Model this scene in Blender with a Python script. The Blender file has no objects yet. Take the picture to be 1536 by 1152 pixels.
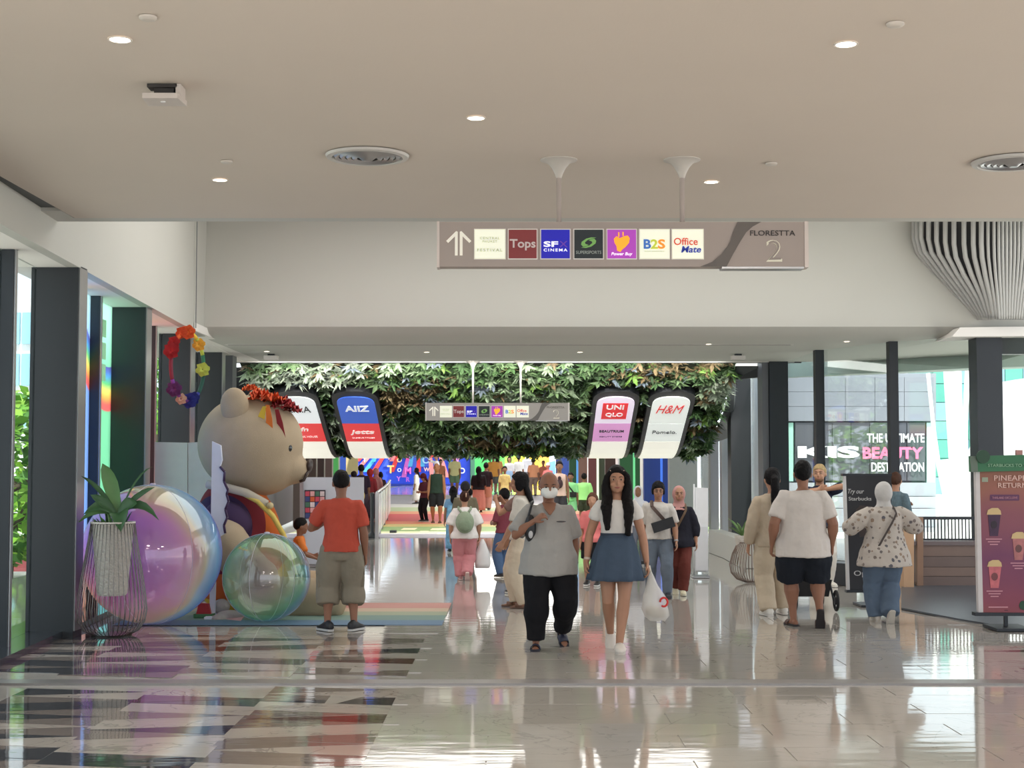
import bpy, bmesh, math, random
from mathutils import Vector, Matrix

random.seed(11)
S = bpy.context.scene
COL = S.collection
PI = math.pi
V = Vector

# ---------------------------------------------------------------- camera, sky, sun, lamps, exposure
CAM_H = 1.72
PITCH = math.atan(119 / 2200)
FOC = 2200.0
cam_d = bpy.data.cameras.new('camera')
cam_d.sensor_width = 36.0
cam_d.lens = FOC / 1536 * 36
cam_d.clip_end = 400
cam = bpy.data.objects.new('camera', cam_d)
COL.objects.link(cam)
cam.location = (0, 0, CAM_H)
cam.rotation_euler = (PI / 2 + PITCH, 0, 0)
S.camera = cam

W = bpy.data.worlds.new('world')
S.world = W
W.use_nodes = True
W.node_tree.nodes['Background'].inputs[0].default_value = (0.86, 0.93, 1.0, 1)
W.node_tree.nodes['Background'].inputs[1].default_value = 2.1

def lamp(name, kind, loc, energy, color=(1, 1, 1), rot=(0, 0, 0), **kw):
    d = bpy.data.lights.new(name, kind)
    d.energy = energy
    d.color = color
    for k, v in kw.items():
        setattr(d, k, v)
    o = bpy.data.objects.new(name, d)
    COL.objects.link(o)
    o.location = loc
    o.rotation_euler = rot
    return o

lamp('sun', 'SUN', (0, 0, 30), 6.0, (1, 0.95, 0.86), (math.radians(28), math.radians(12), 0), angle=0.02)
# added fill lamps without fixtures, in the raised coffer and the passage beyond
lamp('coffer_fill', 'AREA', (0.8, 18.2, 5.9), 330, (1, 0.97, 0.92), (0, 0, 0), shape='RECTANGLE', size=9, size_y=5)
for k, (yy, ee) in enumerate([(38, 330), (50, 420), (64, 520), (76, 700)]):
    lamp('passage_fill', 'AREA', (0, yy, 3.75), ee, (1, 0.97, 0.93), (0, 0, 0), shape='RECTANGLE', size=5, size_y=7)
lamp('hood_fill', 'AREA', (-.4, 27.6, 3.62), 110, (1, 0.97, 0.92), (math.radians(70), 0, 0), shape='RECTANGLE', size=9, size_y=.12, spread=math.radians(64))  # unseen lamp added to brighten the planted hood
lamp('hood_top_fill', 'AREA', (-.4, 28.42, 3.55), 14, (1, 0.97, 0.92), (math.radians(68), 0, 0), shape='RECTANGLE', size=9, size_y=.12)  # second added lamp, lifts the upper leaves of the hood
lamp('soffit_fill', 'AREA', (0, 26.5, 3.63), 90, (1, 0.97, 0.92), (0, 0, 0), shape='RECTANGLE', size=7, size_y=1.2)  # added fill under the soffit, no fixture there
for xx, yy in [(-2.4, 1.5), (2.4, 1.5), (-2.4, 5), (2.4, 5)]:
    lamp('hall_fill', 'AREA', (xx, yy, 3.97), 60, (1, 0.90, 0.80), (0, 0, 0), shape='DISK', size=1.0)  # added overhead fill for the near hall, out of view

S.view_settings.view_transform = 'Standard'
S.view_settings.look = 'None'
S.view_settings.gamma = 1
S.view_settings.use_curve_mapping = False
S.view_settings.exposure = 0.0
S.cycles.use_denoising = True
S.cycles.max_bounces = 10
S.cycles.transparent_max_bounces = 24
S.cycles.caustics_reflective = False
S.cycles.caustics_refractive = False
S.cycles.sample_clamp_indirect = 6

# ---------------------------------------------------------------- pixel helpers (1536 x 1152 frame)
_cp, _sp = math.cos(PITCH), math.sin(PITCH)
def ray(px, py):
    x, y = (px - 768) / FOC, (576 - py) / FOC
    return V((x, _cp - _sp * y, _sp + _cp * y))
def P(px, py, d):
    r = ray(px, py)
    return V((0, 0, CAM_H)) + r * (d / r.y)
def F(px, py, z=0.0):
    r = ray(px, py)
    return V((0, 0, CAM_H)) + r * ((z - CAM_H) / r.z)
def ppm(d):
    return FOC / d

# ---------------------------------------------------------------- materials
def lin(c):
    return tuple((x / 255 / 12.92) if x / 255 <= 0.04045 else ((x / 255 + 0.055) / 1.055) ** 2.4 for x in c[:3])
MATS = {}
def mat(name, rgb, rough=0.6, metal=0.0, var=0.07, scale=9.0, bump=0.0, emit=0.0, spec=0.5, coat=0.0, bscale=None, alpha=1.0):
    if name in MATS:
        return MATS[name]
    m = bpy.data.materials.new(name)
    m.use_nodes = True
    nt = m.node_tree
    b = nt.nodes['Principled BSDF']
    l = lin(rgb)
    tc = nt.nodes.new('ShaderNodeTexCoord')
    nz = nt.nodes.new('ShaderNodeTexNoise')
    nz.inputs['Scale'].default_value = scale
    nz.inputs['Detail'].default_value = 4
    mx = nt.nodes.new('ShaderNodeMix')
    mx.data_type = 'RGBA'
    mx.inputs['A'].default_value = (*[max(0, x * (1 - var)) for x in l], 1)
    mx.inputs['B'].default_value = (*[min(1, x * (1 + var)) for x in l], 1)
    nt.links.new(tc.outputs['Object'], nz.inputs['Vector'])
    nt.links.new(nz.outputs['Fac'], mx.inputs['Factor'])
    nt.links.new(mx.outputs['Result'], b.inputs['Base Color'])
    b.inputs['Roughness'].default_value = rough
    b.inputs['Metallic'].default_value = metal
    b.inputs['Specular IOR Level'].default_value = spec
    b.inputs['Coat Weight'].default_value = coat
    if emit:
        nt.links.new(mx.outputs['Result'], b.inputs['Emission Color'])
        b.inputs['Emission Strength'].default_value = emit
    if bump:
        n2 = nt.nodes.new('ShaderNodeTexNoise')
        n2.inputs['Scale'].default_value = bscale or scale * 4
        n2.inputs['Detail'].default_value = 3
        bp = nt.nodes.new('ShaderNodeBump')
        bp.inputs['Strength'].default_value = bump
        bp.inputs['Distance'].default_value = 0.02
        nt.links.new(tc.outputs['Object'], n2.inputs['Vector'])
        nt.links.new(n2.outputs['Fac'], bp.inputs['Height'])
        nt.links.new(bp.outputs['Normal'], b.inputs['Normal'])
    MATS[name] = m
    return m
def cloth(rgb, rough=0.85):
    return mat('cloth_%d_%d_%d' % rgb, rgb, rough, var=0.10, scale=5, bump=0.7, bscale=10, spec=0.2)
def skin(rgb):
    return mat('skin_%d_%d_%d' % rgb, rgb, 0.55, var=0.05, scale=12, spec=0.35)
def ramp_nodes(nt, stops, mode='LINEAR'):
    r = nt.nodes.new('ShaderNodeValToRGB')
    r.color_ramp.interpolation = mode
    els = r.color_ramp.elements
    while len(els) < len(stops):
        els.new(0.5)
    for e, (p, c) in zip(els, stops):
        e.position = p
        e.color = (*lin(c), 1)
    return r
def math_node(nt, op, a=None, b=None):
    n = nt.nodes.new('ShaderNodeMath')
    n.operation = op
    for i, q in enumerate((a, b)):
        if q is None:
            continue
        if isinstance(q, (int, float)):
            n.inputs[i].default_value = q
        else:
            nt.links.new(q, n.inputs[i])
    return n.outputs[0]
def glass_mat(name, tint=(1, 1, 1), refl=0.10):
    m = bpy.data.materials.new(name)
    m.use_nodes = True
    nt = m.node_tree
    nt.nodes.clear()
    out = nt.nodes.new('ShaderNodeOutputMaterial')
    t = nt.nodes.new('ShaderNodeBsdfTransparent')
    t.inputs[0].default_value = (*tint, 1)
    g = nt.nodes.new('ShaderNodeBsdfGlossy')
    g.inputs['Roughness'].default_value = 0.02
    fr = nt.nodes.new('ShaderNodeFresnel')
    fr.inputs['IOR'].default_value = 1.45
    nz = nt.nodes.new('ShaderNodeTexNoise')
    nz.inputs['Scale'].default_value = 0.6
    f = math_node(nt, 'MULTIPLY', fr.outputs[0], math_node(nt, 'MULTIPLY', nz.outputs['Fac'], 0.45))
    mx = nt.nodes.new('ShaderNodeMixShader')
    f2 = math_node(nt, 'ADD', f, refl * 0.5)
    nt.links.new(f2, mx.inputs[0])
    nt.links.new(t.outputs[0], mx.inputs[1])
    nt.links.new(g.outputs[0], mx.inputs[2])
    nt.links.new(mx.outputs[0], out.inputs[0])
    return m

# ---------------------------------------------------------------- mesh builder
class MB:
    def __init__(s):
        s.v, s.f = [], []
    def add(s, vs, fs):
        o = len(s.v)
        s.v += [V(p) for p in vs]
        s.f += [tuple(i + o for i in q) for q in fs]
        return s
    def box(s, x0, x1, y0, y1, z0, z1):
        return s.add([(x, y, z) for x in (x0, x1) for y in (y0, y1) for z in (z0, z1)],
                     [(0, 1, 3, 2), (4, 6, 7, 5), (0, 4, 5, 1), (2, 3, 7, 6), (0, 2, 6, 4), (1, 5, 7, 3)])
    def hexa(s, lo, hi):           # two quads (4 points each) joined
        return s.add(list(lo) + list(hi), [(3, 2, 1, 0), (4, 5, 6, 7)] + [(i, (i + 1) % 4, 4 + (i + 1) % 4, 4 + i) for i in range(4)])
    def prism(s, pts, off):        # polygon extruded by a vector
        n = len(pts)
        off = V(off)
        a = [V(p) for p in pts]
        return s.add(a + [p + off for p in a], [tuple(range(n - 1, -1, -1)), tuple(range(n, 2 * n))] + [(i, (i + 1) % n, n + (i + 1) % n, n + i) for i in range(n)])
    def loft(s, rings, cap=True, closed=True):
        n = len(rings[0])
        vs = [p for r in rings for p in r]
        fs = []
        m = n if closed else n - 1
        for k in range(len(rings) - 1):
            for i in range(m):
                j = (i + 1) % n
                fs.append((k * n + i, k * n + j, (k + 1) * n + j, (k + 1) * n + i))
        if cap and closed:
            fs.append(tuple(range(n - 1, -1, -1)))
            fs.append(tuple(range((len(rings) - 1) * n, len(rings) * n)))
        return s.add(vs, fs)
    def tube(s, pts, rad, n=10, cap=True, flat=None):
        pts = [V(p) for p in pts]
        if isinstance(rad, (int, float)):
            rad = [rad] * len(pts)
        rings = []
        prev = None
        for i, p in enumerate(pts):
            d = (pts[min(i + 1, len(pts) - 1)] - pts[max(i - 1, 0)]).normalized()
            if prev is None:
                ref = V((0, 1, 0)) if abs(d.y) < 0.8 else V((1, 0, 0))
                a = (ref - d * ref.dot(d)).normalized()
            else:
                a = (prev - d * prev.dot(d)).normalized()
            prev = a
            b = d.cross(a)
            fa, fb = flat or (1, 1)
            rings.append([p + a * (math.cos(2 * PI * k / n) * rad[i] * fa) + b * (math.sin(2 * PI * k / n) * rad[i] * fb) for k in range(n)])
        return s.loft(rings, cap)
    def ell(s, c, a, b, cc, nu=14, nv=9):
        c = V(c)
        a, b, cc = [V(q) for q in (a, b, cc)]
        rings = []
        for j in range(1, nv):
            t = PI * j / nv
            rings.append([c - cc * math.cos(t) + (a * math.cos(2 * PI * i / nu) + b * math.sin(2 * PI * i / nu)) * math.sin(t) for i in range(nu)])
        o = len(s.v)
        s.loft(rings, cap=False)
        s.v += [c - cc, c + cc]
        lo, hi = len(s.v) - 2, len(s.v) - 1
        last = o + (nv - 2) * nu
        for i in range(nu):
            j = (i + 1) % nu
            s.f.append((o + j, o + i, lo))
            s.f.append((last + i, last + j, hi))
        return s
    def sph(s, c, rx, ry=None, rz=None, nu=14, nv=9):
        ry = ry or rx
        rz = rz or rx
        return s.ell(c, (rx, 0, 0), (0, ry, 0), (0, 0, rz), nu, nv)
    def lathe(s, prof, c=(0, 0, 0), n=24, cap=True):
        c = V(c)
        return s.loft([[c + V((r * math.cos(2 * PI * i / n), r * math.sin(2 * PI * i / n), z)) for i in range(n)] for r, z in prof], cap)
    def xf(s, M):
        s.v = [M @ p for p in s.v]
        return s
    def mesh(s, name, material=None, smooth=None):
        me = bpy.data.meshes.new(name)
        me.from_pydata([tuple(p) for p in s.v], [], s.f)
        bm = bmesh.new()
        bm.from_mesh(me)
        bmesh.ops.recalc_face_normals(bm, faces=bm.faces)
        bm.to_mesh(me)
        bm.free()
        if material:
            me.materials.append(material)
        if smooth:
            me.polygons.foreach_set('use_smooth', [True] * len(me.polygons))
            if smooth is not True:
                me.set_sharp_from_angle(angle=math.radians(smooth))
        return me

MW = {}
def link(name, data, parent=None):
    o = bpy.data.objects.new(name, data)
    COL.objects.link(o)
    if parent is not None:
        o.parent = parent
    return o
def tag(o, label=None, cat=None, group=None, kind=None):
    for k, v in (('label', label), ('category', cat), ('group', group), ('kind', kind)):
        if v:
            o[k] = v
    return o
def thing(name, label, cat, loc, rz=0.0, group=None):
    o = link(name, None)
    o.empty_display_size = 0.1
    o.location = loc
    o.rotation_euler = (0, 0, rz)
    MW[o] = Matrix.Translation(V(loc)) @ Matrix.Rotation(rz, 4, 'Z')
    return tag(o, label, cat, group)
def part(name, mb, material, parent, smooth=35, world=False, label=None, kind=None):
    """a mesh under parent; world=True: the vertices are world coordinates"""
    if world:
        mb.xf(mat_world(parent).inverted())
    o = link(name, mb.mesh(name, material, smooth), parent)
    return tag(o, label, kind=kind)
def mat_world(o):
    if o in MW:
        return MW[o]
    m = Matrix.Translation(o.location) @ o.rotation_euler.to_matrix().to_4x4()
    return mat_world(o.parent) @ m if o.parent else m
def struct(name, mb, material, parent=None, smooth=None):
    o = link(name, mb.mesh(name, material, smooth), parent)
    if parent is None:
        o['kind'] = 'structure'
    return o
DEFER = []
def defer(o, *mods):
    """modifiers applied in one go at the end of the script"""
    for kind, kw in mods:
        md = o.modifiers.new(kind.lower(), kind)
        for k, v in kw.items():
            setattr(md, k, v)
    DEFER.append(o)
    return o
def apply_deferred():
    dg = bpy.context.evaluated_depsgraph_get()
    done = {}
    for o in DEFER:
        me = bpy.data.meshes.new_from_object(o.evaluated_get(dg))
        me.polygons.foreach_set('use_smooth', [True] * len(me.polygons))
        done[o] = me
    for o, me in done.items():
        nm = o.data.name
        o.modifiers.clear()
        o.data = me
        me.name = nm
FOLD = bpy.data.textures.new('cloth_folds', 'CLOUDS')
FOLD.noise_scale = 0.16
FOLD.noise_depth = 2
def text_mb(s, w=None, h=None, depth=0.004, bold=0.0, shear=0.0, spacing=1.0):
    """lettering as a mesh, upright in the XZ plane, reading from -Y, centred on the origin, fitted into w x h"""
    cu = bpy.data.curves.new('lettering', 'FONT')
    cu.body = s
    cu.align_x = 'CENTER'
    cu.resolution_u = 3
    cu.offset = bold
    cu.shear = shear
    cu.space_character = spacing
    cu.extrude = 0.02
    o = bpy.data.objects.new('lettering', cu)
    me = bpy.data.meshes.new_from_object(o)
    vs = [v.co.copy() for v in me.vertices]
    fs = [tuple(p.vertices) for p in me.polygons]
    bpy.data.objects.remove(o)
    bpy.data.meshes.remove(me)
    mb = MB()
    if not vs:
        return mb
    x0, x1 = min(v.x for v in vs), max(v.x for v in vs)
    y0, y1 = min(v.y for v in vs), max(v.y for v in vs)
    sx = w / (x1 - x0) if w else None
    sy = h / (y1 - y0) if h else None
    sx = sx or sy
    sy = sy or sx
    mb.v = [V(((v.x - (x0 + x1) / 2) * sx, -v.z / 0.02 * depth, (v.y - (y0 + y1) / 2) * sy)) for v in vs]
    mb.f = fs
    return mb
# ================================================================ the setting
Z1, Z2 = 4.0, 3.68                     # hall ceiling, lower soffit
M_ceil = mat('painted_ceiling', (212, 200, 189), 0.8, var=0.02, scale=1.5, bump=0.05, bscale=60)
M_white = mat('white_plaster', (198, 197, 191), 0.7, var=0.02, scale=1.2)
M_soffit = mat('white_soffit', (244, 240, 236), 0.7, var=0.02, scale=1.2)
M_dark = mat('dark_bronze_metal', (48, 51, 55), 0.45, 0.3, var=0.06, scale=3)
M_darker = mat('dark_mullion_metal', (44, 48, 54), 0.45, 0.3, var=0.06, scale=3)
M_grey = mat('grey_metal_panel', (104, 106, 112), 0.5, 0.2, var=0.05, scale=2)
M_steel = mat('brushed_steel', (176, 176, 178), 0.3, 0.9, var=0.08, scale=6)
M_granite = mat('dark_granite', (52, 56, 62), 0.12, var=0.2, scale=40, spec=0.6)
G_clear = glass_mat('clear_glass', (0.93, 0.97, 0.96), 0.06)

def floor_mat(name, rgb, vein=None, amount=0.5, rough=0.05):
    m = mat(name, rgb, rough, var=0.05, scale=2.2, spec=0.75)
    nt = m.node_tree
    b = nt.nodes['Principled BSDF']
    b.inputs['IOR'].default_value = 1.6
    base = b.inputs['Base Color'].links[0].from_socket
    tc = nt.nodes.new('ShaderNodeTexCoord')
    geo = nt.nodes.new('ShaderNodeNewGeometry')
    if vein:
        nz = nt.nodes.new('ShaderNodeTexNoise')
        nz.inputs['Scale'].default_value = 1.1
        nz.inputs['Detail'].default_value = 7
        nz.inputs['Distortion'].default_value = 1.6
        nt.links.new(geo.outputs['Position'], nz.inputs['Vector'])
        d = math_node(nt, 'ABSOLUTE', math_node(nt, 'SUBTRACT', nz.outputs['Fac'], 0.5))
        f = math_node(nt, 'LESS_THAN', d, 0.006)
        f = math_node(nt, 'MULTIPLY', f, amount)
        mx = nt.nodes.new('ShaderNodeMix')
        mx.data_type = 'RGBA'
        nt.links.new(f, mx.inputs['Factor'])
        nt.links.new(base, mx.inputs['A'])
        mx.inputs['B'].default_value = (*lin(vein), 1)
        nt.links.new(mx.outputs['Result'], b.inputs['Base Color'])
    # the polish is not quite flat: long shallow ripples
    mp = nt.nodes.new('ShaderNodeMapping')
    mp.inputs['Scale'].default_value = (1.2, 5.0, 1)
    nt.links.new(geo.outputs['Position'], mp.inputs['Vector'])
    n2 = nt.nodes.new('ShaderNodeTexNoise')
    n2.inputs['Scale'].default_value = 1.6
    n2.inputs['Detail'].default_value = 2
    nt.links.new(mp.outputs[0], n2.inputs['Vector'])
    bp = nt.nodes.new('ShaderNodeBump')
    bp.inputs['Strength'].default_value = 0.10
    bp.inputs['Distance'].default_value = 0.01
    nt.links.new(n2.outputs['Fac'], bp.inputs['Height'])
    nt.links.new(bp.outputs['Normal'], b.inputs['Normal'])
    return m
M_marble = floor_mat('polished_marble', (178, 173, 166), (120, 114, 110), 0.28)
M_tile_dark = floor_mat('polished_charcoal_tile', (66, 66, 70), (110, 110, 112), 0.25)
M_tile_taupe = floor_mat('polished_taupe_tile', (128, 118, 112), (90, 84, 80), 0.4)
M_tile_light = floor_mat('polished_cream_tile', (178, 170, 162), (120, 112, 108), 0.5)
M_tile_red = floor_mat('polished_maroon_tile', (92, 60, 60), (60, 44, 44), 0.4)
M_grout = mat('grout', (120, 114, 110), 0.5, var=0.05)

def zf(d):                              # height of the walking surface: a ramp lies between 43 and 59 m
    return 0.0 if d < 43 else min(0.5, (d - 43) / 16 * 0.5)
def dfloor(py):                         # distance at which the walking surface shows at image row py
    lo, hi = 4.0, 120.0
    for _ in range(50):
        m = (lo + hi) / 2
        r = ray(768, py)
        if CAM_H + r.z / r.y * m > zf(m):
            lo = m
        else:
            hi = m
    return lo

# ---- floor: slab, marble tiles and zigzag tiles near by, plain polished stone beyond
fl = MB().box(-7.5, 9.5, -3, 34, -0.3, -0.006)
floor = struct('floor', fl, M_marble)
GAP = 0.005
def lay(mesh, x, y, m_tilt=0.0006):
    o = link('floor_tile', mesh, floor)
    o.location = (x, y, random.uniform(-0.0008, 0.0008))
    o.rotation_euler = (random.gauss(0, m_tilt), random.gauss(0, m_tilt * 0.6), 0)
tw, td = 1.2, 0.4
tile_me = MB().box(-tw / 2 + GAP, tw / 2 - GAP, -td / 2 + GAP / 2, td / 2 - GAP / 2, -0.012, 0).mesh('floor_tile', M_marble)
XZ0 = -0.75                              # zigzag tiles lie left of this line
y = 8.2
row = 0
while y < 16.2:
    step = td if y < 14 else td * 2
    if step != td and row % 1 == 0:
        me = bpy.data.meshes.get('floor_tile_deep') or MB().box(-tw / 2 + GAP, tw / 2 - GAP, -td + GAP / 2, td - GAP / 2, -0.012, 0).mesh('floor_tile_deep', M_marble)
    else:
        me = tile_me
    yc = y + step / 2
    if not (11.5 < yc < 11.8):
        x = XZ0 + tw / 2 + (0 if row % 2 else -tw / 2)
        xmax = min(5.2, 0.37 * (y + 1) + 0.4)
        while x < xmax:
            if x - tw / 2 > XZ0 - 0.7:
                lay(me, x, yc)
            x += tw
    y += step
    row += 1
zw, zp = 0.98, 0.36                       # zigzag: long pointed wedges laid tip to tail in columns
zig = {}
for sgn in (1, -1):
    for nm, mm in (('dark', M_tile_dark), ('taupe', M_tile_taupe), ('light', M_tile_light), ('red', M_tile_red)):
        g = GAP
        pts = [(-zw / 2 * sgn + g * sgn, -zp / 2 + g, 0), (zw / 2 * sgn - g * 3 * sgn, 0, 0), (-zw / 2 * sgn + g * sgn, zp / 2 - g, 0)]
        zig[sgn, nm] = MB().prism(pts, (0, 0, -0.012)).mesh('floor_tile_' + nm, mm)
for c in range(5):
    xc = XZ0 - 0.10 - zw / 2 - c * zw * .96
    y = 8.2 + (c % 3) * .13
    k = 0
    while y < 14.8:
        for sgn, dy in ((1, 0), (-1, zp / 2)):
            if c < 2:
                w = ['light', 'taupe', 'light', 'taupe', 'light', 'dark', 'light', 'red'][(k * 3 + c * 2) % 8] if sgn > 0 else ['light', 'dark', 'taupe', 'light', 'taupe', 'light'][(k * 2 + c) % 6]
            else:
                w = ['taupe', 'light', 'taupe', 'taupe', 'dark'][(k * 2 + c) % 5] if sgn > 0 else ['dark', 'dark', 'taupe', 'dark', 'light'][(k + c * 3) % 5]
            yy = y + dy
            if not (11.30 < yy < 12.0) and not (xc < -3.9 and yy < 12.2):
                lay(zig[sgn if c % 2 else -sgn, w], xc, yy)
        y += zp
        k += 1
for c in range(3):
    xc = 4.75 + c * zw
    y = 12.3
    k = 0
    while y < 14.4:
        lay(zig[1, ['taupe', 'red', 'light', 'red', 'taupe', 'light'][(k + c * 2) % 6]], xc, y)
        lay(zig[-1, ['red', 'light', 'taupe'][(k + c) % 3]], xc, y + zp / 2)
        y += zp
        k += 1
tb = MB().box(-6, 8, 11.52, 11.66, -0.01, 0.012)
tb.box(-6, 8, 11.66, 11.78, -0.01, 0.004)
trim = struct('trim_1', tb, mat('threshold_aluminium', (150, 146, 144), 0.32, 0.6, var=0.06))
# darker matt floor of the drinks corner at the right
dk = MB().prism([F(1352, 880) , F(1352, 914), F(1440, 931), F(1560, 951), F(1720, 951), F(1720, 862), F(1352, 862)], (0, 0, 0.02))
struct('floor_right', dk, mat('dark_slate_floor', (74, 78, 86), 0.35, var=0.1, scale=6))

# ---- beyond: dull ramp with rainbow bands, then the upper polished floor
bands = [(806.5, (150, 146, 156)), (800, (214, 214, 176)), (797, (140, 168, 110)), (790, (206, 186, 120)), (786, (224, 138, 104)),
         (782, (208, 84, 86)), (771, (222, 156, 120)), (767, (176, 190, 150)), (761, (206, 206, 200)), (756, (164, 162, 168)), (744, None)]
ramp = None
for (ya, colr), (yb, _) in zip(bands[:-1], bands[1:]):
    da, db = dfloor(ya), dfloor(yb)
    mb = MB()
    n = 4
    for k in range(n):
        a, b = da + (db - da) * k / n, da + (db - da) * (k + 1) / n
        mb.hexa([(-5.5, a, -0.3), (5.5, a, -0.3), (5.5, b, -0.3), (-5.5, b, -0.3)], [(-5.5, a, zf(a)), (5.5, a, zf(a)), (5.5, b, zf(b)), (-5.5, b, zf(b))])
    bm_ = bmesh.new(); me = mb.mesh('floor_band', mat('rainbow_floor_%d' % ya, colr, 0.6, var=0.04))
    bm_.from_mesh(me); bmesh.ops.remove_doubles(bm_, verts=bm_.verts, dist=1e-4); bm_.to_mesh(me); bm_.free()
    if ramp is None:
        ramp = link('floor_ramp', me); ramp['kind'] = 'structure'
    else:
        link('floor_band', me, ramp)
dz = dfloor(744)
struct('floor_upper', MB().box(-6, 6, dz, 83, -0.3, 0.5), floor_mat('polished_white_tile', (206, 204, 206), None, rough=0.08))
# small chalk-white dashes at the foot of the ramp
for k, (xa, xb, yy) in enumerate([(601, 622, 793.5), (645, 676, 794), (627, 640, 798), (655, 672, 800), (748, 770, 797)]):
    da = dfloor(yy + 1.4); db = dfloor(yy - 1.4)
    link('floor_dash', MB().box(P(xa, yy, da).x, P(xb, yy, da).x, da, db, 0.0, 0.006).mesh('floor_dash', mat('dash_cream', (232, 228, 190), 0.6)), ramp)

# ---- ceilings
XL0 = -4.07
ce = MB()
ce.box(XL0, 9.5, -3, 13.55, Z1, Z1 + 0.22)
ceiling = struct('ceiling', ce, M_ceil)
struct('ceiling_edge', MB().box(-7, 11, 13.55, 13.75, Z1 + 0.0, Z1 + 2.5), M_white, ceiling)
struct('ceiling_side_panel', MB().box(-5.2, XL0 - 0.01, -3, 11.52, Z1 + 0.03, Z1 + 0.15), M_dark, ceiling)
struct('ceiling_side_panel', MB().box(-5.2, XL0 - 0.01, 11.53, 13.15, Z1 + 0.03, Z1 + 0.15), M_dark, ceiling)
struct('ceiling_side_edge', MB().box(-5.4, XL0 - 0.01, 13.16, 13.55, Z1, Z1 + 0.22), M_white, ceiling)
struct('ceiling_coffer', MB().box(-7, 11, 13.76, 24.5, 6.3, 6.5), M_white)
# far bulkhead with a rounded foot that turns into the soffit
def bx_(px, d): return P(px, 600, d).x
DB0, DB1 = 22.5, 28.3
prof = [(22.75, 6.3), (22.62, 5.4), (22.5, 4.5), (22.45, 4.0), (22.5, 3.82), (22.66, 3.73), (22.95, 3.69), (23.4, Z2), (DB1, Z2), (DB1, Z2 + 0.13), (23.6, 6.3)]
bh = MB()
rings = []
for X in (-4.82, -3, 0, 3, 6.6, 10.5):
    rings.append([V((X if z > 3.7 or yy < 23 else X * 1.0, yy + (0.02 * X if False else 0), z)) for yy, z in prof])
bh.loft(rings)
struct('wall_back', bh, M_white, smooth=40)
so = MB().prism([(-6.6, 21.6, Z2 + 0.005), (-4.7, 21.6, Z2 + 0.005), (-4.7, DB1, Z2 + 0.005), (-6.6, DB1, Z2 + 0.005)], (0, 0, 0.12))
struct('ceiling_soffit', so, M_soffit, ceiling)
struct('trim_2', MB().box(-6.4, 5.6, DB1 + 0.01, DB1 + 0.10, Z2 - 0.02, Z2 + 0.03), M_darker)
struct('trim_3', MB().box(-5.55, 5.45, DB1 - 0.06, DB1 + 0.0, Z2 - 0.012, Z2 + 0.1), M_soffit)
# ---- left wall: bulkhead over a ledge, fins, kerb and panes
def xb(d): return -4.2 - 0.053 * (d - 12.04)          # bulkhead face
def xg(d): return -4.76 - 0.070 * (d - 14.6)          # glass line
lw = MB()
lw.prism([(xb(4), 4, Z2), (xb(21.7), 21.7, Z2), (xb(21.7) - 0.12, 21.7, Z2), (xb(4) - 0.12, 4, Z2)], (0, 0, 2.62))
wall_left = struct('wall_left', lw, M_white)
lw = MB().prism([(xb(4) - 0.12, 4, Z2), (xb(28.3) - 0.12, 28.3, Z2), (xg(28.3) - 0.3, 28.3, Z2), (xg(4) - 0.3, 4, Z2)], (0, 0, 0.15))
struct('wall_ledge', lw, M_soffit, wall_left)
cj = MB().hexa([(xb(21.6) - 0.13, 21.6, Z2), (xb(21.6) + 0.01, 21.6, Z2), (-4.74, 22.6, Z2), (-5.0, 22.8, Z2)],
               [(xb(21.6) - 0.13, 21.6, 6.3), (xb(21.6) + 0.01, 21.6, 6.3), (-4.74, 22.6, 6.3), (-5.0, 22.8, 6.3)])
struct('wall_corner', cj, M_white, wall_left)
struct('wall_joint', MB().box(xb(21.7) - 0.02, xb(21.7) + 0.018, 21.7, 21.73, Z2 + 0.05, 6.3), M_grey, wall_left)
kb = MB()
def xk(d): return -4.33 - 0.050 * (d - 12.4)
kb.prism([(xk(5), 5, 0), (xk(28.3), 28.3, 0), (xg(28.3) - 0.3, 28.3, 0), (xg(5) - 0.3, 5, 0)], (0, 0, 0.063))
struct('baseboard_left', kb, M_granite)
def fin(d, xin, xout, t, m=M_dark, nm='window_fin', par=None):
    mb = MB().box(xout, xin, d, d + t, 0.0, Z2 + 0.02)
    o = struct(nm, mb, m, par)
    mb = MB().box(xin, xin + 0.012, d + 0.02, d + t - 0.02, 0.063, Z2)
    struct('fin_edge', mb, M_steel, o)
    return o
win = struct('window_1', MB().box(xg(8) - 0.06, xg(8) + 0.06, 8, 8.05, 0.06, Z2), M_dark)
for k in range(-2, 4):
    d = 14.6 + 3.75 * k
    fin(d, xg(d) + 0.42, xg(d) - 0.05, 0.30, M_dark, 'window_fin', win)
    d2 = d - 1.25
    fin(d2, xg(d2) + 0.11, xg(d2) - 0.05, 0.10, M_darker, 'window_mullion', win)
def pane(da, db, m):
    mb = MB().prism([(xg(da), da, 0.063), (xg(db), db, 0.063), (xg(db), db, Z2), (xg(da), da, Z2)], (-0.02, 0, 0))
    return struct('window_pane', mb, m, win)
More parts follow.
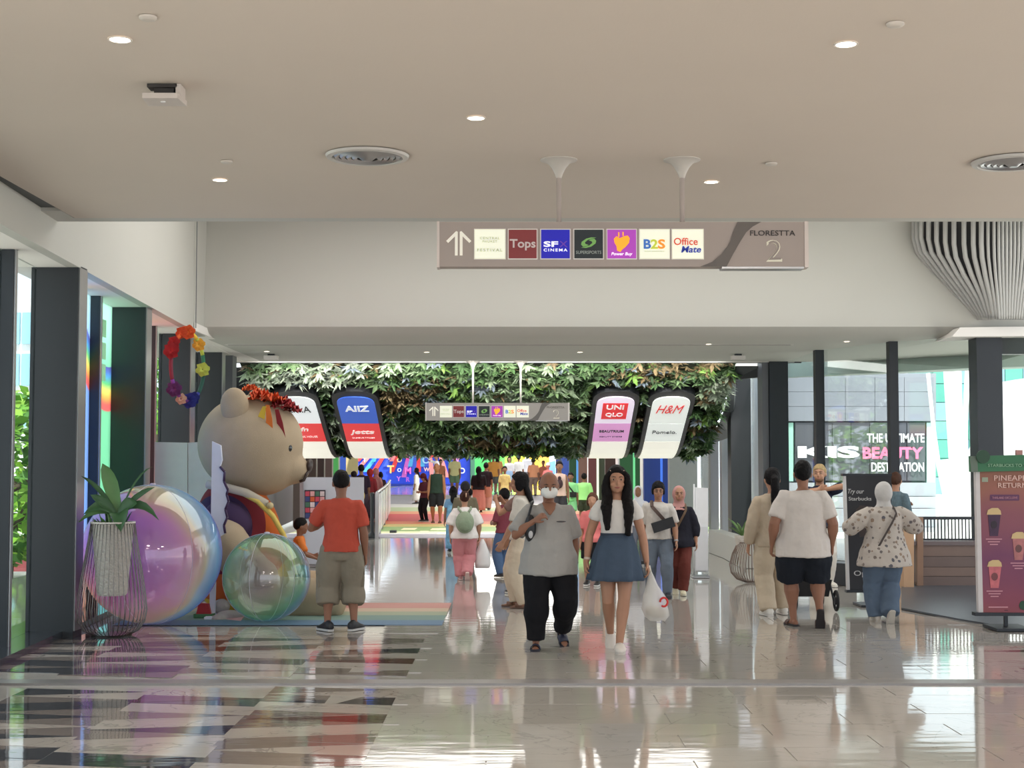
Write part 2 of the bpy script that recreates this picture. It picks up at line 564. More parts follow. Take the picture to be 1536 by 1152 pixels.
def film_mat(name, base, low):
    """coloured print film on glass: ground colour with a rainbow bow, lit from behind"""
    m = bpy.data.materials.new(name)
    m.use_nodes = True
    nt = m.node_tree
    nt.nodes.clear()
    out = nt.nodes.new('ShaderNodeOutputMaterial')
    geo = nt.nodes.new('ShaderNodeNewGeometry')
    sep = nt.nodes.new('ShaderNodeSeparateXYZ')
    nt.links.new(geo.outputs['Position'], sep.inputs[0])
    dy = math_node(nt, 'SUBTRACT', sep.outputs[1], 18.1)
    dzz = math_node(nt, 'SUBTRACT', sep.outputs[2], 4.96)
    r = math_node(nt, 'SQRT', math_node(nt, 'ADD', math_node(nt, 'MULTIPLY', dy, dy), math_node(nt, 'MULTIPLY', dzz, dzz)))
    f = math_node(nt, 'DIVIDE', math_node(nt, 'SUBTRACT', r, 2.05), 0.55)
    rb = ramp_nodes(nt, [(0, (150, 140, 200)), (0.2, (150, 196, 236)), (0.38, (160, 222, 180)), (0.55, (250, 240, 170)), (0.72, (250, 205, 150)), (0.86, (240, 160, 160))], 'LINEAR')
    nt.links.new(f, rb.inputs[0])
    inside = math_node(nt, 'MULTIPLY', math_node(nt, 'GREATER_THAN', f, 0.0), math_node(nt, 'LESS_THAN', f, 1.0))
    gr = ramp_nodes(nt, [(0, low), (0.3, base), (0.75, base), (1, tuple(min(255, c + 45) for c in base))])
    nt.links.new(math_node(nt, 'DIVIDE', sep.outputs[2], 3.7), gr.inputs[0])
    mx = nt.nodes.new('ShaderNodeMix')
    mx.data_type = 'RGBA'
    nt.links.new(inside, mx.inputs['Factor'])
    nt.links.new(gr.outputs[0], mx.inputs['A'])
    nt.links.new(rb.outputs[0], mx.inputs['B'])
    tr = nt.nodes.new('ShaderNodeBsdfTranslucent')
    df = nt.nodes.new('ShaderNodeBsdfTransparent')
    nt.links.new(mx.outputs['Result'], tr.inputs[0])
    nt.links.new(mx.outputs['Result'], df.inputs[0])
    ms = nt.nodes.new('ShaderNodeMixShader')
    ms.inputs[0].default_value = 0.25
    nt.links.new(tr.outputs[0], ms.inputs[1])
    nt.links.new(df.outputs[0], ms.inputs[2])
    nt.links.new(ms.outputs[0], out.inputs[0])
    return m
F_blue = film_mat('blue_window_film', (178, 204, 244), (250, 206, 180))
F_green = film_mat('green_window_film', (176, 228, 200), (180, 232, 240))
F_red = film_mat('red_window_film', (238, 192, 192), (242, 216, 206))
for da, db, m in [(5, 8, G_clear), (8, 10.85, G_clear), (10.85, 13.35, G_clear), (13.45, 14.6, G_clear), (14.9, 17.1, F_blue), (17.2, 18.35, F_green), (18.65, 20.85, F_red), (20.95, 22.1, G_clear),
                  (22.4, 24.6, G_clear), (24.7, 25.85, G_clear), (26.15, 28.3, G_clear)]:
    pane(da, db, m)
# pale square print on the green film
for k, (za, zb_) in enumerate([(3.25, 3.46), (2.98, 3.18), (2.72, 2.92)]):
    mb = MB().prism([(xg(17.55) + 0.02, 17.5, za), (xg(17.55) + 0.02, 17.82, za), (xg(17.55) + 0.02, 17.82, zb_), (xg(17.55) + 0.02, 17.5, zb_)], (-0.008, 0, 0))
    struct('film_print', mb, mat('pale_print', (160, 226, 180), 0.6, var=0.2), win)
# grey wall pieces past the last fins, left
struct('wall_left_end', MB().box(-6.35, -5.08, 26.6, 27.0, 0, Z2), M_grey, wall_left)
struct('wall_left_end', MB().box(-6.6, -5.35, 29.2, 29.5, 0, 3.1), M_grey, wall_left)
cp = MB().prism([P(335, 551, 28.9), P(372, 551, 28.9), P(378, 585, 29.3), P(380, 620, 29.8), P(335, 620, 29.8)], (0, 0.3, 0))
struct('wall_hood_end', cp, M_dark, wall_left)

# ---- right wall: glazing on a bent line, columns, low kerb
GR = [(1182, 28.2), (1230, 25.4), (1341, 23.6), (1482, 22.6), (1640, 22.0)]
pts = [P(px, 700, d) for px, d in GR]
wr = struct('window_2', MB().box(pts[1].x - 0.075, pts[1].x + 0.075, pts[1].y - 0.08, pts[1].y + 0.12, 0, Z2 + 0.02), M_darker)
struct('window_mullion', MB().box(pts[2].x - 0.07, pts[2].x + 0.07, pts[2].y - 0.08, pts[2].y + 0.12, 0, Z2 + 0.02), M_darker, wr)
for a, b in zip(pts[:-1], pts[1:]):
    mb = MB().prism([(a.x, a.y, 0.02), (b.x, b.y, 0.02), (b.x, b.y, Z2), (a.x, a.y, Z2)], (0.02, 0.02, 0))
    struct('window_pane', mb, G_clear, wr)
    mb = MB().prism([(a.x, a.y - 0.05, 0.0), (b.x, b.y - 0.05, 0.0), (b.x, b.y + 0.05, 0.0), (a.x, a.y + 0.05, 0.0)], (0, 0, 0.09))
    struct('window_sill', mb, M_steel, wr)
c0 = P(1463, 600, 22.5).x
c1 = P(1501, 600, 22.5).x
wall_right = struct('wall_right', MB().box(c0, c1, 22.4, 22.8, 0, Z2 + 0.02), M_darker)
struct('wall_header', MB().box(c1, 11, 22.5, 22.7, P(1500, 531, 22.5).z, Z2 + 0.02), M_dark, wall_right)
xa, xb2 = P(1143, 600, 28.3).x, P(1181, 600, 28.3).x
struct('wall_column', MB().box(xa + 0.13, xb2, 28.2, 28.8, 0, Z2 + 0.0), M_darker, wall_right)
struct('wall_column', MB().box(xa, xa + 0.12, 28.25, 28.8, 0, Z2 + 0.0), M_grey, wall_right)
xa, xb2 = P(1096, 600, 31).x, P(1126, 600, 31).x
struct('wall_column', MB().box(xa, xb2, 31.0, 31.5, 0, P(1100, 566, 31).z), M_dark, wall_right)
struct('wall_panel', MB().prism([P(1126, 560, 31.2), P(1143, 548, 28.9), P(1143, 835, 28.9), P(1126, 812, 31.2)], (0.03, 0.02, 0)), G_clear, wall_right)
struct('wall_hood_end', MB().prism([P(1104, 549, 28.7), P(1142, 549, 28.7), P(1140, 566, 29.0), P(1102, 569, 29.2)], (0, 0.25, 0)), M_dark, wall_right)
struct('wall_hood_end', MB().prism([P(1104, 551, 28.9), P(1100, 560, 29.2), P(1094, 590, 30.0), P(1080, 632, 31.4), P(1060, 668, 33.2), P(1098, 655, 32.4), P(1103, 600, 30.6)], (0.04, 0.3, 0)), mat('grey_hood_edge', (78, 80, 84), 0.5, 0.2), wall_right)
for xa_, xb_, dd, mm, zt in [(1066, 1078, 37, M_grey, 2.6), (1083, 1093, 34, M_grey, 2.6), (1054, 1064, 40, M_grey, 2.6), (1004, 1046, 39, mat('light_grey_fin', (132, 132, 136), 0.5), 2.7)]:
    struct('wall_fin', MB().box(P(xa_, 700, dd).x, P(xb_, 700, dd).x, dd, dd + 0.4, 0, zt), mm, wall_right)
for (xa_, da_), (xb_, db_) in [((1046, 41), (1066, 37.5)), ((1078, 36.6), (1093, 34.4)), ((1093, 34), (1112, 31.6))]:
    a, b = P(xa_, 700, da_), P(xb_, 700, db_)
    struct('wall_pane', MB().prism([(a.x, a.y, 0.1), (b.x, b.y, 0.1), (b.x, b.y, 2.7), (a.x, a.y, 2.7)], (0.03, 0.02, 0)), G_clear, wall_right)
kx = [P(1063, 829, 28.5), P(1085, 840, 26.8), P(1113, 862, 24.2)]
for a, b in zip(kx[:-1], kx[1:]):
    struct('wall_kerb', MB().prism([(a.x, a.y, 0), (b.x, b.y, 0), (b.x + 0.25, b.y, 0), (a.x + 0.25, a.y, 0)], (0, 0, 0.44)), M_white, wall_right)
# low dark kerb wall under the right glazing
struct('baseboard_right', MB().prism([F(1236, 876), F(1285, 880), F(1285, 880) + V((0.1, 0.5, 0)), F(1236, 876) + V((0, 0.5, 0))], (0, 0, 0.31)), mat('dark_kerb', (66, 70, 76), 0.4, var=0.08))
# ledge under the ribbed canopy
lg = MB().prism([P(1428, 505, 22.2), P(1440, 491, 22.2), P(1700, 488, 22.2), P(1700, 503, 22.2)], (0, 0.9, 0))
struct('wall_ledge', lg, M_soffit, wall_right)

# ---- passage beyond: coloured fins left and right, end walls, ceiling
def fins(lst, side):
    root = None
    for k, (xa_, xb_, dd, rgb, em) in enumerate(lst):
        m = mat('fin_%d_%d_%d' % rgb, rgb, 0.45, var=0.06, scale=2)
        mb = MB().box(P(xa_, 700, dd).x, P(xb_, 700, dd).x, dd, dd + 0.35, 0, 3.9)
        if root is None:
            root = struct('wall_passage_' + side, mb, m)
        else:
            struct('wall_fin', mb, m, root)
    return root
wp = fins([(966, 1002, 41, (38, 62, 140), 0), (930, 960, 44, (46, 104, 70), 0), (908, 926, 47, (78, 66, 66), 0), (896, 908, 50, (60, 72, 60), 0), (883, 897, 52, (92, 50, 54), 0),
           (868, 883, 55, (118, 88, 78), 0), (854, 868, 59, (52, 106, 70), 0), (842, 855, 64, (40, 66, 136), 0), (834, 842, 69, (30, 48, 110), 0)], 'right')
wl = fins([(440, 456, 40, (96, 78, 74), 0), (458, 474, 43, (104, 84, 80), 0), (476, 486, 47, (88, 72, 70), 0), (488, 498, 52, (108, 88, 84), 0), (500, 507, 58, (60, 136, 70), 0), (510, 520, 64, (44, 76, 160), 0), (522, 529, 70, (40, 60, 120), 0)], 'left')
struct('wall_passage_glow', MB().prism([P(1001, 700, 42), P(833, 700, 72), P(833, 700, 72) + V((0.3, 0, 0)), P(1001, 700, 42) + V((0.3, 0, 0))], (0, 0, 3.0)).xf(Matrix.Translation((0.35, 0.4, -1.7))), mat('passage_white', (232, 236, 238), 0.6), wp)
for (px, dd, rgb) in [(925, 46, (250, 250, 250)), (896.5, 50, (230, 250, 230)), (882.5, 53, (250, 240, 240)), (951, 43.5, (110, 214, 150)), (992, 40.7, (70, 120, 240)), (866, 56, (90, 160, 230))]:
    struct('fin_light', MB().box(P(px - 1.6, 700, dd).x, P(px + 1.6, 700, dd).x, dd - 0.06, dd, 0.1, 3.6), mat('fin_light_%d' % px, rgb, 0.5, emit=0.45), wp)
struct('wall_passage_backing', MB().prism([P(430, 700, 38), P(528, 700, 80), P(528, 700, 80) + V((-0.3, 0, 0)), P(430, 700, 38) + V((-0.3, 0, 0))], (0, 0, 4.4)).xf(Matrix.Translation((-0.5, 0, -1.7))), mat('passage_grey', (120, 120, 124), 0.6), wl)
struct('ceiling_passage', MB().box(-6.2, 6, 34.2, 83, 3.9, 4.1), M_white)
struct('wall_end', MB().box(-9.5, 8, 81.2, 81.5, 0, 4.2), mat('end_wall', (186, 196, 200), 0.6))
# ================================================================ figure builder
TP = [(-.075, .048, .050), (-.045, .088, .066), (0, .095, .070), (.05, .087, .062), (.10, .077, .055), (.16, .080, .059), (.21, .089, .063),
      (.245, .090, .058), (.268, .078, .050), (.287, .058, .043), (.303, .038, .037), (.318, .031, .033)]
def tprof(t):
    for (a, ax, ay), (b, bx, by) in zip(TP[:-1], TP[1:]):
        if t <= b:
            k = max(0, (t - a) / (b - a))
            return ax + (bx - ax) * k, ay + (by - ay) * k
    return TP[-1][1:]
def ik(a, c, l1, l2, hint):
    v = c - a
    L = min(v.length, (l1 + l2) * 0.998)
    n = v.normalized()
    ca = max(-1, min(1, (l1 * l1 + L * L - l2 * l2) / (2 * l1 * L)))
    h = hint - n * hint.dot(n)
    h.normalize()
    return a + n * l1 * ca + h * l1 * math.sqrt(1 - ca * ca), a + n * L
def oring(c, a, b, rx, ry, n=16, sq=1.0):
    out = []
    for i in range(n):
        t = 2 * PI * i / n
        out.append(c + a * (rx * math.copysign(abs(math.cos(t)) ** sq, math.cos(t))) + b * (ry * math.copysign(abs(math.sin(t)) ** sq, math.sin(t))))
    return out

class Fig:
    """joints of a figure in its own frame: forward +Y, its right hand +X, soles on z = 0"""
    def __init__(s, H, legL=None, legR=None, armL='hang', armR='hang', lean=0, roll=0, twist=0, wid=1.0, belly=0.0, hs=1.12, yaw=0, nod=0, tilt=0, drop=0.0, shw=1.0):
        s.H, s.wid, s.belly, s.hs = H, wid, belly, hs
        legL = legL or (-.055, 0, 0, 0)
        legR = legR or (.055, 0, 0, 0)
        hz = (.525 - drop) * H
        midy = (legL[1] + legR[1]) / 2 * H
        s.P = V((0, midy, hz))
        R = Matrix.Rotation(math.radians(twist), 3, 'Z') @ Matrix.Rotation(-math.radians(lean), 3, 'X') @ Matrix.Rotation(math.radians(roll), 3, 'Y')
        s.r, s.f, s.u = R @ V((1, 0, 0)), R @ V((0, 1, 0)), R @ V((0, 0, 1))
        s.leg = {}
        for sd, g in ((-1, legL), (1, legR)):
            hip = s.P + V((sd * .050 * wid * H, 0, -.012 * H))
            fy, pitch = (g[3] if len(g) > 3 else 0), (g[4] if len(g) > 4 else 0)
            fd = Matrix.Rotation(math.radians(fy), 3, 'Z') @ V((0, 1, 0))
            up = V((0, 0, 1))
            if pitch:
                q = Matrix.Rotation(math.radians(pitch), 3, fd.cross(up))
                fd, up = q @ fd, q @ up
            ank = V((g[0] * H, g[1] * H, g[2] * H)) + V((0, 0, .040 * H))
            kn, ank = ik(hip, ank, .247 * H, .245 * H, V((0, 1, 0)) + V((sd * .12, 0, 0)))
            s.leg[sd] = (hip, kn, ank, fd, up)
        s.arm = {}
        presets = {'hang': (.035, .03, -.315), 'back': (.045, -.10, -.295), 'fwd': (.035, .12, -.29), 'phone': (-.03, .17, -.03), 'low': (-.04, .16, -.17), 'fold': (-.10, .13, -.10)}
        for sd, g in ((-1, armL), (1, armR)):
            sh = s.P + s.u * .255 * H + s.r * sd * .096 * (1 + (wid - 1) * .65) * shw * H
            g = presets.get(g, g)
            tgt = sh + s.r * sd * g[0] * H + s.f * g[1] * H + s.u * g[2] * H
            hint = V(g[3]) if len(g) > 3 else V((sd * .55, -1, -.25))
            if len(g) > 3:
                hint = s.r * sd * g[3][0] + s.f * g[3][1] + s.u * g[3][2]
            el, wr = ik(sh, tgt, .170 * H, .148 * H, hint)
            s.arm[sd] = (sh, el, wr)
        s.nb = s.P + s.u * .303 * H
        HR = R @ Matrix.Rotation(math.radians(yaw), 3, 'Z') @ Matrix.Rotation(-math.radians(nod), 3, 'X') @ Matrix.Rotation(math.radians(tilt), 3, 'Y')
        s.hr, s.hf, s.hu = HR @ V((1, 0, 0)), HR @ V((0, 1, 0)), HR @ V((0, 0, 1))
        s.hc = s.nb + s.u * .030 * H + s.hu * .062 * H * hs + s.hf * .012 * H
    def head(s, x, y, z):
        k = s.H * s.hs
        return s.hc + s.hr * x * k + s.hf * y * k + s.hu * z * k
    def hell(s, mb, x, y, z, a, b, c, nu=16, nv=11):
        k = s.H * s.hs
        return mb.ell(s.head(x, y, z), s.hr * a * k, s.hf * b * k, s.hu * c * k, nu, nv)
    def tor(s, t, off=0.0, n=18, fit=0.0, rx=None, ry=None, sq=0.92):
        a, b = tprof(t)
        if fit and t < .24:
            ca, cb = tprof(.23)
            a += (max(ca, a) - a) * fit
            b += (max(cb, b) - b) * fit
        w = 1 + (s.wid - 1) * (1 if t < .235 else max(0, (.315 - t) / .08))
        bel = s.belly * math.exp(-((t - .07) / .085) ** 2)
        a = rx if rx is not None else a * w
        b = ry if ry is not None else b * (1 + (w - 1) * .7)
        c = s.P + s.u * t * s.H + s.f * bel * s.H * .55
        return oring(c, s.r, s.f, a * s.H + bel * s.H * .25 + off, (b + bel * .55) * s.H + off, n, sq)

def body_mb(s, det=1):
    H = s.H
    mb = MB()
    mb.loft([s.tor(t, -.012 if t < .28 else -.003) for t, _, _ in TP])
    for sd in (-1, 1):
        hip, kn, ank, fd, up = s.leg[sd]
        w = s.wid
        th = hip.lerp(kn, .5)
        cf = kn.lerp(ank, .3) - fd * .008 * H
        mb.tube([hip + V((0, 0, .02 * H)), hip, th, hip.lerp(kn, .85), kn, cf, kn.lerp(ank, .65), ank, ank - up * .01 * H],
                [.046 * H * w, .054 * H * w, .048 * H * w, .036 * H * w, .033 * H * w, .035 * H * w, .026 * H, .020 * H, .020 * H], 12)
        sole = ank - up * .040 * H
        sx = fd.cross(up)
        rg = []
        for o, hw, zc, hh in [(-.044, .010, .018, .012), (-.036, .017, .022, .018), (0, .018, .026, .024), (.05, .021, .016, .014), (.085, .021, .011, .009), (.104, .010, .008, .006)]:
            rg.append(oring(sole + fd * o * H + up * zc * H, sx, up, hw * H, hh * H, 10))
        mb.loft(rg)
        sh, el, wr = s.arm[sd]
        mb.tube([s.P + s.u * .252 * H + s.r * sd * .05 * H, sh - s.r * sd * .008 * H, sh.lerp(el, .35), sh.lerp(el, .85), el, el.lerp(wr, .3), el.lerp(wr, .8), wr],
                [.034 * H, .033 * H * w, .029 * H * w, .025 * H * w, .024 * H * w, .025 * H * w, .018 * H, .015 * H], 10)
    mb.tube([s.P + s.u * .285 * H, s.nb + s.u * .01 * H, s.head(0, -.006, -.03)], [.038 * H, .031 * H, .032 * H * s.hs], 12)
    s.hell(mb, 0, -.004, .008, .0445, .055, .058)
    s.hell(mb, 0, .014, -.030, .034, .039, .036)
    s.hell(mb, 0, .030, -.050, .016, .018, .014, 10, 7)
    if det:
        s.hell(mb, 0, .056, -.010, .0075, .012, .015, 8, 7)
        s.hell(mb, 0, .048, .014, .026, .006, .007, 8, 7)
        for sd in (-1, 1):
            s.hell(mb, sd * .045, -.006, -.006, .007, .014, .019, 8, 7)
            s.hell(mb, sd * .022, .038, -.022, .014, .012, .012, 8, 7)
    return mb
def hand_mb(mb, s, sd, curl=25, spread=6, palm=None, det=1):
    """palm, four unequal bent fingers and a thumb that leaves the side of the palm"""
    H = s.H * (1.0 if s.hs < 1.15 else 1.08)
    sh, el, wr = s.arm[sd]
    f = (wr - el).normalized()
    inw = palm if palm is not None else -s.r * sd            # palms face the body
    n = (inw - f * inw.dot(f)).normalized()
    w = n.cross(f) * (1 if True else 1)
    if w.dot(s.f) < 0:
        w = -w                                            # thumb side forward
    rg = []
    for o, hw, ht in [(-.006, .014, .012), (.012, .019, .011), (.035, .024, .011), (.053, .024, .009), (.058, .020, .007)]:
        rg.append(oring(wr + f * o * H, w, n, hw * H, ht * H, 12))
    mb.loft(rg)
    for i, (off, ln) in enumerate([(.018, .040), (.006, .045), (-.006, .042), (-.018, .033)]):
        a = math.radians(curl * (1 + .15 * i))
        sp = math.radians(spread * (1.5 - i))
        d0 = (f * math.cos(sp) + w * math.sin(sp)).normalized()
        d1 = d0 * math.cos(a * .6) + n * math.sin(a * .6)
        d2 = d0 * math.cos(a * 1.5) + n * math.sin(a * 1.5)
        d3 = d0 * math.cos(a * 2.2) + n * math.sin(a * 2.2)
        b = wr + f * .050 * H + w * off * H
        p1 = b + d1 * ln * .48 * H
        p2 = p1 + d2 * ln * .32 * H
        p3 = p2 + d3 * ln * .25 * H
        mb.tube([b - d0 * .012 * H, b, p1, p2, p3], [.0056 * H, .0056 * H, .0053 * H, .0049 * H, .0040 * H], 8)
    b = wr + f * .012 * H + w * .016 * H
    t1 = (f * .72 + w * .62 + n * .25).normalized()
    t2 = (f * .9 + w * .2 + n * .35).normalized()
    mb.tube([b - t1 * .006 * H, b + t1 * .012 * H, b + t1 * .026 * H, b + t1 * .026 * H + t2 * .022 * H], [.0085 * H, .0075 * H, .0062 * H, .0048 * H], 8)

def shirt_mb(s, hem=-.03, sleeve=.7, fit=.6, off=.012, flare=0.0, neck=.303, sl_loose=.010):
    H = s.H
    mb = MB()
    def low(t, o):                       # below the hips a shirt hangs straight
        a, b = tprof(0)
        return oring(s.P + s.u * t * H + s.f * s.belly * .2 * H, s.r, s.f, (a * s.wid + s.belly * .25) * H + o + .012, b * (1 + (s.wid - 1) * .7) * H + s.belly * .3 * H + o + .02, 18, .92)
    ts = [hem + (.25 - hem) * k / 7 for k in range(8)] + [.268, .284, neck - .004]
    rg = []
    for t in ts:
        o = off + flare * H * max(0, (.15 - t) / (.15 - hem)) if t < .15 else off
        if t > .28:
            o *= .6
        rg.append(s.tor(t, o) if t > .24 else s.tor(t, o, fit=fit) if t > .0 else low(t, o))
    mb.loft(rg)
    for sd in (-1, 1):
        sh, el, wr = s.arm[sd]
        w = s.wid
        st = s.P + s.u * .250 * H + s.r * sd * .05 * H
        if sleeve <= 0:
            mb.tube([st, sh - s.r * sd * .004 * H], [.038 * H, .036 * H * w], 12)
            continue
        pts, rr = [st, sh - s.r * sd * .004 * H], [.040 * H, .039 * H * w]
        ro = sl_loose
        if sleeve <= 1:
            for q in (.4, .75, 1.0):
                pts.append(sh.lerp(el, sleeve * q))
                rr.append((.034 - .004 * q) * H * w + ro * (.7 + .5 * q))
        else:
            pts += [sh.lerp(el, .45), sh.lerp(el, .9), el, el.lerp(wr, .35 * (sleeve - 1)), el.lerp(wr, (sleeve - 1) * .8), el.lerp(wr, sleeve - 1)]
            rr += [.034 * H * w + ro, .029 * H * w + ro, .029 * H * w + ro, .028 * H * w + ro, .022 * H + ro, .021 * H + ro * .8]
        mb.tube(pts, rr, 12)
    return mb
def pants_mb(s, length=1.0, loose=.012, waist=.01, flare=0.0):
    """length 1 = to the ankle, .5 = to the knee"""
    H = s.H
    mb = MB()
    mb.loft([s.tor(t, .005 + (loose * .4 if t < -.04 else 0)) for t in (-.085, -.06, -.03, -.012, waist)])
    for sd in (-1, 1):
        hip, kn, ank, fd, up = s.leg[sd]
        w = s.wid
        top = hip + V((0, 0, .03 * H))
        def at(q):
            return hip.lerp(kn, q * 2) if q <= .5 else kn.lerp(ank, q * 2 - 1)
        def rad(q):
            base = [(0, .054), (.25, .049), (.42, .039), (.5, .035), (.65, .036), (.8, .028), (1, .022)]
            for (a, x), (b, y_) in zip(base[:-1], base[1:]):
                if q <= b:
                    return (x + (y_ - x) * (q - a) / (b - a)) * H * (w if q < .7 else 1) + loose * (.35 + .65 * min(1, q / .22) + q * .6) + flare * H * q
            return .02 * H + loose
        qs = [0, .1, .2, .3, .4, .5, .6, .7, .8, .9, 1.0]
        qs = [q * length for q in qs]
        mb.tube([top] + [at(q) for q in qs], [.045 * H * w + loose * .2] + [rad(q) for q in qs], 14)
    return mb
def skirt_mb(s, waist=.08, hem=.33, rx=.115, ry=.10, pleats=0, amp=.006, n=56, thick=True):
    """hem: height of the lower edge over the floor in parts of the figure's height"""
    H = s.H
    t1 = s.P + s.u * waist * H
    feet = (s.leg[-1][1] + s.leg[1][1]) / 2
    if hem < .2:
        feet = (s.leg[-1][2] + s.leg[1][2]) / 2
    a0, b0 = tprof(waist)
    a1, b1 = tprof(0)
    rings = []
    for k in range(9):
        q = k / 8
        z = t1.z + (hem * H - t1.z) * q
        qq = min(1, q * 2.2)
        c = V((t1.x + (feet.x - t1.x) * q, t1.y + (feet.y - t1.y) * q, z))
        ra = (a0 * s.wid + (a1 * s.wid - a0 * s.wid) * qq) * (1 - q) + rx * q
        ra = max(ra, a0 * s.wid + (rx - a0 * s.wid) * q ** .8)
        rb = b0 + (ry - b0) * q ** .8
        rg = []
        for i in range(n):
            t = 2 * PI * i / n
            w = 1 + (amp / .1) * q * math.cos(pleats * t + q) if pleats else 1
            rg.append(c + s.r * (ra * H + .018) * math.cos(t) * w + s.f * (rb * H + .020) * math.sin(t) * w)
        rings.append(rg)
    return MB().loft(rings)
def cut(mb, co, no):
    bm = bmesh.new()
    me = mb.mesh('cut')
    bm.from_mesh(me)
    bpy.data.meshes.remove(me)
    r = bmesh.ops.bisect_plane(bm, geom=bm.verts[:] + bm.edges[:] + bm.faces[:], plane_co=co, plane_no=no, clear_inner=True)
    ed = [e for e in bm.edges if e.is_boundary]
    bmesh.ops.holes_fill(bm, edges=ed)
    out = MB()
    bm.verts.index_update()
    out.add([v.co.copy() for v in bm.verts], [tuple(v.index for v in f.verts) for f in bm.faces])
    bm.free()
    return out
def cap_hair(s, puff=1.06, front=.034, back=-.052, side=0.0):
    mb = MB()
    s.hell(mb, 0, -.008, .012, .0465 * puff, .0575 * puff, .058 * puff)
    a, b = s.head(0, .046, front), s.head(0, -.055, back)
    d = (b - a).normalized()
    return cut(mb, a.lerp(b, .5), s.hr.cross(d) if s.hr.cross(d).dot(s.hu) > 0 else d.cross(s.hr))
def hair_mb(s, style, length=.16):
    H = s.H
    if style == 'short':
        return cap_hair(s)
    if style == 'shaggy':
        mb = cap_hair(s, 1.12, .026, -.058)
        for sd in (-1, 1):
            s.hell(mb, sd * .043, -.002, .0, .010, .028, .036, 10, 7)
        return mb
    if style == 'bald':
        mb = MB()
        for sd in (-1, 1):
            s.hell(mb, sd * .040, -.018, .004, .009, .030, .020, 10, 7)
        s.hell(mb, 0, -.050, -.004, .034, .012, .024, 10, 7)
        return mb
    if style == 'bun':
        mb = cap_hair(s, 1.05)
        s.hell(mb, 0, -.062, .030, .024, .022, .024)
        return mb
    if style == 'hijab':
        mb = MB()
        s.hell(mb, 0, -.008, -.002, .056, .064, .072)
        mb = cut(mb, s.head(0, .030, 0), -s.hf)
        c = s.nb
        mb.loft([oring(s.head(0, 0, -.035), s.hr, s.hf, .046 * H, .046 * H), oring(c + s.u * .012 * H, s.r, s.f, .052 * H, .048 * H), oring(c - s.u * .022 * H, s.r, s.f, .078 * H, .060 * H),
                 oring(c - s.u * .055 * H, s.r, s.f, .108 * H * s.wid, .080 * H), oring(c - s.u * (length + .02), s.r, s.f, .095 * H * s.wid, .086 * H)])
        return mb
    # long styles: cap with falls of hair behind, beside or in front
    mb = cap_hair(s, 1.09, .040, -.06)
    back0 = s.head(0, -.040, .01)
    end = s.P + s.u * (.30 - length) * H - s.f * .085 * H
    mid = s.P + s.u * .30 * H - s.f * .062 * H
    if style in ('long', 'front', 'side'):
        wd = .046 * H
        mb.loft([oring(back0, s.hr, s.hf, wd * .95, .022 * H), oring(s.head(0, -.045, -.04), s.hr, s.hf, wd * 1.05, .022 * H), oring(mid, s.r, s.f, wd * 1.1, .020 * H),
                 oring(mid.lerp(end, .55), s.r, s.f, wd * 1.12, .018 * H), oring(end, s.r, s.f, wd * .6, .010 * H)])
        for sd in (-1, 1):
            s.hell(mb, sd * .044, -.006, -.012, .012, .032, .050, 10, 8)
    if style == 'front':
        for sd, ln in ((-1, length), (1, length * .86)):
            mb.tube([s.head(sd * .030, .030, .045), s.head(sd * .048, .018, .015), s.head(sd * .054, .010, -.03), s.P + s.u * .30 * H + s.r * sd * .052 * H + s.f * .028 * H, s.P + s.u * .25 * H + s.r * sd * .060 * H + s.f * .070 * H,
                     s.P + s.u * (.30 - ln) * H + s.r * sd * .056 * H + s.f * .085 * H], [.012 * H, .022 * H, .030 * H, .036 * H, .036 * H, .016 * H], 12, flat=(1, .85))
    if style == 'pony':
        mb.tube([s.head(0, -.05, .02), s.head(0, -.078, .0), s.head(0, -.082, -.05), s.P + s.u * (.30 - length * .5) * H - s.f * .090 * H, s.P + s.u * (.30 - length) * H - s.f * .092 * H],
                [.022 * H, .028 * H, .030 * H, .030 * H, .014 * H], 10)
    return mb
def shoe_rings(s, sd, grow=1.0):
    H = s.H
    hip, kn, ank, fd, up = s.leg[sd]
    sole = ank - up * .040 * H
    return sole, fd, up, fd.cross(up)
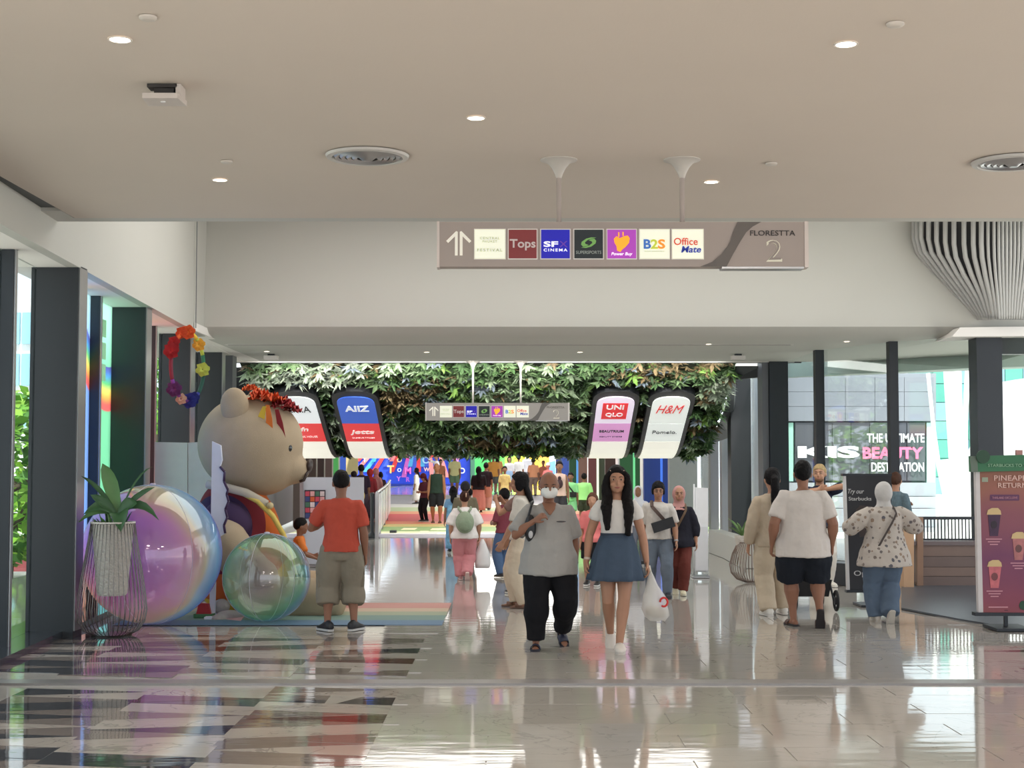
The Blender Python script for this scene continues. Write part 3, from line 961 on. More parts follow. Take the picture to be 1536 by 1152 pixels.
def shoe(root, s, sd, kind, rgb, sole_rgb):
    H = s.H
    so, fd, up, sx = shoe_rings(s, sd)
    m = mat('shoe_%d_%d_%d' % rgb, rgb, 0.5, var=.06, scale=12)
    ms = mat('sole_%d_%d_%d' % sole_rgb, sole_rgb, 0.6, var=.05, scale=12)
    rg = []
    if kind == 'sneaker':
        for o, hw, zc, hh in [(-.052, .012, .026, .016), (-.044, .023, .032, .026), (-.01, .025, .036, .034), (.02, .025, .032, .028), (.055, .028, .023, .019), (.09, .027, .018, .014), (.115, .013, .015, .010)]:
            rg.append(oring(so + fd * o * H + up * zc * H, sx, up, hw * H, hh * H, 12))
        o = part('shoe', MB().loft(rg), m, root, True)
    elif kind == 'clog':
        for o, hw, zc, hh in [(-.052, .012, .020, .012), (-.044, .024, .024, .018), (-.005, .027, .024, .020), (.03, .029, .030, .026), (.07, .033, .026, .022), (.10, .028, .020, .016), (.12, .012, .016, .008)]:
            rg.append(oring(so + fd * o * H + up * zc * H, sx, up, hw * H, hh * H, 12))
        o = part('shoe', MB().loft(rg), m, root, True)
    else:                                    # slide sandal: one broad strap over the instep
        for k in range(7):
            t = PI * k / 6
            c = so + fd * .055 * H + sx * math.cos(t) * .029 * H + up * (.008 + math.sin(t) * .028) * H
            nrm = (sx * math.cos(t) + up * math.sin(t))
            rg.append([c - fd * .026 * H + nrm * .003, c + fd * .022 * H + nrm * .003, c + fd * .022 * H - nrm * .003, c - fd * .026 * H - nrm * .003])
        o = part('sandal', MB().loft(rg), m, root, True)
    rr = [[], []]
    for a, hw in [(-.054, .010), (-.046, .021), (-.015, .022), (.03, .024), (.07, .029), (.10, .026), (.118, .012)]:
        for i, z in enumerate((0.0, .012)):
            rr[i].append((a, hw, z))
    def outline(z):
        pts = [so + fd * a * H + sx * hw * H + up * z * H for a, hw, _ in rr[0]]
        pts += [so + fd * a * H - sx * hw * H + up * z * H for a, hw, _ in reversed(rr[0])]
        return pts
    part('sole', MB().loft([outline(0.0), outline(.006), outline(.013)]), ms, o, 40)
    return o

LOCK = bpy.data.textures.new('hair_locks', 'CLOUDS')
LOCK.noise_scale = 0.05
GROUNDS = []
def person(label, at, top, face, z0=None, vox=.016, skin_rgb=(150, 108, 86), hair=('short', (26, 22, 22)), wear=(), shoes=('sneaker', (40, 40, 44), (210, 210, 206)), H=None,
           hands=(25, 25), feat=None, palms=(None, None), extra=None, group=None, **pose):
    """at = (px, d) or (px, py) with d/py told apart by size: d < 100 < py; top = image row of the crown"""
    px, q = at
    if q > 130:
        g = F(px, q)
        d = g.y
    else:
        d = q
    z0 = zf(d) if z0 is None else z0
    X = P(px, 700, d).x
    if H is None:
        H = P(px, top, d).z - z0
    s = Fig(H, **pose)
    root = thing('person', label, 'person', (X, d, z0), math.radians(face), group)
    near = vox < .012
    mb = body_mb(s, 1)
    for sd, c, pl in ((-1, hands[0], palms[0]), (1, hands[1], palms[1])):
        hand_mb(mb, s, sd, c, palm=V(pl) if pl else None)
    if extra:
        extra(mb, s)
    b = link('body', mb.mesh('body', skin(skin_rgb), True), root)
    defer(b, ('REMESH', dict(mode='VOXEL', voxel_size=vox if not near else .0075)), ('SMOOTH', dict(factor=.5, iterations=2 if near else 1)))
    if hair:
        st, rgb = hair[0], hair[1]
        h = link('hair' if st != 'hijab' else 'headscarf', hair_mb(s, st, *(hair[2:3])).mesh('hair', mat('hair_%d_%d_%d' % rgb, rgb, .6, var=.3, scale=30, bump=.5, bscale=50, spec=.12) if st != 'hijab' else cloth(rgb), True), root)
        defer(h, ('REMESH', dict(mode='VOXEL', voxel_size=min(vox, .012))), ('SMOOTH', dict(factor=.5, iterations=3)), ('DISPLACE', dict(texture=LOCK, strength=.016 if st != 'hijab' else .004, mid_level=.4)))
    for nm, mk, m in wear:
        mesh = mk(s).mesh(nm, m if not isinstance(m, tuple) else cloth(m), True)
        o = link(nm, mesh, root)
        if nm == 'skirt':
            continue
        defer(o, ('REMESH', dict(mode='VOXEL', voxel_size=max(vox, .011))), ('SMOOTH', dict(factor=.5, iterations=4)),
              ('DISPLACE', dict(texture=FOLD, strength=.030 if near else .012, mid_level=.36)))
    if shoes:
        for sd in (-1, 1):
            shoe(root, s, sd, *shoes)
    if feat:
        k = H * s.hs
        me, mi, mm = mat('eye_white', (158, 146, 138), .4), mat('iris_dark', (30, 20, 16), .2), mat('lips_%d_%d_%d' % feat, feat, .5)
        mbw = mat('eyebrow_dark', (36, 28, 26), .7)
        for sd in (-1, 1):
            e = MB(); s.hell(e, sd * .0185, .0465, .0015, .0080, .005, .0028, 10, 7)
            eo = part('eye', e, me, root, True)
            e = MB(); s.hell(e, sd * .0185, .0500, .0015, .0040, .003, .0036, 8, 6)
            part('iris', e, mi, eo, True)
            e = MB(); e.tube([s.head(sd * .008, .0535, .0135), s.head(sd * .018, .0535, .017), s.head(sd * .029, .046, .0135)], [.0012 * k * 1.3, .0022 * k, .0010 * k], 6)
            part('eyebrow', e, mbw, root, True)
        e = MB(); s.hell(e, 0, .0505, -.037, .0135, .005, .0038, 10, 7)
        part('mouth', e, mm, root, True)
    root['H'] = H
    return root, s
def torso_of(**k): return lambda s: shirt_mb(s, **k)
def pants_of(**k): return lambda s: pants_mb(s, **k)
def skirt_of(**k): return lambda s: skirt_mb(s, **k)
def TOP(rgb, **k): return ('shirt', torso_of(**k), rgb)
def PANTS(rgb, **k): return ('trousers', pants_of(**k), rgb)
def SHORTS(rgb, length=.46, loose=.022, **k): return ('shorts', pants_of(length=length, loose=loose, **k), rgb)
def SKIRT(rgb, **k): return ('skirt', skirt_of(**k), rgb)
def figpart(root, s, name, mb, m, smooth=True, label=None):
    return part(name, mb, m, root, smooth, label=label)
def held(name, label, cat, root, mb_world, m, group=None):
    """a thing carried by a figure: own top-level object; mesh given in the figure's frame"""
    M = MW[root]
    mb_world.xf(M)
    c = sum(mb_world.v, V()) / len(mb_world.v)
    zmin = min(p.z for p in mb_world.v)
    loc = V((c.x, c.y, zmin))
    mb_world.xf(Matrix.Translation(-loc))
    o = thing(name, label, cat, loc, 0, group)
    return o, M
# ================================================================ ceiling fittings
M_lampglow = mat('lamp_lens', (255, 236, 214), .4, var=.01, emit=9)
M_trimring = mat('lamp_trim', (228, 220, 212), .5)
def ceil_pt(px, py, z=Z1): return F(px, py, z)
dl_txt = ['in the ceiling at the near left corner', 'in the ceiling at the near right corner', 'midway across the ceiling, left of the sign poles', 'in the ceiling beyond the left smoke detector', 'in the ceiling just right of the second sign pole']
for (px, py), t in zip([(180, 58), (1269, 65), (714, 176), (330, 269), (1067, 272)], dl_txt):
    c = ceil_pt(px, py)
    o = thing('downlight', 'small round warm white downlight ' + t, 'light', (c.x, c.y, Z1 - .003), 0, 'hall downlights')
    part('trim_ring', MB().lathe([(.050, 0), (.066, 0), (.066, -.006), (.056, -.006), (.050, 0)], n=28, cap=False), M_trimring, o)
    part('lens', MB().lathe([(.055, -.001), (.055, -.004)], n=24), M_lampglow, o)
    lamp('downlight_beam', 'SPOT', (c.x, c.y, Z1 - .03), 55, (1, .88, .74), (0, 0, 0), spot_size=math.radians(100), spot_blend=.6, shadow_soft_size=.05)
for (px, py), t in zip([(222, 24), (340, 241), (1343, 34), (1157, 244)], ['nearest the left corner of the ceiling', 'beside the far left downlight', 'above the near right downlight', 'right of the second sign pole']):
    c = ceil_pt(px, py)
    o = thing('smoke_detector', 'flat white round detector disc on the ceiling, ' + t, 'detector', (c.x, c.y, Z1 - .003), 0, 'ceiling detectors')
    part('body', MB().lathe([(.030, 0), (.046, 0), (.046, -.010), (.036, -.018), (.02, -.02)], n=24), mat('detector_white', (206, 198, 190), .5), o)
def diffuser(px, py, t):
    c = ceil_pt(px, py)
    o = thing('air_diffuser', 'round silver ceiling air diffuser with concentric rings, ' + t, 'vent', (c.x, c.y, Z1 - .003), 0, 'round air diffusers')
    part('rim', MB().lathe([(.295, 0), (.310, -.004), (.300, -.022), (.262, -.026), (.255, -.004)], n=48, cap=False), mat('diffuser_white', (196, 192, 188), .4), o)
    part('backing', MB().lathe([(.265, -.001), (.265, -.003)], n=40), mat('diffuser_dark', (70, 68, 66), .6), o)
    for k, r in enumerate((.225, .180, .135, .090)):
        part('ring', MB().lathe([(r, -.002), (r + .026, -.010 - .004 * k), (r + .010, -.026 - .004 * k), (r - .014, -.018 - .004 * k), (r, -.002)], n=40, cap=False), M_steel, o)
    part('core', MB().lathe([(.060, -.002), (.066, -.02), (.03, -.046)], n=24), M_steel, o)
diffuser(551, 232, 'left of the hanging sign')
diffuser(1520, 241, 'at the right edge of the picture')
c = ceil_pt(246, 128)
o = thing('wireless_router', 'square white wireless access box hanging under a dark ceiling bracket at left', 'router', (c.x, c.y, Z1 - .003))
part('housing', MB().prism([(-.105, -.10, -.10), (.105, -.10, -.10), (.118, .10, -.10), (-.118, .10, -.10)], (0, 0, .032)), mat('router_white', (208, 198, 192), .4), o, 40)
part('bracket', MB().box(-.055, .065, -.02, .06, -.07, -.02).box(-.09, .09, -.05, .05, -.02, 0), mat('router_dark', (56, 52, 50), .6), o, None)
part('side_clip', MB().box(.082, .112, -.05, .08, -.07, 0), mat('router_white', (208, 198, 192), .4), o, None)
part('emblem', text_mb('o', .03, .012).xf(Matrix.Translation((0, 0, 0))).xf(Matrix.Rotation(-PI / 2, 4, 'X')).xf(Matrix.Translation((0, -.02, -.102))), mat('router_mark', (230, 228, 228), .4), o, None)
# soffit fittings
a, b = F(338, 517, Z2), F(1190, 517, Z2)
o = thing('slot_diffuser', 'long thin dark air slot running across the lower white soffit', 'vent', ((a.x + b.x) / 2, a.y, Z2))
part('frame', MB().box(-(b.x - a.x) / 2, (b.x - a.x) / 2, -.05, .05, -.006, 0), mat('slot_white', (216, 212, 208), .5), o, None)
part('slot', MB().box(-(b.x - a.x) / 2 + .05, (b.x - a.x) / 2 - .05, -.035, -.005, -.009, -.006), mat('slot_dark', (40, 40, 42), .6), o, None)
for px, t in ((407, 'above the left light boxes'), (1107, 'above the right end of the planted hood')):
    c = F(px, 531, Z2)
    o = thing('security_camera', 'small white camera box on the soffit edge ' + t, 'camera', (c.x, c.y, Z2), 0, 'soffit camera boxes')
    part('housing', MB().box(-.12, .12, -.10, .10, -.10, -.035), mat('camera_white', (222, 216, 212), .4), o, None)
    part('bracket', MB().box(-.06, .06, -.05, .05, -.035, 0), M_darker, o, None)
for px, py in ((400, 527), (1063, 516), (1270, 512), (640, 528), (870, 528)):
    c = F(px, py, Z2)
    o = thing('soffit_downlight', 'tiny white downlight in the lower soffit ' + {400: 'beside the left camera box', 1063: 'near the right camera box', 1270: 'over the right glazing', 640: 'above the far hanging sign, left one', 870: 'above the far hanging sign, right one'}[px], 'light', (c.x, c.y, Z2))
    part('trim_ring', MB().lathe([(.045, 0), (.06, 0), (.06, -.006), (.045, -.006), (.045, 0)], n=20, cap=False), M_trimring, o)
    part('lens', MB().lathe([(.046, -.001), (.046, -.004)], n=16), M_lampglow, o)

# ================================================================ hanging direction signs
M_tile_white = mat('lit_cream_tile', (238, 240, 220), .5, var=.02, emit=.42)
def sign(name, mname, label, cpx, py0, py1, d, body, poles, back, em):
    """laid out in the pixels of the near sign: x from -277 to 277, z from -34 to 34; U metres per pixel"""
    U = 10.86 / FOC
    c = (P(cpx, py0, d) + P(cpx, py1, d)) / 2
    o = thing(name, label, 'sign', c)
    def Rt(x0, x1, z0, z1, y0, y1): return MB().box(x0 * U, x1 * U, y0, y1, z0 * U, z1 * U)
    part('housing', Rt(-277, 277, -34, 34, 0, .13), mat(mname + '_body', body, .5, .1, var=.04, scale=3), o, None)
    part('end_cap', Rt(275, 281, -35, 35, -.006, .136), mat(mname + '_cap', tuple(min(255, q + 45) for q in body), .4, .2), o, None)
    part('end_cap', Rt(-280, -276, -35, 35, -.004, .134), mat(mname + '_cap', (0, 0, 0)), o, None)
    part('bottom_rail', Rt(150, 274, -37, -34, -.004, .13), M_steel, o, None)
    sw = [(117, -34), (135, -27), (149, -15), (158, -4), (163, 5), (167, 18), (174, 34), (210, 34), (197, 27), (187, 18), (178, 4), (167, -15), (157, -34)]
    part('swoosh', MB().prism([(x * U, -.006, z * U) for x, z in sw], (0, .006, 0)), mat(mname + '_swoosh', tuple(int(q * .62) for q in body), .5), o, None)
    def T(parent, s, x, z, w, h, rgb, e=0, y=-.012, **k):
        mb = text_mb(s, w * U, h * U, .003, **k).xf(Matrix.Translation((x * U, y, z * U)))
        return part('lettering', mb, mat('ink_%d_%d_%d_%d' % (*rgb, int(e * 10)), rgb, .5, var=.02, emit=e), parent, None)
    T(o, 'FLORESTTA', 227, 17, 68, 8, back, y=-.004)
    T(o, '2', 229, -10, 24, 33, (236, 232, 214), y=-.003, bold=.0)
    T(o, '2', 229.6, -9.2, 19, 29, tuple(int(q * .9) for q in body), y=-.006, bold=-.012)
    for sx in (-1, 1):
        ar = [(-1.5, 19), (-1.5, 14), (-1.5, -17), (-5.8, -17), (-5.8, 12), (-16, 2), (-19, 5), (-4, 20)]
        part('arrow', MB().prism([((-247 + sx * -x) * U, -.006, z * U) for x, z in ar], (0, .006, 0)), mat('arrow_white', (236, 232, 220), .5, emit=.2), o, None)
    tiles = [(-223, -177, (238, 240, 220)), (-172, -129, (112, 38, 40)), (-123, -79, (16, 14, 168)), (-73, -29, (18, 28, 32)), (-23, 21, (166, 62, 178)), (26, 71, (238, 240, 220)), (75, 122, (238, 240, 220))]
    for i, (x0, x1, rgb) in enumerate(tiles):
        rim = part('logo_tile', Rt(x0 - 1, x1 + 1, -23, 23.5, -.006, 0), mat('tile_rim', (206, 202, 196), .4, emit=.25), o, None)
        part('tile_face', Rt(x0 + .4, x1 - .4, -21.6, 22, -.010, -.006), mat(mname + '_tile_%d_%d_%d' % rgb, rgb, .45, var=.02, emit=em), rim, None)
        xm = (x0 + x1) / 2
        if i == 0:
            T(rim, 'CENTRAL', xm, 9, 30, 3.4, (188, 194, 172), spacing=1.2); T(rim, 'PHUKET', xm, 4, 22, 3.4, (188, 194, 172), spacing=1.2); T(rim, 'FESTIVAL', xm, -9, 38, 4.5, (168, 176, 156), spacing=1.3)
        elif i == 1:
            T(rim, 'Tops', xm, -1, 39, 17, (196, 184, 182) if em < .5 else (250, 244, 240), .15, bold=.02)
        elif i == 2:
            T(rim, 'SF', xm - 7, 0, 22, 8.5, (240, 240, 250), .5, bold=.03); T(rim, 'X', xm + 12, 0, 12, 9, (110, 60, 170), .2); T(rim, 'CINEMA', xm, -9, 36, 4.4, (236, 236, 250), .5, bold=.02, spacing=1.3)
        elif i == 3:
            for q in (1, -1):
                cs = [(12, 12), (4, 12.5), (-4, 10), (-11, 4), (-12, -1), (-9, -5), (-4, -4), (0, -2), (-5, 0), (-6, 3), (-1, 8), (5, 10)]
                part('emblem', MB().prism([((xm + q * x * .95) * U, -.013, (2.2 + q * (z - 2.5) * .8) * U) for x, z in cs], (0, .004, 0)), mat('emblem_green', (110, 160, 84), .5, emit=.3), rim, None)
            T(rim, 'SUPERSPORTS', xm, -12.5, 38, 4.6, (150, 158, 152), .2)
        elif i == 4:
            cs = [(-12, 8), (-11, 2), (-8, -3), (-7, -10), (-2, -12), (1, -8), (6, -4), (11, 2), (12, 9), (9, 13), (3, 12), (-3, 9), (-8, 12)]
            part('emblem', MB().prism([((xm + x) * U, -.013, z * U) for x, z in cs], (0, .004, 0)), mat('emblem_orange', (246, 164, 40), .5, emit=.5), rim, None)
            part('emblem_prongs', Rt(xm - 5.5, xm - 3.5, 11, 18, -.013, -.009).add(*(lambda m: (m.v, m.f))(Rt(xm + 1, xm + 3, 12.5, 18.5, -.013, -.009))), mat('emblem_orange', (0, 0, 0)), rim, None)
            T(rim, 'Power Buy', xm, -15.5, 32, 6, (248, 240, 250), .5, bold=.02, shear=.2)
        elif i == 5:
            for ch, dx, col in (('B', -11, (60, 110, 190)), ('2', -.5, (196, 206, 70)), ('S', 10.5, (240, 150, 50))):
                T(rim, ch, xm + dx, 0, 11, 14.5, col, .3, bold=.03)
            T(rim, 'book stationery', xm, -11, 30, 2, (200, 206, 190))
        else:
            T(rim, 'Office', xm - 3, 4, 36, 11, (206, 70, 56), .3, bold=.01); T(rim, 'Mate', xm + 5, -8, 30, 10, (40, 60, 160), .3, bold=.02, shear=.2)
    for px, ztop in poles:
        x = (P(px, 500, d).x - c.x)
        zt = ztop - c.z
        pl = part('pole', MB().tube([(x, .065, 33 * U), (x, .065, zt)], .019, 14), mat(mname + '_pole', tuple(min(255, q + 8) for q in body), .5), o, 40)
        part('flange', MB().lathe([(.021, zt - .14), (.03, zt - .11), (.055, zt - .06), (.09, zt - .022), (.14, zt - .006), (.14, zt)], (x, .065, 0), 28), mat('flange_white', (196, 190, 184), .5), pl, 40)
    return o
sign('hanging_sign', 'near_sign', 'long taupe direction sign with double arrow and seven square logo tiles, hanging nearest the viewer', 933.5, 333, 400, 10.86, (164, 152, 146), [(839, Z1), (1026, Z1)], (52, 46, 46), .38)
sign('hanging_sign', 'far_sign', 'smaller looking pale grey direction sign hanging in front of the planted green hood', 746, 604, 631, 28.15, (160, 156, 152), [(709.5, Z2), (781, Z2)], (110, 106, 102), .22)

# ================================================================ planted hood with four light boxes
def hood_z(d):
    return 3.70 - .406 * (d - 28.6) if d < 31.9 else 2.36 - .406 * (d - 31.9) + .115 * (d - 31.9) ** 2 * 1.02
HX0, HX1 = -5.35, 4.40
hood = thing('living_wall', 'broad sloping green wall of dense ferny plants above the passage entrance', 'green wall', (0, 28.6, 2.1))
hb = MB()
ds = [28.45, 29.5, 30.5, 31.5, 32.2, 32.9, 33.6]
hb.loft([[V((HX0, d, hood_z(d) + .05)), V((HX1, d, hood_z(d) + .05)), V((HX1, d, hood_z(d) + .25)), V((HX0, d, hood_z(d) + .25))] for d in ds])
part('backing', hb, mat('planter_backing', (38, 44, 30), .9, var=.3, scale=3), hood, None, True)
part('lip', MB().box(HX0 + .3, HX1 + .1, 33.5, 33.75, hood_z(33.6) - .05, 3.9), mat('hood_lip', (120, 150, 84), .8, var=.2), hood, None, True)
LEAF = [mat('leaf_%d' % i, c, .6, var=.35, scale=6, spec=.3) for i, c in enumerate([(70, 98, 60), (100, 124, 86), (132, 150, 122), (158, 170, 152), (56, 74, 50), (106, 92, 66), (98, 130, 62), (112, 124, 134)])]
def rosette(seed, n=11, r=.20):
    R = random.Random(seed)
    mb = MB()
    for k in range(n):
        a = 2 * PI * k / n + R.uniform(-.3, .3)
        L = r * R.uniform(.7, 1.15)
        up = R.uniform(.25, 1.0)
        w = L * .17
        dx, dy = math.cos(a), math.sin(a)
        p = [V((dx * L * t, dy * L * t, L * up * (t - .55 * t * t) * 1.3)) for t in (0, .45, 1)]
        sx = V((-dy, dx, 0))
        mb.add([p[0] - sx * w * .3, p[0] + sx * w * .3, p[1] + sx * w, p[2], p[1] - sx * w, p[1] + V((0, 0, -.012))], [(0, 1, 2, 5), (0, 5, 4), (5, 2, 3), (5, 3, 4)])
    return mb
slope = math.atan(.406)
def on_hood(x, d, off=0):
    n = V((0, -math.sin(slope), -math.cos(slope)))
    return V((x, d, hood_z(d))) + n * off
R = random.Random(5)
fol = MB()
tmpl = [rosette(i, 9) for i in range(6)]
def patch(x, d):                          # which planting grows where
    v = math.sin(x * 1.3 + 1.7 * math.sin(d * 1.1)) + math.sin(d * 2.3 + x * .7) * .8 + R.uniform(-.6, .6)
    return v
mats_idx = []
bm_f = {i: MB() for i in range(len(LEAF))}
BOXX = [P(px, 620, 30.5).x for px in (450, 537.5, 921, 1003)]
def under_box(x, d, m=.5): return d > 29.35 and any(abs(x - b) < m for b in BOXX)
for k in range(4200):
    x, d = R.uniform(HX0, HX1), R.uniform(28.5, 33.6)
    if under_box(x, d, .54): continue
    if d < 28.5 + .4 and R.random() < .3: continue
    v = patch(x, d)
    i = (3 if v > 1.15 else 2 if v > .6 else 1 if v > 0 else 0 if v > -.6 else 4 if v > -1.1 else 5)
    if R.random() < .12: i = R.choice([5, 6, 7])
    if d > 33.2: i = R.choice([6, 6, 1])
    t = tmpl[R.randrange(6)]
    s_ = R.uniform(.6, 1.15)
    Mx = Matrix.Translation(on_hood(x, d, R.uniform(-.02, .07))) @ Matrix.Rotation(PI + slope * (1 if d < 32.4 else .4), 4, 'X') @ Matrix.Rotation(R.uniform(0, 6.28), 4, 'Z') @ Matrix.Rotation(R.gauss(0, .35), 4, 'X') @ Matrix.Scale(s_, 4)
    bm_f[i].add([Mx @ p for p in t.v], t.f)
allf = MB(); midx = []
for i, m in bm_f.items():
    midx += [i] * len(m.f)
    allf.add(m.v, m.f)
allf.xf(mat_world(hood).inverted())
me = bpy.data.meshes.new('foliage')
me.from_pydata([tuple(p) for p in allf.v], [], allf.f)
for m in LEAF: me.materials.append(m)
me.polygons.foreach_set('material_index', midx)
fo = link('foliage', me, hood); fo['kind'] = 'stuff'
big = [[rosette(20 + i, 13, .25).mesh('fern_clump', LEAF[j]) for j in (2, 3, 6, 1, 7)] for i in range(3)]
wi = mat_world(hood).inverted()
for k in range(240):
    x, d = R.uniform(HX0 + .2, HX1 - .1), R.uniform(28.7, 33.4)
    while under_box(x, d, .64): x, d = R.uniform(HX0 + .2, HX1 - .1), R.uniform(28.7, 33.4)
    v = patch(x, d)
    o = link('fern_clump', big[k % 3][1 if v > .9 else 0 if v > .3 else 3 if v > -.5 else R.choice([2, 4, 3])], hood)
    o.location = wi @ on_hood(x, d, R.uniform(.04, .10))
    o.rotation_euler = (PI + slope + R.gauss(0, .3), R.gauss(0, .3), R.uniform(0, 6.28))
    o.scale = (1, 1, R.uniform(.8, 1.2))

def light_box(label, px, words_, cols, lean=0):
    """light box lying on the hood slope: arched top, straight sides, lip that curls at the foot"""
    d0 = 29.75
    x0 = P(px, 620, 30.5).x
    o = thing('light_box', label, 'sign', (x0, d0, hood_z(d0)), 0, 'light boxes on the green wall')
    def strip(w, da, db, off0, off1, arch):
        n = 14
        mb = MB()
        for off in (off0, off1):
            pts = []
            if arch:
                for k in range(n + 1):
                    t = PI - PI * k / n
                    pts.append((math.copysign(abs(math.cos(t)) ** .75, math.cos(t)) * w, da + .34 * (w / .385) * (1 - abs(math.sin(t)) ** .8)))
            else:
                pts += [(-w, da), (w, da)]
            m_ = [db] if db <= 31.9 else [31.9, 32.4, 32.9, 33.3, db]
            if db > 31.9 and da > 31.9: m_ = [32.4 + (db - 32.4) * q for q in (0, .4, .7, 1)]
            for q in m_: pts.append((w, q))
            for q in reversed(m_): pts.append((-w, q))
            mb.ring = pts
            mb.v += [on_hood(x0 + a, b, off) for a, b in pts]
        L = len(pts)
        nm = len(m_)
        top = list(range(0, L - 2 * nm))
        # faces: cap polygon then quads down the strip, both sides, then the rim
        for base, flip in ((0, False), (L, True)):
            f = [base + q for q in top] + [base + L - 2 * nm, base + L - 1]
            mb.f.append(tuple(f))
            for q in range(nm - 1):
                mb.f.append((base + L - 2 * nm + q, base + L - 2 * nm + q + 1, base + L - 2 - q, base + L - 1 - q))
        for q in range(L):
            r_ = (q + 1) % L
            mb.f.append((q, r_, L + r_, L + q))
        return mb
    part('frame', strip(.475, d0 - .22, 33.5, .02, .17, True), mat('box_frame_black', (34, 36, 40), .45), o, None, True)
    part('upper_panel', strip(.385, d0, 30.98, .14, .19, True), mat('panel_%d_%d_%d' % cols[0], cols[0], .4, var=.01, emit=.48), o, None, True)
    part('lower_panel', strip(.385, 31.0, 32.25, .14, .19, False) if False else MB().hexa([on_hood(x0 - .385, 31.0, .14), on_hood(x0 + .385, 31.0, .14), on_hood(x0 + .385, 31.88, .14), on_hood(x0 - .385, 31.88, .14)],
         [on_hood(x0 - .385, 31.0, .19), on_hood(x0 + .385, 31.0, .19), on_hood(x0 + .385, 31.88, .19), on_hood(x0 - .385, 31.88, .19)]), mat('panel_%d_%d_%d' % cols[1], cols[1], .4, var=.01, emit=.48), o, None, True)
    lip = MB()
    qs = [31.9, 32.3, 32.7, 33.1, 33.55]
    lip.loft([[on_hood(x0 - .385, q, .19), on_hood(x0 + .385, q, .19), on_hood(x0 + .385, q, .12), on_hood(x0 - .385, q, .12)] for q in qs])
    part('lip_panel', lip, mat('panel_lip', (236, 234, 222), .4, var=.01, emit=.6), o, None, True)
    for s_, dd, w, h, rgb, bold, shear, dx in words_:
        mb = text_mb(s_, w, h, .004, bold=bold, shear=shear)
        Mx = Matrix.Translation(on_hood(x0 + dx, dd, .197)) @ Matrix.Rotation(PI / 2 - slope, 4, 'X')
        part('lettering', mb.xf(Mx), mat('ink_%d_%d_%d_5' % rgb, rgb, .5, var=.02, emit=.3), o, None, True)
    return o, x0
light_box('tall arched light box, white over red, partly behind the plush bear head', 450, [('KN:A', 30.3, .50, .30, (24, 24, 26), 0, 0, 0), ('fn', 31.25, .16, .20, (250, 236, 232), .02, .2, .0), ('STEAK HOUSE', 31.62, .46, .09, (250, 236, 232), 0, 0, 0)], ((226, 232, 236), (222, 52, 54)))
bo, bx0 = light_box('tall arched light box, blue over red, second from the left on the green wall', 537.5, [('AIIZ', 30.27, .50, .28, (238, 244, 252), .03, 0, 0), ('jetts', 31.42, .52, .26, (250, 236, 232), .02, .25, 0), ('24 HOUR FITNESS', 31.68, .48, .05, (250, 236, 232), 0, 0, 0)], ((52, 92, 190), (222, 58, 62)))
ub, ux0 = light_box('tall arched light box, white over pink, with a red square emblem', 921, [('UNI', 30.2, .36, .22, (250, 240, 240), .02, 0, 0), ('QLO', 30.56, .36, .22, (250, 240, 240), .02, 0, 0), ('BEAUTRIUM', 31.35, .52, .12, (40, 30, 46), .02, 0, 0), ('BEAUTY STORE', 31.62, .48, .06, (90, 60, 100), 0, 0, 0)], ((232, 220, 240), (214, 150, 204)))
mb = MB().hexa([on_hood(ux0 + a, b, .191) for a, b in ((-.26, 30.02), (.26, 30.02), (.26, 30.76), (-.26, 30.76))], [on_hood(ux0 + a, b, .1945) for a, b in ((-.26, 30.02), (.26, 30.02), (.26, 30.76), (-.26, 30.76))])
part('emblem', mb, mat('emblem_red', (214, 40, 46), .5, emit=.5), ub, None, True)
light_box('tall arched white light box with thin red slanted letters, rightmost on the green wall', 1003, [('H&M', 30.3, .56, .40, (214, 60, 60), 0, .35, 0), ('Pomelo.', 31.4, .52, .18, (60, 60, 62), 0, 0, 0)], ((228, 234, 230), (228, 234, 231)))

# ================================================================ mural on the end wall
mur = thing('mural', 'bright blue mural of coloured rays and big letters on the far end wall', 'mural', P(617, 738, 81.0))
def mpoly(pts, y=80.95, t=.04): return MB().prism([P(px, py, y) for px, py in pts], (0, t, 0))
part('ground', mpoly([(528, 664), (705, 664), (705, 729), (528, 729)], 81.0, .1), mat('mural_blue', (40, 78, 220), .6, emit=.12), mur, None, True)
part('base', mpoly([(528, 726), (705, 726), (705, 729.5), (528, 729.5)], 80.9, .1), mat('mural_base', (34, 60, 160), .5), mur, None, True)
pal = [(240, 126, 60), (70, 170, 90), (226, 66, 70), (130, 84, 190), (196, 100, 190), (80, 170, 220), (240, 200, 80), (206, 80, 150), (60, 90, 200), (236, 150, 150)]
RR = random.Random(3)
for k in range(40):
    xt = 546 + k * 4.2
    a = (xt - 634) / 110.0
    ytop = 664
    ln = RR.choice([16, 22, 28, 36, 44, 52])
    yb = min(722, ytop + ln)
    xb_ = xt + a * (yb - ytop) * 1.5
    w = 5.4
    if xb_ - w < 530 or xb_ + w > 704: 
        continue
    part('ray_stripe', mpoly([(xt - 2.6, ytop), (xt + 2.6, ytop), (xb_ + w / 2 + 1, yb), (xb_ - w / 2 - 1, yb)], 80.93 - .002 * k), mat('mural_%d_%d_%d' % pal[k % 10], pal[(k * 3 + k // 5) % 10], .6, emit=.12), mur, None, True)
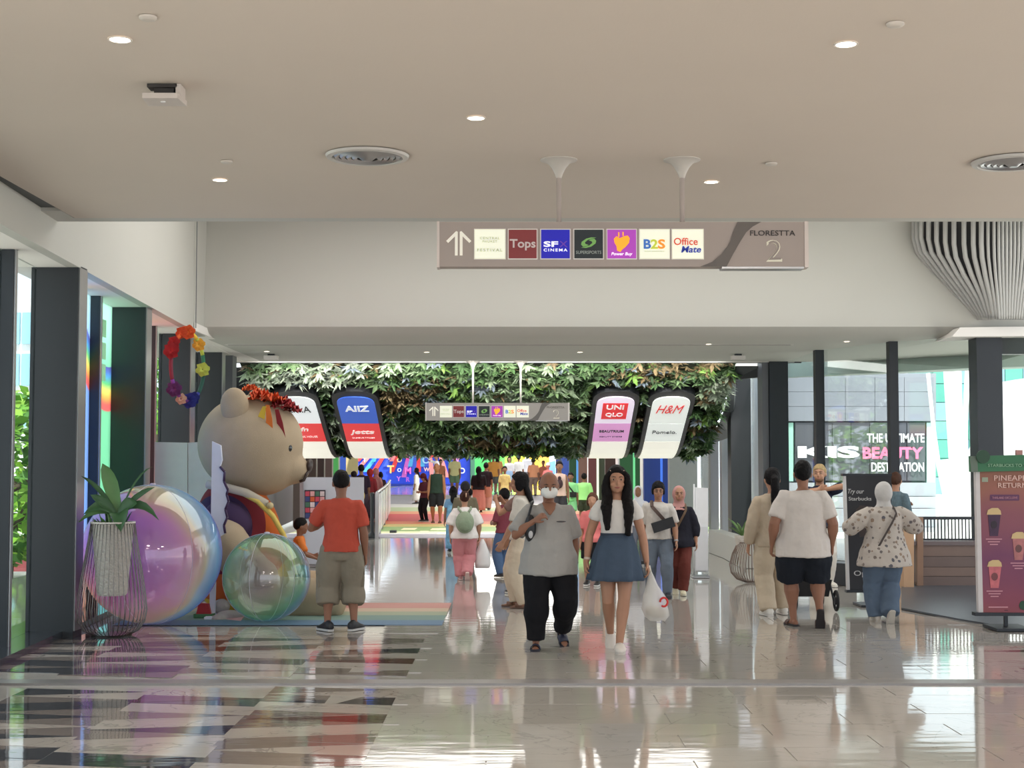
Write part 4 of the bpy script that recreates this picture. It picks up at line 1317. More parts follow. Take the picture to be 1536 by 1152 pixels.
for ch, px, py, h, rgb in [('T', 547, 690, 7, (240, 230, 200)), ('O', 561, 690, 6, (60, 170, 180)), ('M', 586, 686, 7, (240, 160, 160)), ('O', 599, 690, 7, (246, 220, 160)), ('R', 612, 688, 6, (230, 80, 160)), ('T', 586, 704, 12, (246, 226, 140)), ('O', 599, 705, 6, (230, 236, 250)),
                           ('M', 612, 706, 10, (240, 120, 220)), ('O', 639, 690, 11, (150, 190, 220)), ('W', 640, 704, 6, (240, 200, 190)), ('O', 556, 671, 6, (244, 240, 250)), ('N', 570, 671, 6, (220, 230, 250)), ('Y', 598, 718, 7, (200, 120, 230)), ('R', 612, 719, 7, (180, 100, 220)), ('O', 693, 706, 9, (220, 230, 250)), ('W', 684, 690, 8, (230, 140, 200))]:
    u = 80.8 / FOC
    mb = text_mb(ch, None, h * u, .02, bold=.03)
    p = P(px, py, 80.8)
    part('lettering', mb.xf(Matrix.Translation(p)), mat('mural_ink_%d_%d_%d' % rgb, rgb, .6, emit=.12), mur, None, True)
gw = thing('feature_wall', 'far wall shading from green through yellow to orange beside the mural', 'wall panel', P(775, 738, 80.5))
segs = [(706, 712, (60, 110, 90)), (712, 745, (66, 170, 92)), (745, 757, (96, 200, 90)), (757, 772, (150, 220, 80)), (772, 790, (214, 226, 70)), (790, 808, (246, 210, 70)), (808, 824, (246, 176, 80)), (824, 834, (214, 226, 250))]
for k, (a, b, rgb) in enumerate(segs):
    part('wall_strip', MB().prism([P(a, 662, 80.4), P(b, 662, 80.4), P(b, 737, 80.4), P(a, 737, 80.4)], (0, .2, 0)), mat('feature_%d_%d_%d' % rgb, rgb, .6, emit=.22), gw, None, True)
bl = thing('blue_display', 'small blue display block at the right foot of the orange far wall', 'panel', P(829, 738, 79.5))
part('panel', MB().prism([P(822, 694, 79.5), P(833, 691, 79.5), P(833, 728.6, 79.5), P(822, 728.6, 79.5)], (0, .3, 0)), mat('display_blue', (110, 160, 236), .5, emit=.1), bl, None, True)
pb = thing('poster', 'small pale yellow poster at the left end of the far passage', 'poster', P(526, 712, 60))
part('sheet', MB().prism([P(519, 685, 60), P(537, 685, 60), P(537, 712, 60), P(519, 712, 60)], (0, .05, 0)), mat('poster_yellow', (224, 206, 150), .6), pb, None, True)

# ================================================================ balustrade, queue post
root = thing('glass_balustrade', 'white translucent balustrade running up the left side of the rainbow ramp', 'railing', F(566, 808))
M_frost = mat('frosted_panel', (226, 228, 236), .25, var=.06, spec=.6)
dd = [33.6, 36, 38.4, 41, 44, 47]
xs = [P(566 + (d - 33.6) / 13.4 * 19, 700, d).x for d in dd]
for k in range(5):
    a, b = (xs[k], dd[k]), (xs[k + 1], dd[k + 1])
    part('panel', MB().hexa([(a[0] - .03, a[1], zf(a[1]) + .08), (a[0] + .03, a[1], zf(a[1]) + .08), (b[0] + .03, b[1] - .06, zf(b[1]) + .08), (b[0] - .03, b[1] - .06, zf(b[1]) + .08)],
         [(a[0] - .03, a[1], zf(a[1]) + 1.0), (a[0] + .03, a[1], zf(a[1]) + 1.0), (b[0] + .03, b[1] - .06, zf(b[1]) + 1.0), (b[0] - .03, b[1] - .06, zf(b[1]) + 1.0)]), M_frost, root, None, True)
    part('post', MB().box(a[0] - .04, a[0] + .04, a[1] - .08, a[1], zf(a[1]) - .02, zf(a[1]) + 1.04), M_steel, root, None, True)
part('handrail', MB().tube([(x, d, zf(d) + 1.05) for x, d in zip(xs, dd)], .035, 10), M_steel, root, 40, True)
part('end_foot', MB().box(P(572, 700, 34).x, P(582, 700, 34).x, 36.4, 36.7, 0, .06), M_darker, root, None, True)
c = F(558, 807)
o = thing('queue_post', 'slim black queue post with a weighted foot beside the balustrade', 'post', c)
part('base', MB().lathe([(.17, 0), (.17, .03), (.10, .06), (.045, .14)], n=20), mat('post_black', (26, 30, 34), .4), o, 40)
part('pole', MB().tube([(0, 0, .10), (0, 0, .98)], .04, 12), mat('post_black', (0, 0, 0)), o, 40)
part('head', MB().lathe([(.05, .96), (.055, .98), (.055, 1.03), (.03, 1.05)], n=16), mat('post_black', (0, 0, 0)), o, 40)
o = thing('floor_mat', 'brown entrance carpet under the queue at the left of the ramp', 'carpet', (P(540, 800, 38).x, 38, 0))
part('pile', MB().prism([F(480, 806), F(561, 806), P(574, 700, 42.8) * 1.0, P(500, 700, 42.8)], (0, 0, 0)) if False else MB().prism([(F(470, 806).x, 34.3, .004), (F(560, 806).x, 34.3, .004), (P(572, 700, 42.9).x, 42.9, .004), (P(480, 700, 42.9).x, 42.9, .004)], (0, 0, .008)), mat('brown_carpet', (98, 76, 66), .9, var=.1, bump=.3), o, None, True)

# ================================================================ left display: rainbow mat, bear, balls, planter, boards
rm = thing('rainbow_mat', 'flat floor mat with broad red, tan, green and blue stripes under the plush bear', 'mat', F(470, 925))
for (ya, yb), rgb in zip([(938, 931), (931, 923.5), (923.5, 918), (918, 913), (913, 905)], [(92, 122, 150), (112, 138, 130), (150, 158, 134), (190, 168, 146), (190, 138, 130)]):
    a, b = F(668, ya).y, F(668, yb).y
    mb = MB().box(-4.25, P(668, 900, 16.5).x, a, b, 0.001, .006)
    part('mat_stripe', mb, mat('mat_%d_%d_%d' % rgb, rgb, .55, var=.06, scale=4), rm, None, True)

# giant plush bear sitting in profile, facing right
BD = 17.4
U = BD / FOC
bear = thing('plush_bear', 'giant beige plush bear sitting in profile in a maroon and orange vest', 'plush bear', (P(380, 900, BD).x, BD, 0))
def bp_(px, py, dy=0.0):
    p = P(px, py, BD); return V((p.x, p.y + dy, p.z))
M_plush = mat('beige_plush', (178, 160, 136), .95, var=.08, scale=5, bump=.25, bscale=120, spec=.1)
def bell(mb, px, py, rx, ry, dep, dy=0.0, rot=0):
    a = math.radians(rot)
    ax = V((math.cos(a), 0, math.sin(a))) * rx * U
    az = V((-math.sin(a), 0, math.cos(a))) * ry * U
    return mb.ell(bp_(px, py, dy), ax, V((0, dep * U, 0)), az, 26, 17)
hd = MB()
bell(hd, 376, 666, 79, 74, 76)
bell(hd, 390, 690, 62, 54, 66)
bell(hd, 434, 703, 31, 24, 30, 0, -8)
for k, (t, r) in enumerate([(0, 1)]):
    pass
b1 = link('head', hd.xf(mat_world(bear).inverted()).mesh('head', M_plush, True), bear)
defer(b1, ('REMESH', dict(mode='VOXEL', voxel_size=.03)), ('SMOOTH', dict(factor=.6, iterations=8)))
for dy, px, py in ((-.42, 362, 611), (.42, 380, 606)):
    mb = MB(); bell(mb, px, py, 21, 27, 13, dy, 6)
    part('ear', mb, M_plush, bear, True, True)
    mb = MB(); bell(mb, px + 4, py - 1, 14, 19, 9, dy + (-.05 if dy < 0 else .05), 6)
mb = MB(); bell(mb, 464, 699, 5, 11, 13, 0, -10)
part('nose', mb, mat('bear_dark', (52, 36, 34), .4), bear, True, True)
for dy in (-.36, .36):
    mb = MB(); bell(mb, 438, 672, 6, 8, 7, dy * .80)
    part('eye', mb, mat('bear_eye', (20, 18, 18), .15, coat=.6), bear, True, True)
mb = MB().tube([bp_(452, 722, -.10), bp_(458, 720, -.12), bp_(461, 713, -.11), bp_(463, 706, -.06)], .018, 8)
part('mouth', mb, mat('bear_dark', (0, 0, 0)), bear, True, True)
# torso in a vest with concentric arcs round the armhole
M_vest = bpy.data.materials.new('vest_cloth'); M_vest.use_nodes = True
nt = M_vest.node_tree; bs = nt.nodes['Principled BSDF']; bs.inputs['Roughness'].default_value = .9
geo = nt.nodes.new('ShaderNodeTexCoord'); sp_ = nt.nodes.new('ShaderNodeSeparateXYZ'); nt.links.new(geo.outputs['Object'], sp_.inputs[0])
ar = bp_(338, 790) - V(bear.location)
dx_ = math_node(nt, 'SUBTRACT', sp_.outputs[0], ar.x); dz_ = math_node(nt, 'SUBTRACT', sp_.outputs[2], ar.z)
rr_ = math_node(nt, 'SQRT', math_node(nt, 'ADD', math_node(nt, 'MULTIPLY', dx_, dx_), math_node(nt, 'MULTIPLY', dz_, dz_)))
rp = ramp_nodes(nt, [(0, (58, 38, 74)), (.385, (58, 38, 74)), (.39, (122, 34, 44)), (.52, (122, 34, 44)), (.525, (204, 104, 40)), (.83, (204, 104, 40)), (.835, (226, 190, 70))], 'CONSTANT')
nt.links.new(rr_, rp.inputs[0]); nt.links.new(rp.outputs[0], bs.inputs['Base Color'])
tb_ = MB()
bell(tb_, 358, 820, 66, 96, 60)
bell(tb_, 352, 775, 56, 60, 52)
bell(tb_, 372, 868, 74, 62, 66)
b2 = link('vest', tb_.xf(mat_world(bear).inverted()).mesh('vest', M_vest, True), bear)
defer(b2, ('REMESH', dict(mode='VOXEL', voxel_size=.03)), ('SMOOTH', dict(factor=.6, iterations=8)))
mb = MB()
pts_ = [bp_(344, 732, -.42), bp_(370, 736, -.46), bp_(396, 750, -.44), bp_(416, 772, -.34), bp_(430, 800, -.26), bp_(440, 830, -.24), bp_(447, 860, -.22)]
part('vest_trim', MB().tube(pts_, .045, 10, flat=(1, .7)), mat('vest_yellow', (222, 196, 104), .85, bump=.2), bear, True, True)
mb = MB().tube([bp_(322, 726, -.40), bp_(350, 730, -.47), bp_(380, 738, -.47), bp_(408, 755, -.38)], .05, 10)
part('collar', mb, mat('collar_cream', (196, 186, 170), .9), bear, True, True)
mb = MB(); bell(mb, 414, 757, 5, 5, 5, -.42)
part('button', mb, mat('button_cream', (206, 186, 140), .5), bear, True, True)
for dy in (-.50, .50):
    mb = MB()
    mb.tube([bp_(338, 790, dy * .8), bp_(356, 812, dy * 1.2), bp_(380, 840, dy * 1.3), bp_(400, 856, dy * 1.15)], [.26, .25, .24, .20], 20)
    mb.ell(bp_(402, 858, dy * 1.15), (.22, 0, 0), (0, .2, 0), (0, 0, .2), 18, 12)
    o = link('arm', mb.xf(mat_world(bear).inverted()).mesh('arm', M_plush, True), bear)
    defer(o, ('REMESH', dict(mode='VOXEL', voxel_size=.03)), ('SMOOTH', dict(factor=.6, iterations=6)))
    mb = MB().ell(bp_(352, 778, dy * .84), (.27, 0, -.10), (0, .22, 0), (.08, 0, .20), 22, 14)
    part('sleeve', mb, mat('sleeve_purple', (62, 42, 78), .9, var=.1), bear, True, True)
    mb = MB()
    mb.tube([bp_(380, 893, dy * .8), bp_(430, 895, dy * 1.0), bp_(480, 893, dy * 1.1), bp_(506, 892, dy * 1.15)], [.28, .28, .25, .23], 20)
    mb.ell(bp_(512, 884, dy * 1.15), (.14, 0, 0), (0, .24, 0), (0, 0, .30), 18, 12)
    o = link('leg', mb.xf(mat_world(bear).inverted()).mesh('leg', M_plush, True), bear)
    defer(o, ('REMESH', dict(mode='VOXEL', voxel_size=.03)), ('SMOOTH', dict(factor=.6, iterations=6)))
def ruffle(c, r, seed, n=3):
    R_ = random.Random(seed)
    mb = MB()
    for L in range(n):
        m = 9
        rr2 = r * (1 - .25 * L)
        base = [V(c) + V((0, 0, r * .18 * L))]
        ring1, ring2 = [], []
        for k in range(m * 2):
            a = PI * k / m
            q = rr2 * (1 + .12 * math.sin(k * 2.1 + L))
            ring1.append(V(c) + V((math.cos(a) * q * .55, math.sin(a) * q * .55, r * .22 * L + r * .05)))
            ring2.append(V(c) + V((math.cos(a) * q, math.sin(a) * q, r * .22 * L + r * (.25 if k % 2 else -.12) + R_.uniform(-.1, .1) * r)))
        mb.loft([[base[0] + V((math.cos(PI * k / m) * .01, math.sin(PI * k / m) * .01, 0)) for k in range(2 * m)], ring1, ring2], cap=False)
    return mb
for (px, py, dy, r, rgb, sd) in [(399, 601, -.30, .16, (212, 78, 30), 1), (412, 603, -.18, .15, (220, 92, 34), 2), (390, 596, -.05, .14, (206, 70, 30), 3), (428, 612, -.24, .15, (150, 24, 34), 4), (436, 617, -.08, .14, (136, 20, 30), 5), (374, 584, .1, .10, (226, 100, 40), 6), (420, 604, .15, .14, (150, 24, 34), 7)]:
    part('flower', ruffle(bp_(px, py, dy), r, sd).xf(Matrix.Identity(4)), mat('flower_%d_%d_%d' % rgb, rgb, .8, var=.2, bump=.3), bear, True, True)
for pts2, rgb in [([(408, 612), (404, 622), (400, 634)], (224, 188, 60)), ([(412, 610), (414, 630), (413, 650)], (222, 116, 40)), ([(424, 616), (428, 636), (430, 658)], (140, 30, 40))]:
    mb = MB()
    rg = []
    for k, (px, py) in enumerate(pts2):
        p = bp_(px, py, -.52 + .03 * k if px < 420 else -.44 + .03 * k)
        w = .022 + .012 * k
        rg.append([p + V((-w, 0, 0)), p + V((w, 0, 0)), p + V((w, .012, 0)), p + V((-w, .012, 0))])
    part('ribbon', mb.loft(rg), mat('ribbon_%d_%d_%d' % rgb, rgb, .7), bear, None, True)

def bubble_mat(name, opac, sc, seed, pal_):
    """clear vinyl with an iridescent film whose thickness wanders over the ball"""
    m = bpy.data.materials.new(name); m.use_nodes = True
    nt = m.node_tree; nt.nodes.clear()
    out = nt.nodes.new('ShaderNodeOutputMaterial')
    tc = nt.nodes.new('ShaderNodeTexCoord')
    mp = nt.nodes.new('ShaderNodeMapping'); mp.inputs['Location'].default_value = seed
    nt.links.new(tc.outputs['Object'], mp.inputs[0])
    nz = nt.nodes.new('ShaderNodeTexNoise'); nz.inputs['Scale'].default_value = sc; nz.inputs['Detail'].default_value = 1.5; nz.inputs['Distortion'].default_value = .8
    nt.links.new(mp.outputs[0], nz.inputs['Vector'])
    lw = nt.nodes.new('ShaderNodeLayerWeight'); lw.inputs['Blend'].default_value = .35
    sx_ = nt.nodes.new('ShaderNodeSeparateXYZ'); nt.links.new(tc.outputs['Object'], sx_.inputs[0])
    xr = math_node(nt, 'ADD', math_node(nt, 'MULTIPLY', sx_.outputs[0], .42), math_node(nt, 'MULTIPLY', sx_.outputs[2], -.06))
    h = math_node(nt, 'ADD', math_node(nt, 'ADD', xr, math_node(nt, 'MULTIPLY', nz.outputs['Fac'], .9)), math_node(nt, 'MULTIPLY', lw.outputs['Facing'], .55))
    h = math_node(nt, 'FRACT', math_node(nt, 'ADD', h, seed[2] * .1))
    rp = ramp_nodes(nt, pal_)
    nt.links.new(h, rp.inputs[0])
    tr = nt.nodes.new('ShaderNodeBsdfTransparent')
    mixw = nt.nodes.new('ShaderNodeMix'); mixw.data_type = 'RGBA'; mixw.inputs['Factor'].default_value = .72
    nt.links.new(rp.outputs[0], mixw.inputs['A']); mixw.inputs['B'].default_value = (1, 1, 1, 1)
    nt.links.new(mixw.outputs['Result'], tr.inputs[0])
    gl = nt.nodes.new('ShaderNodeBsdfGlossy'); gl.inputs['Roughness'].default_value = .04
    nt.links.new(mixw.outputs['Result'], gl.inputs[0])
    tl = nt.nodes.new('ShaderNodeBsdfTranslucent'); nt.links.new(rp.outputs[0], tl.inputs[0])
    df = nt.nodes.new('ShaderNodeBsdfDiffuse'); nt.links.new(rp.outputs[0], df.inputs[0])
    ms1 = nt.nodes.new('ShaderNodeMixShader'); ms1.inputs[0].default_value = .45
    nt.links.new(tl.outputs[0], ms1.inputs[1]); nt.links.new(df.outputs[0], ms1.inputs[2])
    ms2 = nt.nodes.new('ShaderNodeMixShader'); ms2.inputs[0].default_value = opac
    nt.links.new(tr.outputs[0], ms2.inputs[1]); nt.links.new(ms1.outputs[0], ms2.inputs[2])
    fr = nt.nodes.new('ShaderNodeFresnel'); fr.inputs['IOR'].default_value = 1.45
    ms3 = nt.nodes.new('ShaderNodeMixShader')
    nt.links.new(math_node(nt, 'ADD', math_node(nt, 'MULTIPLY', math_node(nt, 'POWER', lw.outputs['Facing'], 2.0), .5), .09), ms3.inputs[0])
    nt.links.new(ms2.outputs[0], ms3.inputs[1]); nt.links.new(gl.outputs[0], ms3.inputs[2])
    nt.links.new(ms3.outputs[0], out.inputs[0])
    return m
def ball(label, px, py, rpx, ybase, m, nseam, dd=None):
    d = F(px, ybase).y
    if dd: d = dd
    r = P(px, py - rpx, d).z / 2
    c = P(px, py, d)
    c.z = r
    o = thing('iridescent_ball', label, 'inflatable ball', (c.x, c.y, c.z - r), 0, 'clear iridescent balls')
    part('skin', MB().sph((0, 0, r), r, r, r, 56, 36), m, o, True)
    for k in range(nseam):
        a = PI * k / nseam + .3
        mb = MB().tube([V((math.cos(a) * math.sin(t) * r * 1.001, math.sin(a) * math.sin(t) * r * 1.001, r - math.cos(t) * r * 1.001)) for t in [2 * PI * q / 48 for q in range(49)]], .0022, 5)
        part('seam', mb, mat('ball_seam', (214, 206, 220), .3), o, True)
    mb = MB().lathe([(.03, r * 2 - .002), (.03, r * 2 + .012), (.012, r * 2 + .016)], n=14)
    part('valve', mb, mat('ball_seam', (0, 0, 0)), o, 40)
    return o
ball('larger iridescent clear ball, pink and blue, behind the wire basket planter', 228, 835, 108, 944, bubble_mat('bubble_pink', .56, .75, (3.1, 1.0, 2.0), [(0, (206, 240, 246)), (.2, (140, 204, 252)), (.38, (160, 166, 250)), (.52, (232, 140, 238)), (.70, (252, 176, 216)), (.84, (252, 214, 180)), (.93, (250, 240, 190)), (1, (206, 240, 246))]), 3, 15.85)
ball('smaller iridescent clear ball, greenish and silvery, in front of the plush bear', 400, 866, 66, 932, bubble_mat('bubble_green', .30, 1.1, (1.2, 4.0, 5.0), [(0, (190, 214, 180)), (.2, (130, 214, 160)), (.35, (110, 190, 232)), (.5, (190, 190, 226)), (.65, (222, 206, 150)), (.8, (206, 170, 206)), (1, (190, 214, 180))]), 3)

def leaf_blade(base, tip, width, sag=.1, n=6, fold=.25, face=(0, 0, 1)):
    """a long pointed leaf with a fold along its midrib"""
    base, tip = V(base), V(tip)
    ax = tip - base
    side = ax.cross(V(face))
    if side.length < 1e-3: side = V((1, 0, 0))
    side.normalize()
    up = side.cross(ax).normalized()
    L, M_, Rr = [], [], []
    for k in range(n + 1):
        t = k / n
        w = width * math.sin(PI * min(1, (t * .92 + .06))) ** .8 if k < n else .001
        c = base + ax * t + V((0, 0, 1)) * sag * 4 * t * (1 - t)
        M_.append(c - up * w * fold)
        L.append(c + side * w * .5)
        Rr.append(c - side * w * .5)
    mb = MB()
    mb.v = L + M_ + Rr
    m = n + 1
    for k in range(n):
        mb.f += [(k, k + 1, m + k + 1, m + k), (m + k, m + k + 1, 2 * m + k + 1, 2 * m + k)]
    off = len(mb.v)
    mb.v += [p + up * -.003 for p in mb.v[:off]]
    mb.f += [tuple(off + i for i in reversed(f)) for f in mb.f[:]]
    return mb
M_leaf = mat('broad_leaf_green', (58, 96, 58), .4, var=.25, scale=10, spec=.4)
M_leaf2 = mat('young_leaf_green', (98, 140, 84), .4, var=.2, scale=10, spec=.4)
M_wire = mat('chrome_wire', (112, 108, 106), .25, .9, var=.05)
M_pot = mat('woven_white_pot', (216, 210, 202), .6, var=.06, scale=30, bump=.8, bscale=45)
d = 14.67
c = F(167, 953)
u = d / FOC
pl = thing('basket_planter', 'white tapered pot held in a flaring silver wire basket beside the big iridescent ball', 'planter', c)
def cage(prof_, n, r, m, parent):
    mb = MB()
    for k in range(n):
        a = 2 * PI * k / n
        mb.tube([V((math.cos(a) * q, math.sin(a) * q, z)) for q, z in prof_], r, 5)
    for q, z in (prof_[0], prof_[-1]):
        mb.tube([V((math.cos(2 * PI * k / 32) * q, math.sin(2 * PI * k / 32) * q, z)) for k in range(33)], r * 1.6, 6)
    o = part('wire_cage', mb, m, parent, True)
    o['kind'] = 'stuff'
    return o
cage([(.19, .012), (.27, .05), (.325, .14), (.345, .25), (.33, .40), (.30, .60), (.265, .80), (.235, .98), (.215, 1.12)], 40, .0042, M_wire, pl)
part('pot', MB().lathe([(.135, .40), (.15, .42), (.205, 1.10), (.222, 1.12), (.222, 1.135), (.198, 1.135), (.19, 1.08), (.0, 1.08)], n=36), M_pot, pl, 40)
part('soil', MB().lathe([(.19, 1.085), (.10, 1.10), (.02, 1.11)], n=20), mat('dark_soil', (40, 34, 26), .95, var=.3), pl, 40)
part('base_ring', MB().lathe([(.15, 0), (.20, 0), (.205, .018), (.15, .018)], n=32), M_wire, pl, 40)
def pp(px, py, dy=0.0):
    q = P(px, py, d); return V((q.x - c.x, dy, q.z))
core = pp(172, 775, -.0)
for (px, py), w, sg, dy, mm in [((148, 695), .15, .06, .0, M_leaf2), ((118, 714), .05, .06, -.05, M_leaf), ((135, 742), .10, .03, -.12, M_leaf), ((115, 785), .07, .09, -.10, M_leaf2), ((126, 772), .10, .10, -.16, M_leaf), ((222, 700), .022, .10, .05, M_leaf), ((228, 731), .06, .05, -.02, M_leaf),
                                ((205, 755), .13, .06, -.12, M_leaf), ((185, 797), .19, .13, -.22, M_leaf), ((236, 781), .09, .14, -.06, M_leaf), ((160, 730), .08, .02, .14, M_leaf2)]:
    mb = leaf_blade(core + V((0, dy * .3, 0)), pp(px, py, dy), w, sg, face=(.15, -1, .45))
    part('leaf', mb, mm, pl, True)
R_ = random.Random(8)
for k in range(26):
    a = R_.uniform(0, 6.28); q = R_.uniform(.05, .21)
    b0 = V((math.cos(a) * q * .7, math.sin(a) * q * .7, 1.09))
    part('small_leaf', leaf_blade(b0, b0 + V((math.cos(a) * R_.uniform(.04, .10), math.sin(a) * .08, R_.uniform(.06, .15))), .035, .01, 3), M_leaf2 if k % 3 else M_leaf, pl, True)

# white display boards behind the ball
d = 18.7
o = thing('display_board', 'plain white panel board standing behind the big iridescent ball', 'display board', (P(276, 900, d).x, d, 0))
def bq(px, py, dd=d): return P(px, py, dd)
part('panel', MB().prism([bq(232, 663), bq(281, 664), bq(281, 920), bq(232, 920)], (0, .06, 0)), mat('board_white', (206, 208, 214), .5), o, None, True)
part('panel', MB().prism([bq(282.5, 664), bq(320, 662), bq(320, 920), bq(282.5, 920)], (0, .06, 0)), mat('board_white2', (196, 198, 206), .5), o, None, True)
part('foot', MB().box(P(236, 900, d).x, P(318, 900, d).x, d - .18, d + .25, .006, .04), mat('board_white', (0, 0, 0)), o, None, True)
d2 = 16.45
o = thing('standee', 'white cut-out standee edge with a jagged purple outline, beside the plush bear', 'standee', (P(330, 900, d2).x, d2, 0))
jag = [(318, 662), (331, 668), (333, 690), (330, 700), (337, 708), (336, 722), (342, 735), (340, 742), (343, 752), (338, 764), (341, 776), (336, 788), (338, 800), (328, 806), (324, 830), (322, 920), (314, 920), (316, 790)]
part('panel', MB().prism([P(a, b, d2) for a, b in jag], (0, .05, 0)), mat('standee_white', (214, 218, 234), .5), o, None, True)
for k in range(4, 13):
    a, b = jag[k - 1], jag[k]
    part('outline', MB().tube([P(*a, d2 - .01), P(*b, d2 - .01)], .014, 6), mat('standee_purple', (64, 40, 76), .6), o, True, True)
part('foot', MB().box(P(312, 900, d2).x, P(336, 900, d2).x, d2 - .2, d2 + .2, .006, .03), mat('standee_white', (0, 0, 0)), o, None, True)
# small bundled things at the foot of the bear
o = thing('gift_bag', 'small red and green bag at the foot of the bear between the balls', 'bag', F(305, 922))
part('body', MB().hexa([P(292, 930, 16.4), P(318, 930, 16.4), P(318, 930, 16.4) + V((0, .12, 0)), P(292, 930, 16.4) + V((0, .12, 0))], [P(298, 905, 16.4), P(313, 906, 16.4), P(313, 906, 16.4) + V((0, .08, 0)), P(298, 905, 16.4) + V((0, .08, 0))]), mat('gift_red', (170, 44, 52), .6, var=.2), o, None, True)
part('trim', MB().box(P(291, 900, 16.38).x, P(319, 900, 16.38).x, 16.36, 16.53, .01, .05), mat('gift_green', (60, 110, 70), .6), o, None, True)
o = thing('plush_toy', 'small grey and pink plush lying under the smaller ball', 'plush toy', F(340, 934))
mb = MB(); mb.ell(P(332, 910, 16.6), (.10, 0, 0), (0, .1, 0), (0, 0, .09)); mb.ell(P(345, 923, 16.4), (.16, 0, 0), (0, .10, 0), (0, 0, .06)); mb.ell(P(328, 928, 16.3), (.09, 0, 0), (0, .09, 0), (0, 0, .05))
q = link('body', mb.xf(mat_world(o).inverted()).mesh('body', mat('plush_grey', (160, 152, 152), .95, bump=.4), True), o)
defer(q, ('REMESH', dict(mode='VOXEL', voxel_size=.015)), ('SMOOTH', dict(factor=.5, iterations=3)))
part('blanket', MB().prism([P(318, 934, 16.2), P(360, 936, 16.0), P(366, 925, 16.5), P(330, 922, 16.6)], (0, .02, .02)), mat('plush_pink', (206, 160, 168), .9), o, None, True)

# flower hoop hanging from the soffit
dh = 20.9
hp = thing('flower_hoop', 'thin rainbow wreath hoop with paper flowers hanging before the left fins', 'wreath', P(282, 608, dh))
ctr = P(281.5, 550, dh)
ru, rv = 14 * dh / FOC, 52 * dh / FOC
segc = [(226, 190, 60), (206, 90, 40), (150, 30, 40), (120, 40, 60), (120, 60, 150), (90, 40, 110), (40, 50, 140), (30, 80, 70), (40, 110, 80), (180, 200, 80)]
for k in range(10):
    th = [PI / 3 + 2 * PI * (k + q / 5) / 10 for q in range(6)]
    mb = MB().tube([ctr + V((math.cos(t) * ru, math.cos(t) * .46, math.sin(t) * rv)) for t in th], .028, 8)
    part('hoop_segment', mb, mat('hoop_%d_%d_%d' % segc[k], segc[k], .8, var=.15), hp, True, True)
for t, rgb, r in [(1.5, (222, 92, 40), .13), (1.9, (212, 80, 40), .11), (.75, (222, 170, 60), .12), (2.75, (160, 30, 40), .14), (2.45, (170, 36, 44), .11), (5.75 + .5, (180, 200, 90), .13), (3.9, (90, 40, 100), .14), (4.4, (200, 170, 150), .10), (4.9, (30, 44, 130), .14), (5.15, (28, 40, 120), .12)]:
    cc = ctr + V((math.cos(t) * ru, math.cos(t) * .46 - .06, math.sin(t) * rv))
    mb = ruffle((0, 0, 0), r * .78, int(t * 10)).xf(Matrix.Translation(cc) @ Matrix.Rotation(PI / 2, 4, 'X'))
    part('flower', mb, mat('hoopflower_%d_%d_%d' % rgb, rgb, .8, var=.2), hp, True, True)
part('cord', MB().tube([ctr + V((0, 0, rv)), V((ctr.x, ctr.y, Z2 + .02))], .008, 6), M_steel, hp, True, True)

# kiosk panel with photo collage, behind the man in red
d = 24.6
o = thing('info_panel', 'grey free-standing panel with a dark photo collage, behind the man in red', 'panel', (P(497, 850, d).x, d, 0))
part('panel', MB().prism([P(452, 716, d), P(545, 716, d), P(545, 846, d), P(452, 846, d)], (0, .12, 0)), mat('info_grey', (196, 198, 208), .4, var=.03), o, None, True)
part('post', MB().prism([P(450, 714, d), P(455, 714, d), P(455, 847, d), P(450, 847, d)], (0, .16, 0)).xf(Matrix.Translation((0, -.03, 0))), M_steel, o, None, True)
co = part('collage', MB().prism([P(457, 735, d - .02), P(488, 735, d - .02), P(488, 778, d - .02), P(457, 778, d - .02)], (0, .02, 0)), mat('collage_dark', (50, 40, 52), .4), o, None, True)
for k in range(18):
    x, y = 458 + (k % 4) * 7.4, 737 + (k // 4) * 8.2
    if y > 772: continue
    rgb = [(190, 70, 90), (230, 160, 160), (70, 110, 90), (220, 200, 200), (60, 70, 120), (200, 90, 50)][k % 6]
    part('photo', MB().prism([P(x, y, d - .03), P(x + 6.4, y, d - .03), P(x + 6.4, y + 7.2, d - .03), P(x, y + 7.2, d - .03)], (0, .01, 0)), mat('photo_%d' % (k % 6), rgb, .4, var=.4, scale=14), co, None, True)
part('foot', MB().box(P(458, 840, d).x, P(540, 840, d).x, d - .2, d + .3, 0, .03), M_steel, o, None, True)
d = 22.3
o = thing('white_board', 'tall plain white standing board with a thin side pole, beside the pink headscarf woman', 'display board', (P(1051, 858, d).x, d, 0))
part('panel', MB().prism([P(1043, 731, d), P(1062, 732, d), P(1062, 858, d), P(1043, 858, d)], (0, .08, 0)), mat('board_plain', (232, 234, 238), .5), o, None, True)
part('lower_panel', MB().prism([P(1044, 790, d - .02), P(1061.5, 790, d - .02), P(1061.5, 856, d - .02), P(1044, 856, d - .02)], (0, .02, 0)), mat('board_plain2', (220, 222, 228), .5), o, None, True)
part('pole', MB().tube([P(1041, 862, d), P(1041, 726, d)], .012, 8), mat('board_plain', (0, 0, 0)), o, True, True)
part('foot', MB().box(P(1038, 860, d).x, P(1063, 860, d).x, d - .15, d + .22, 0, .025), M_steel, o, None, True)
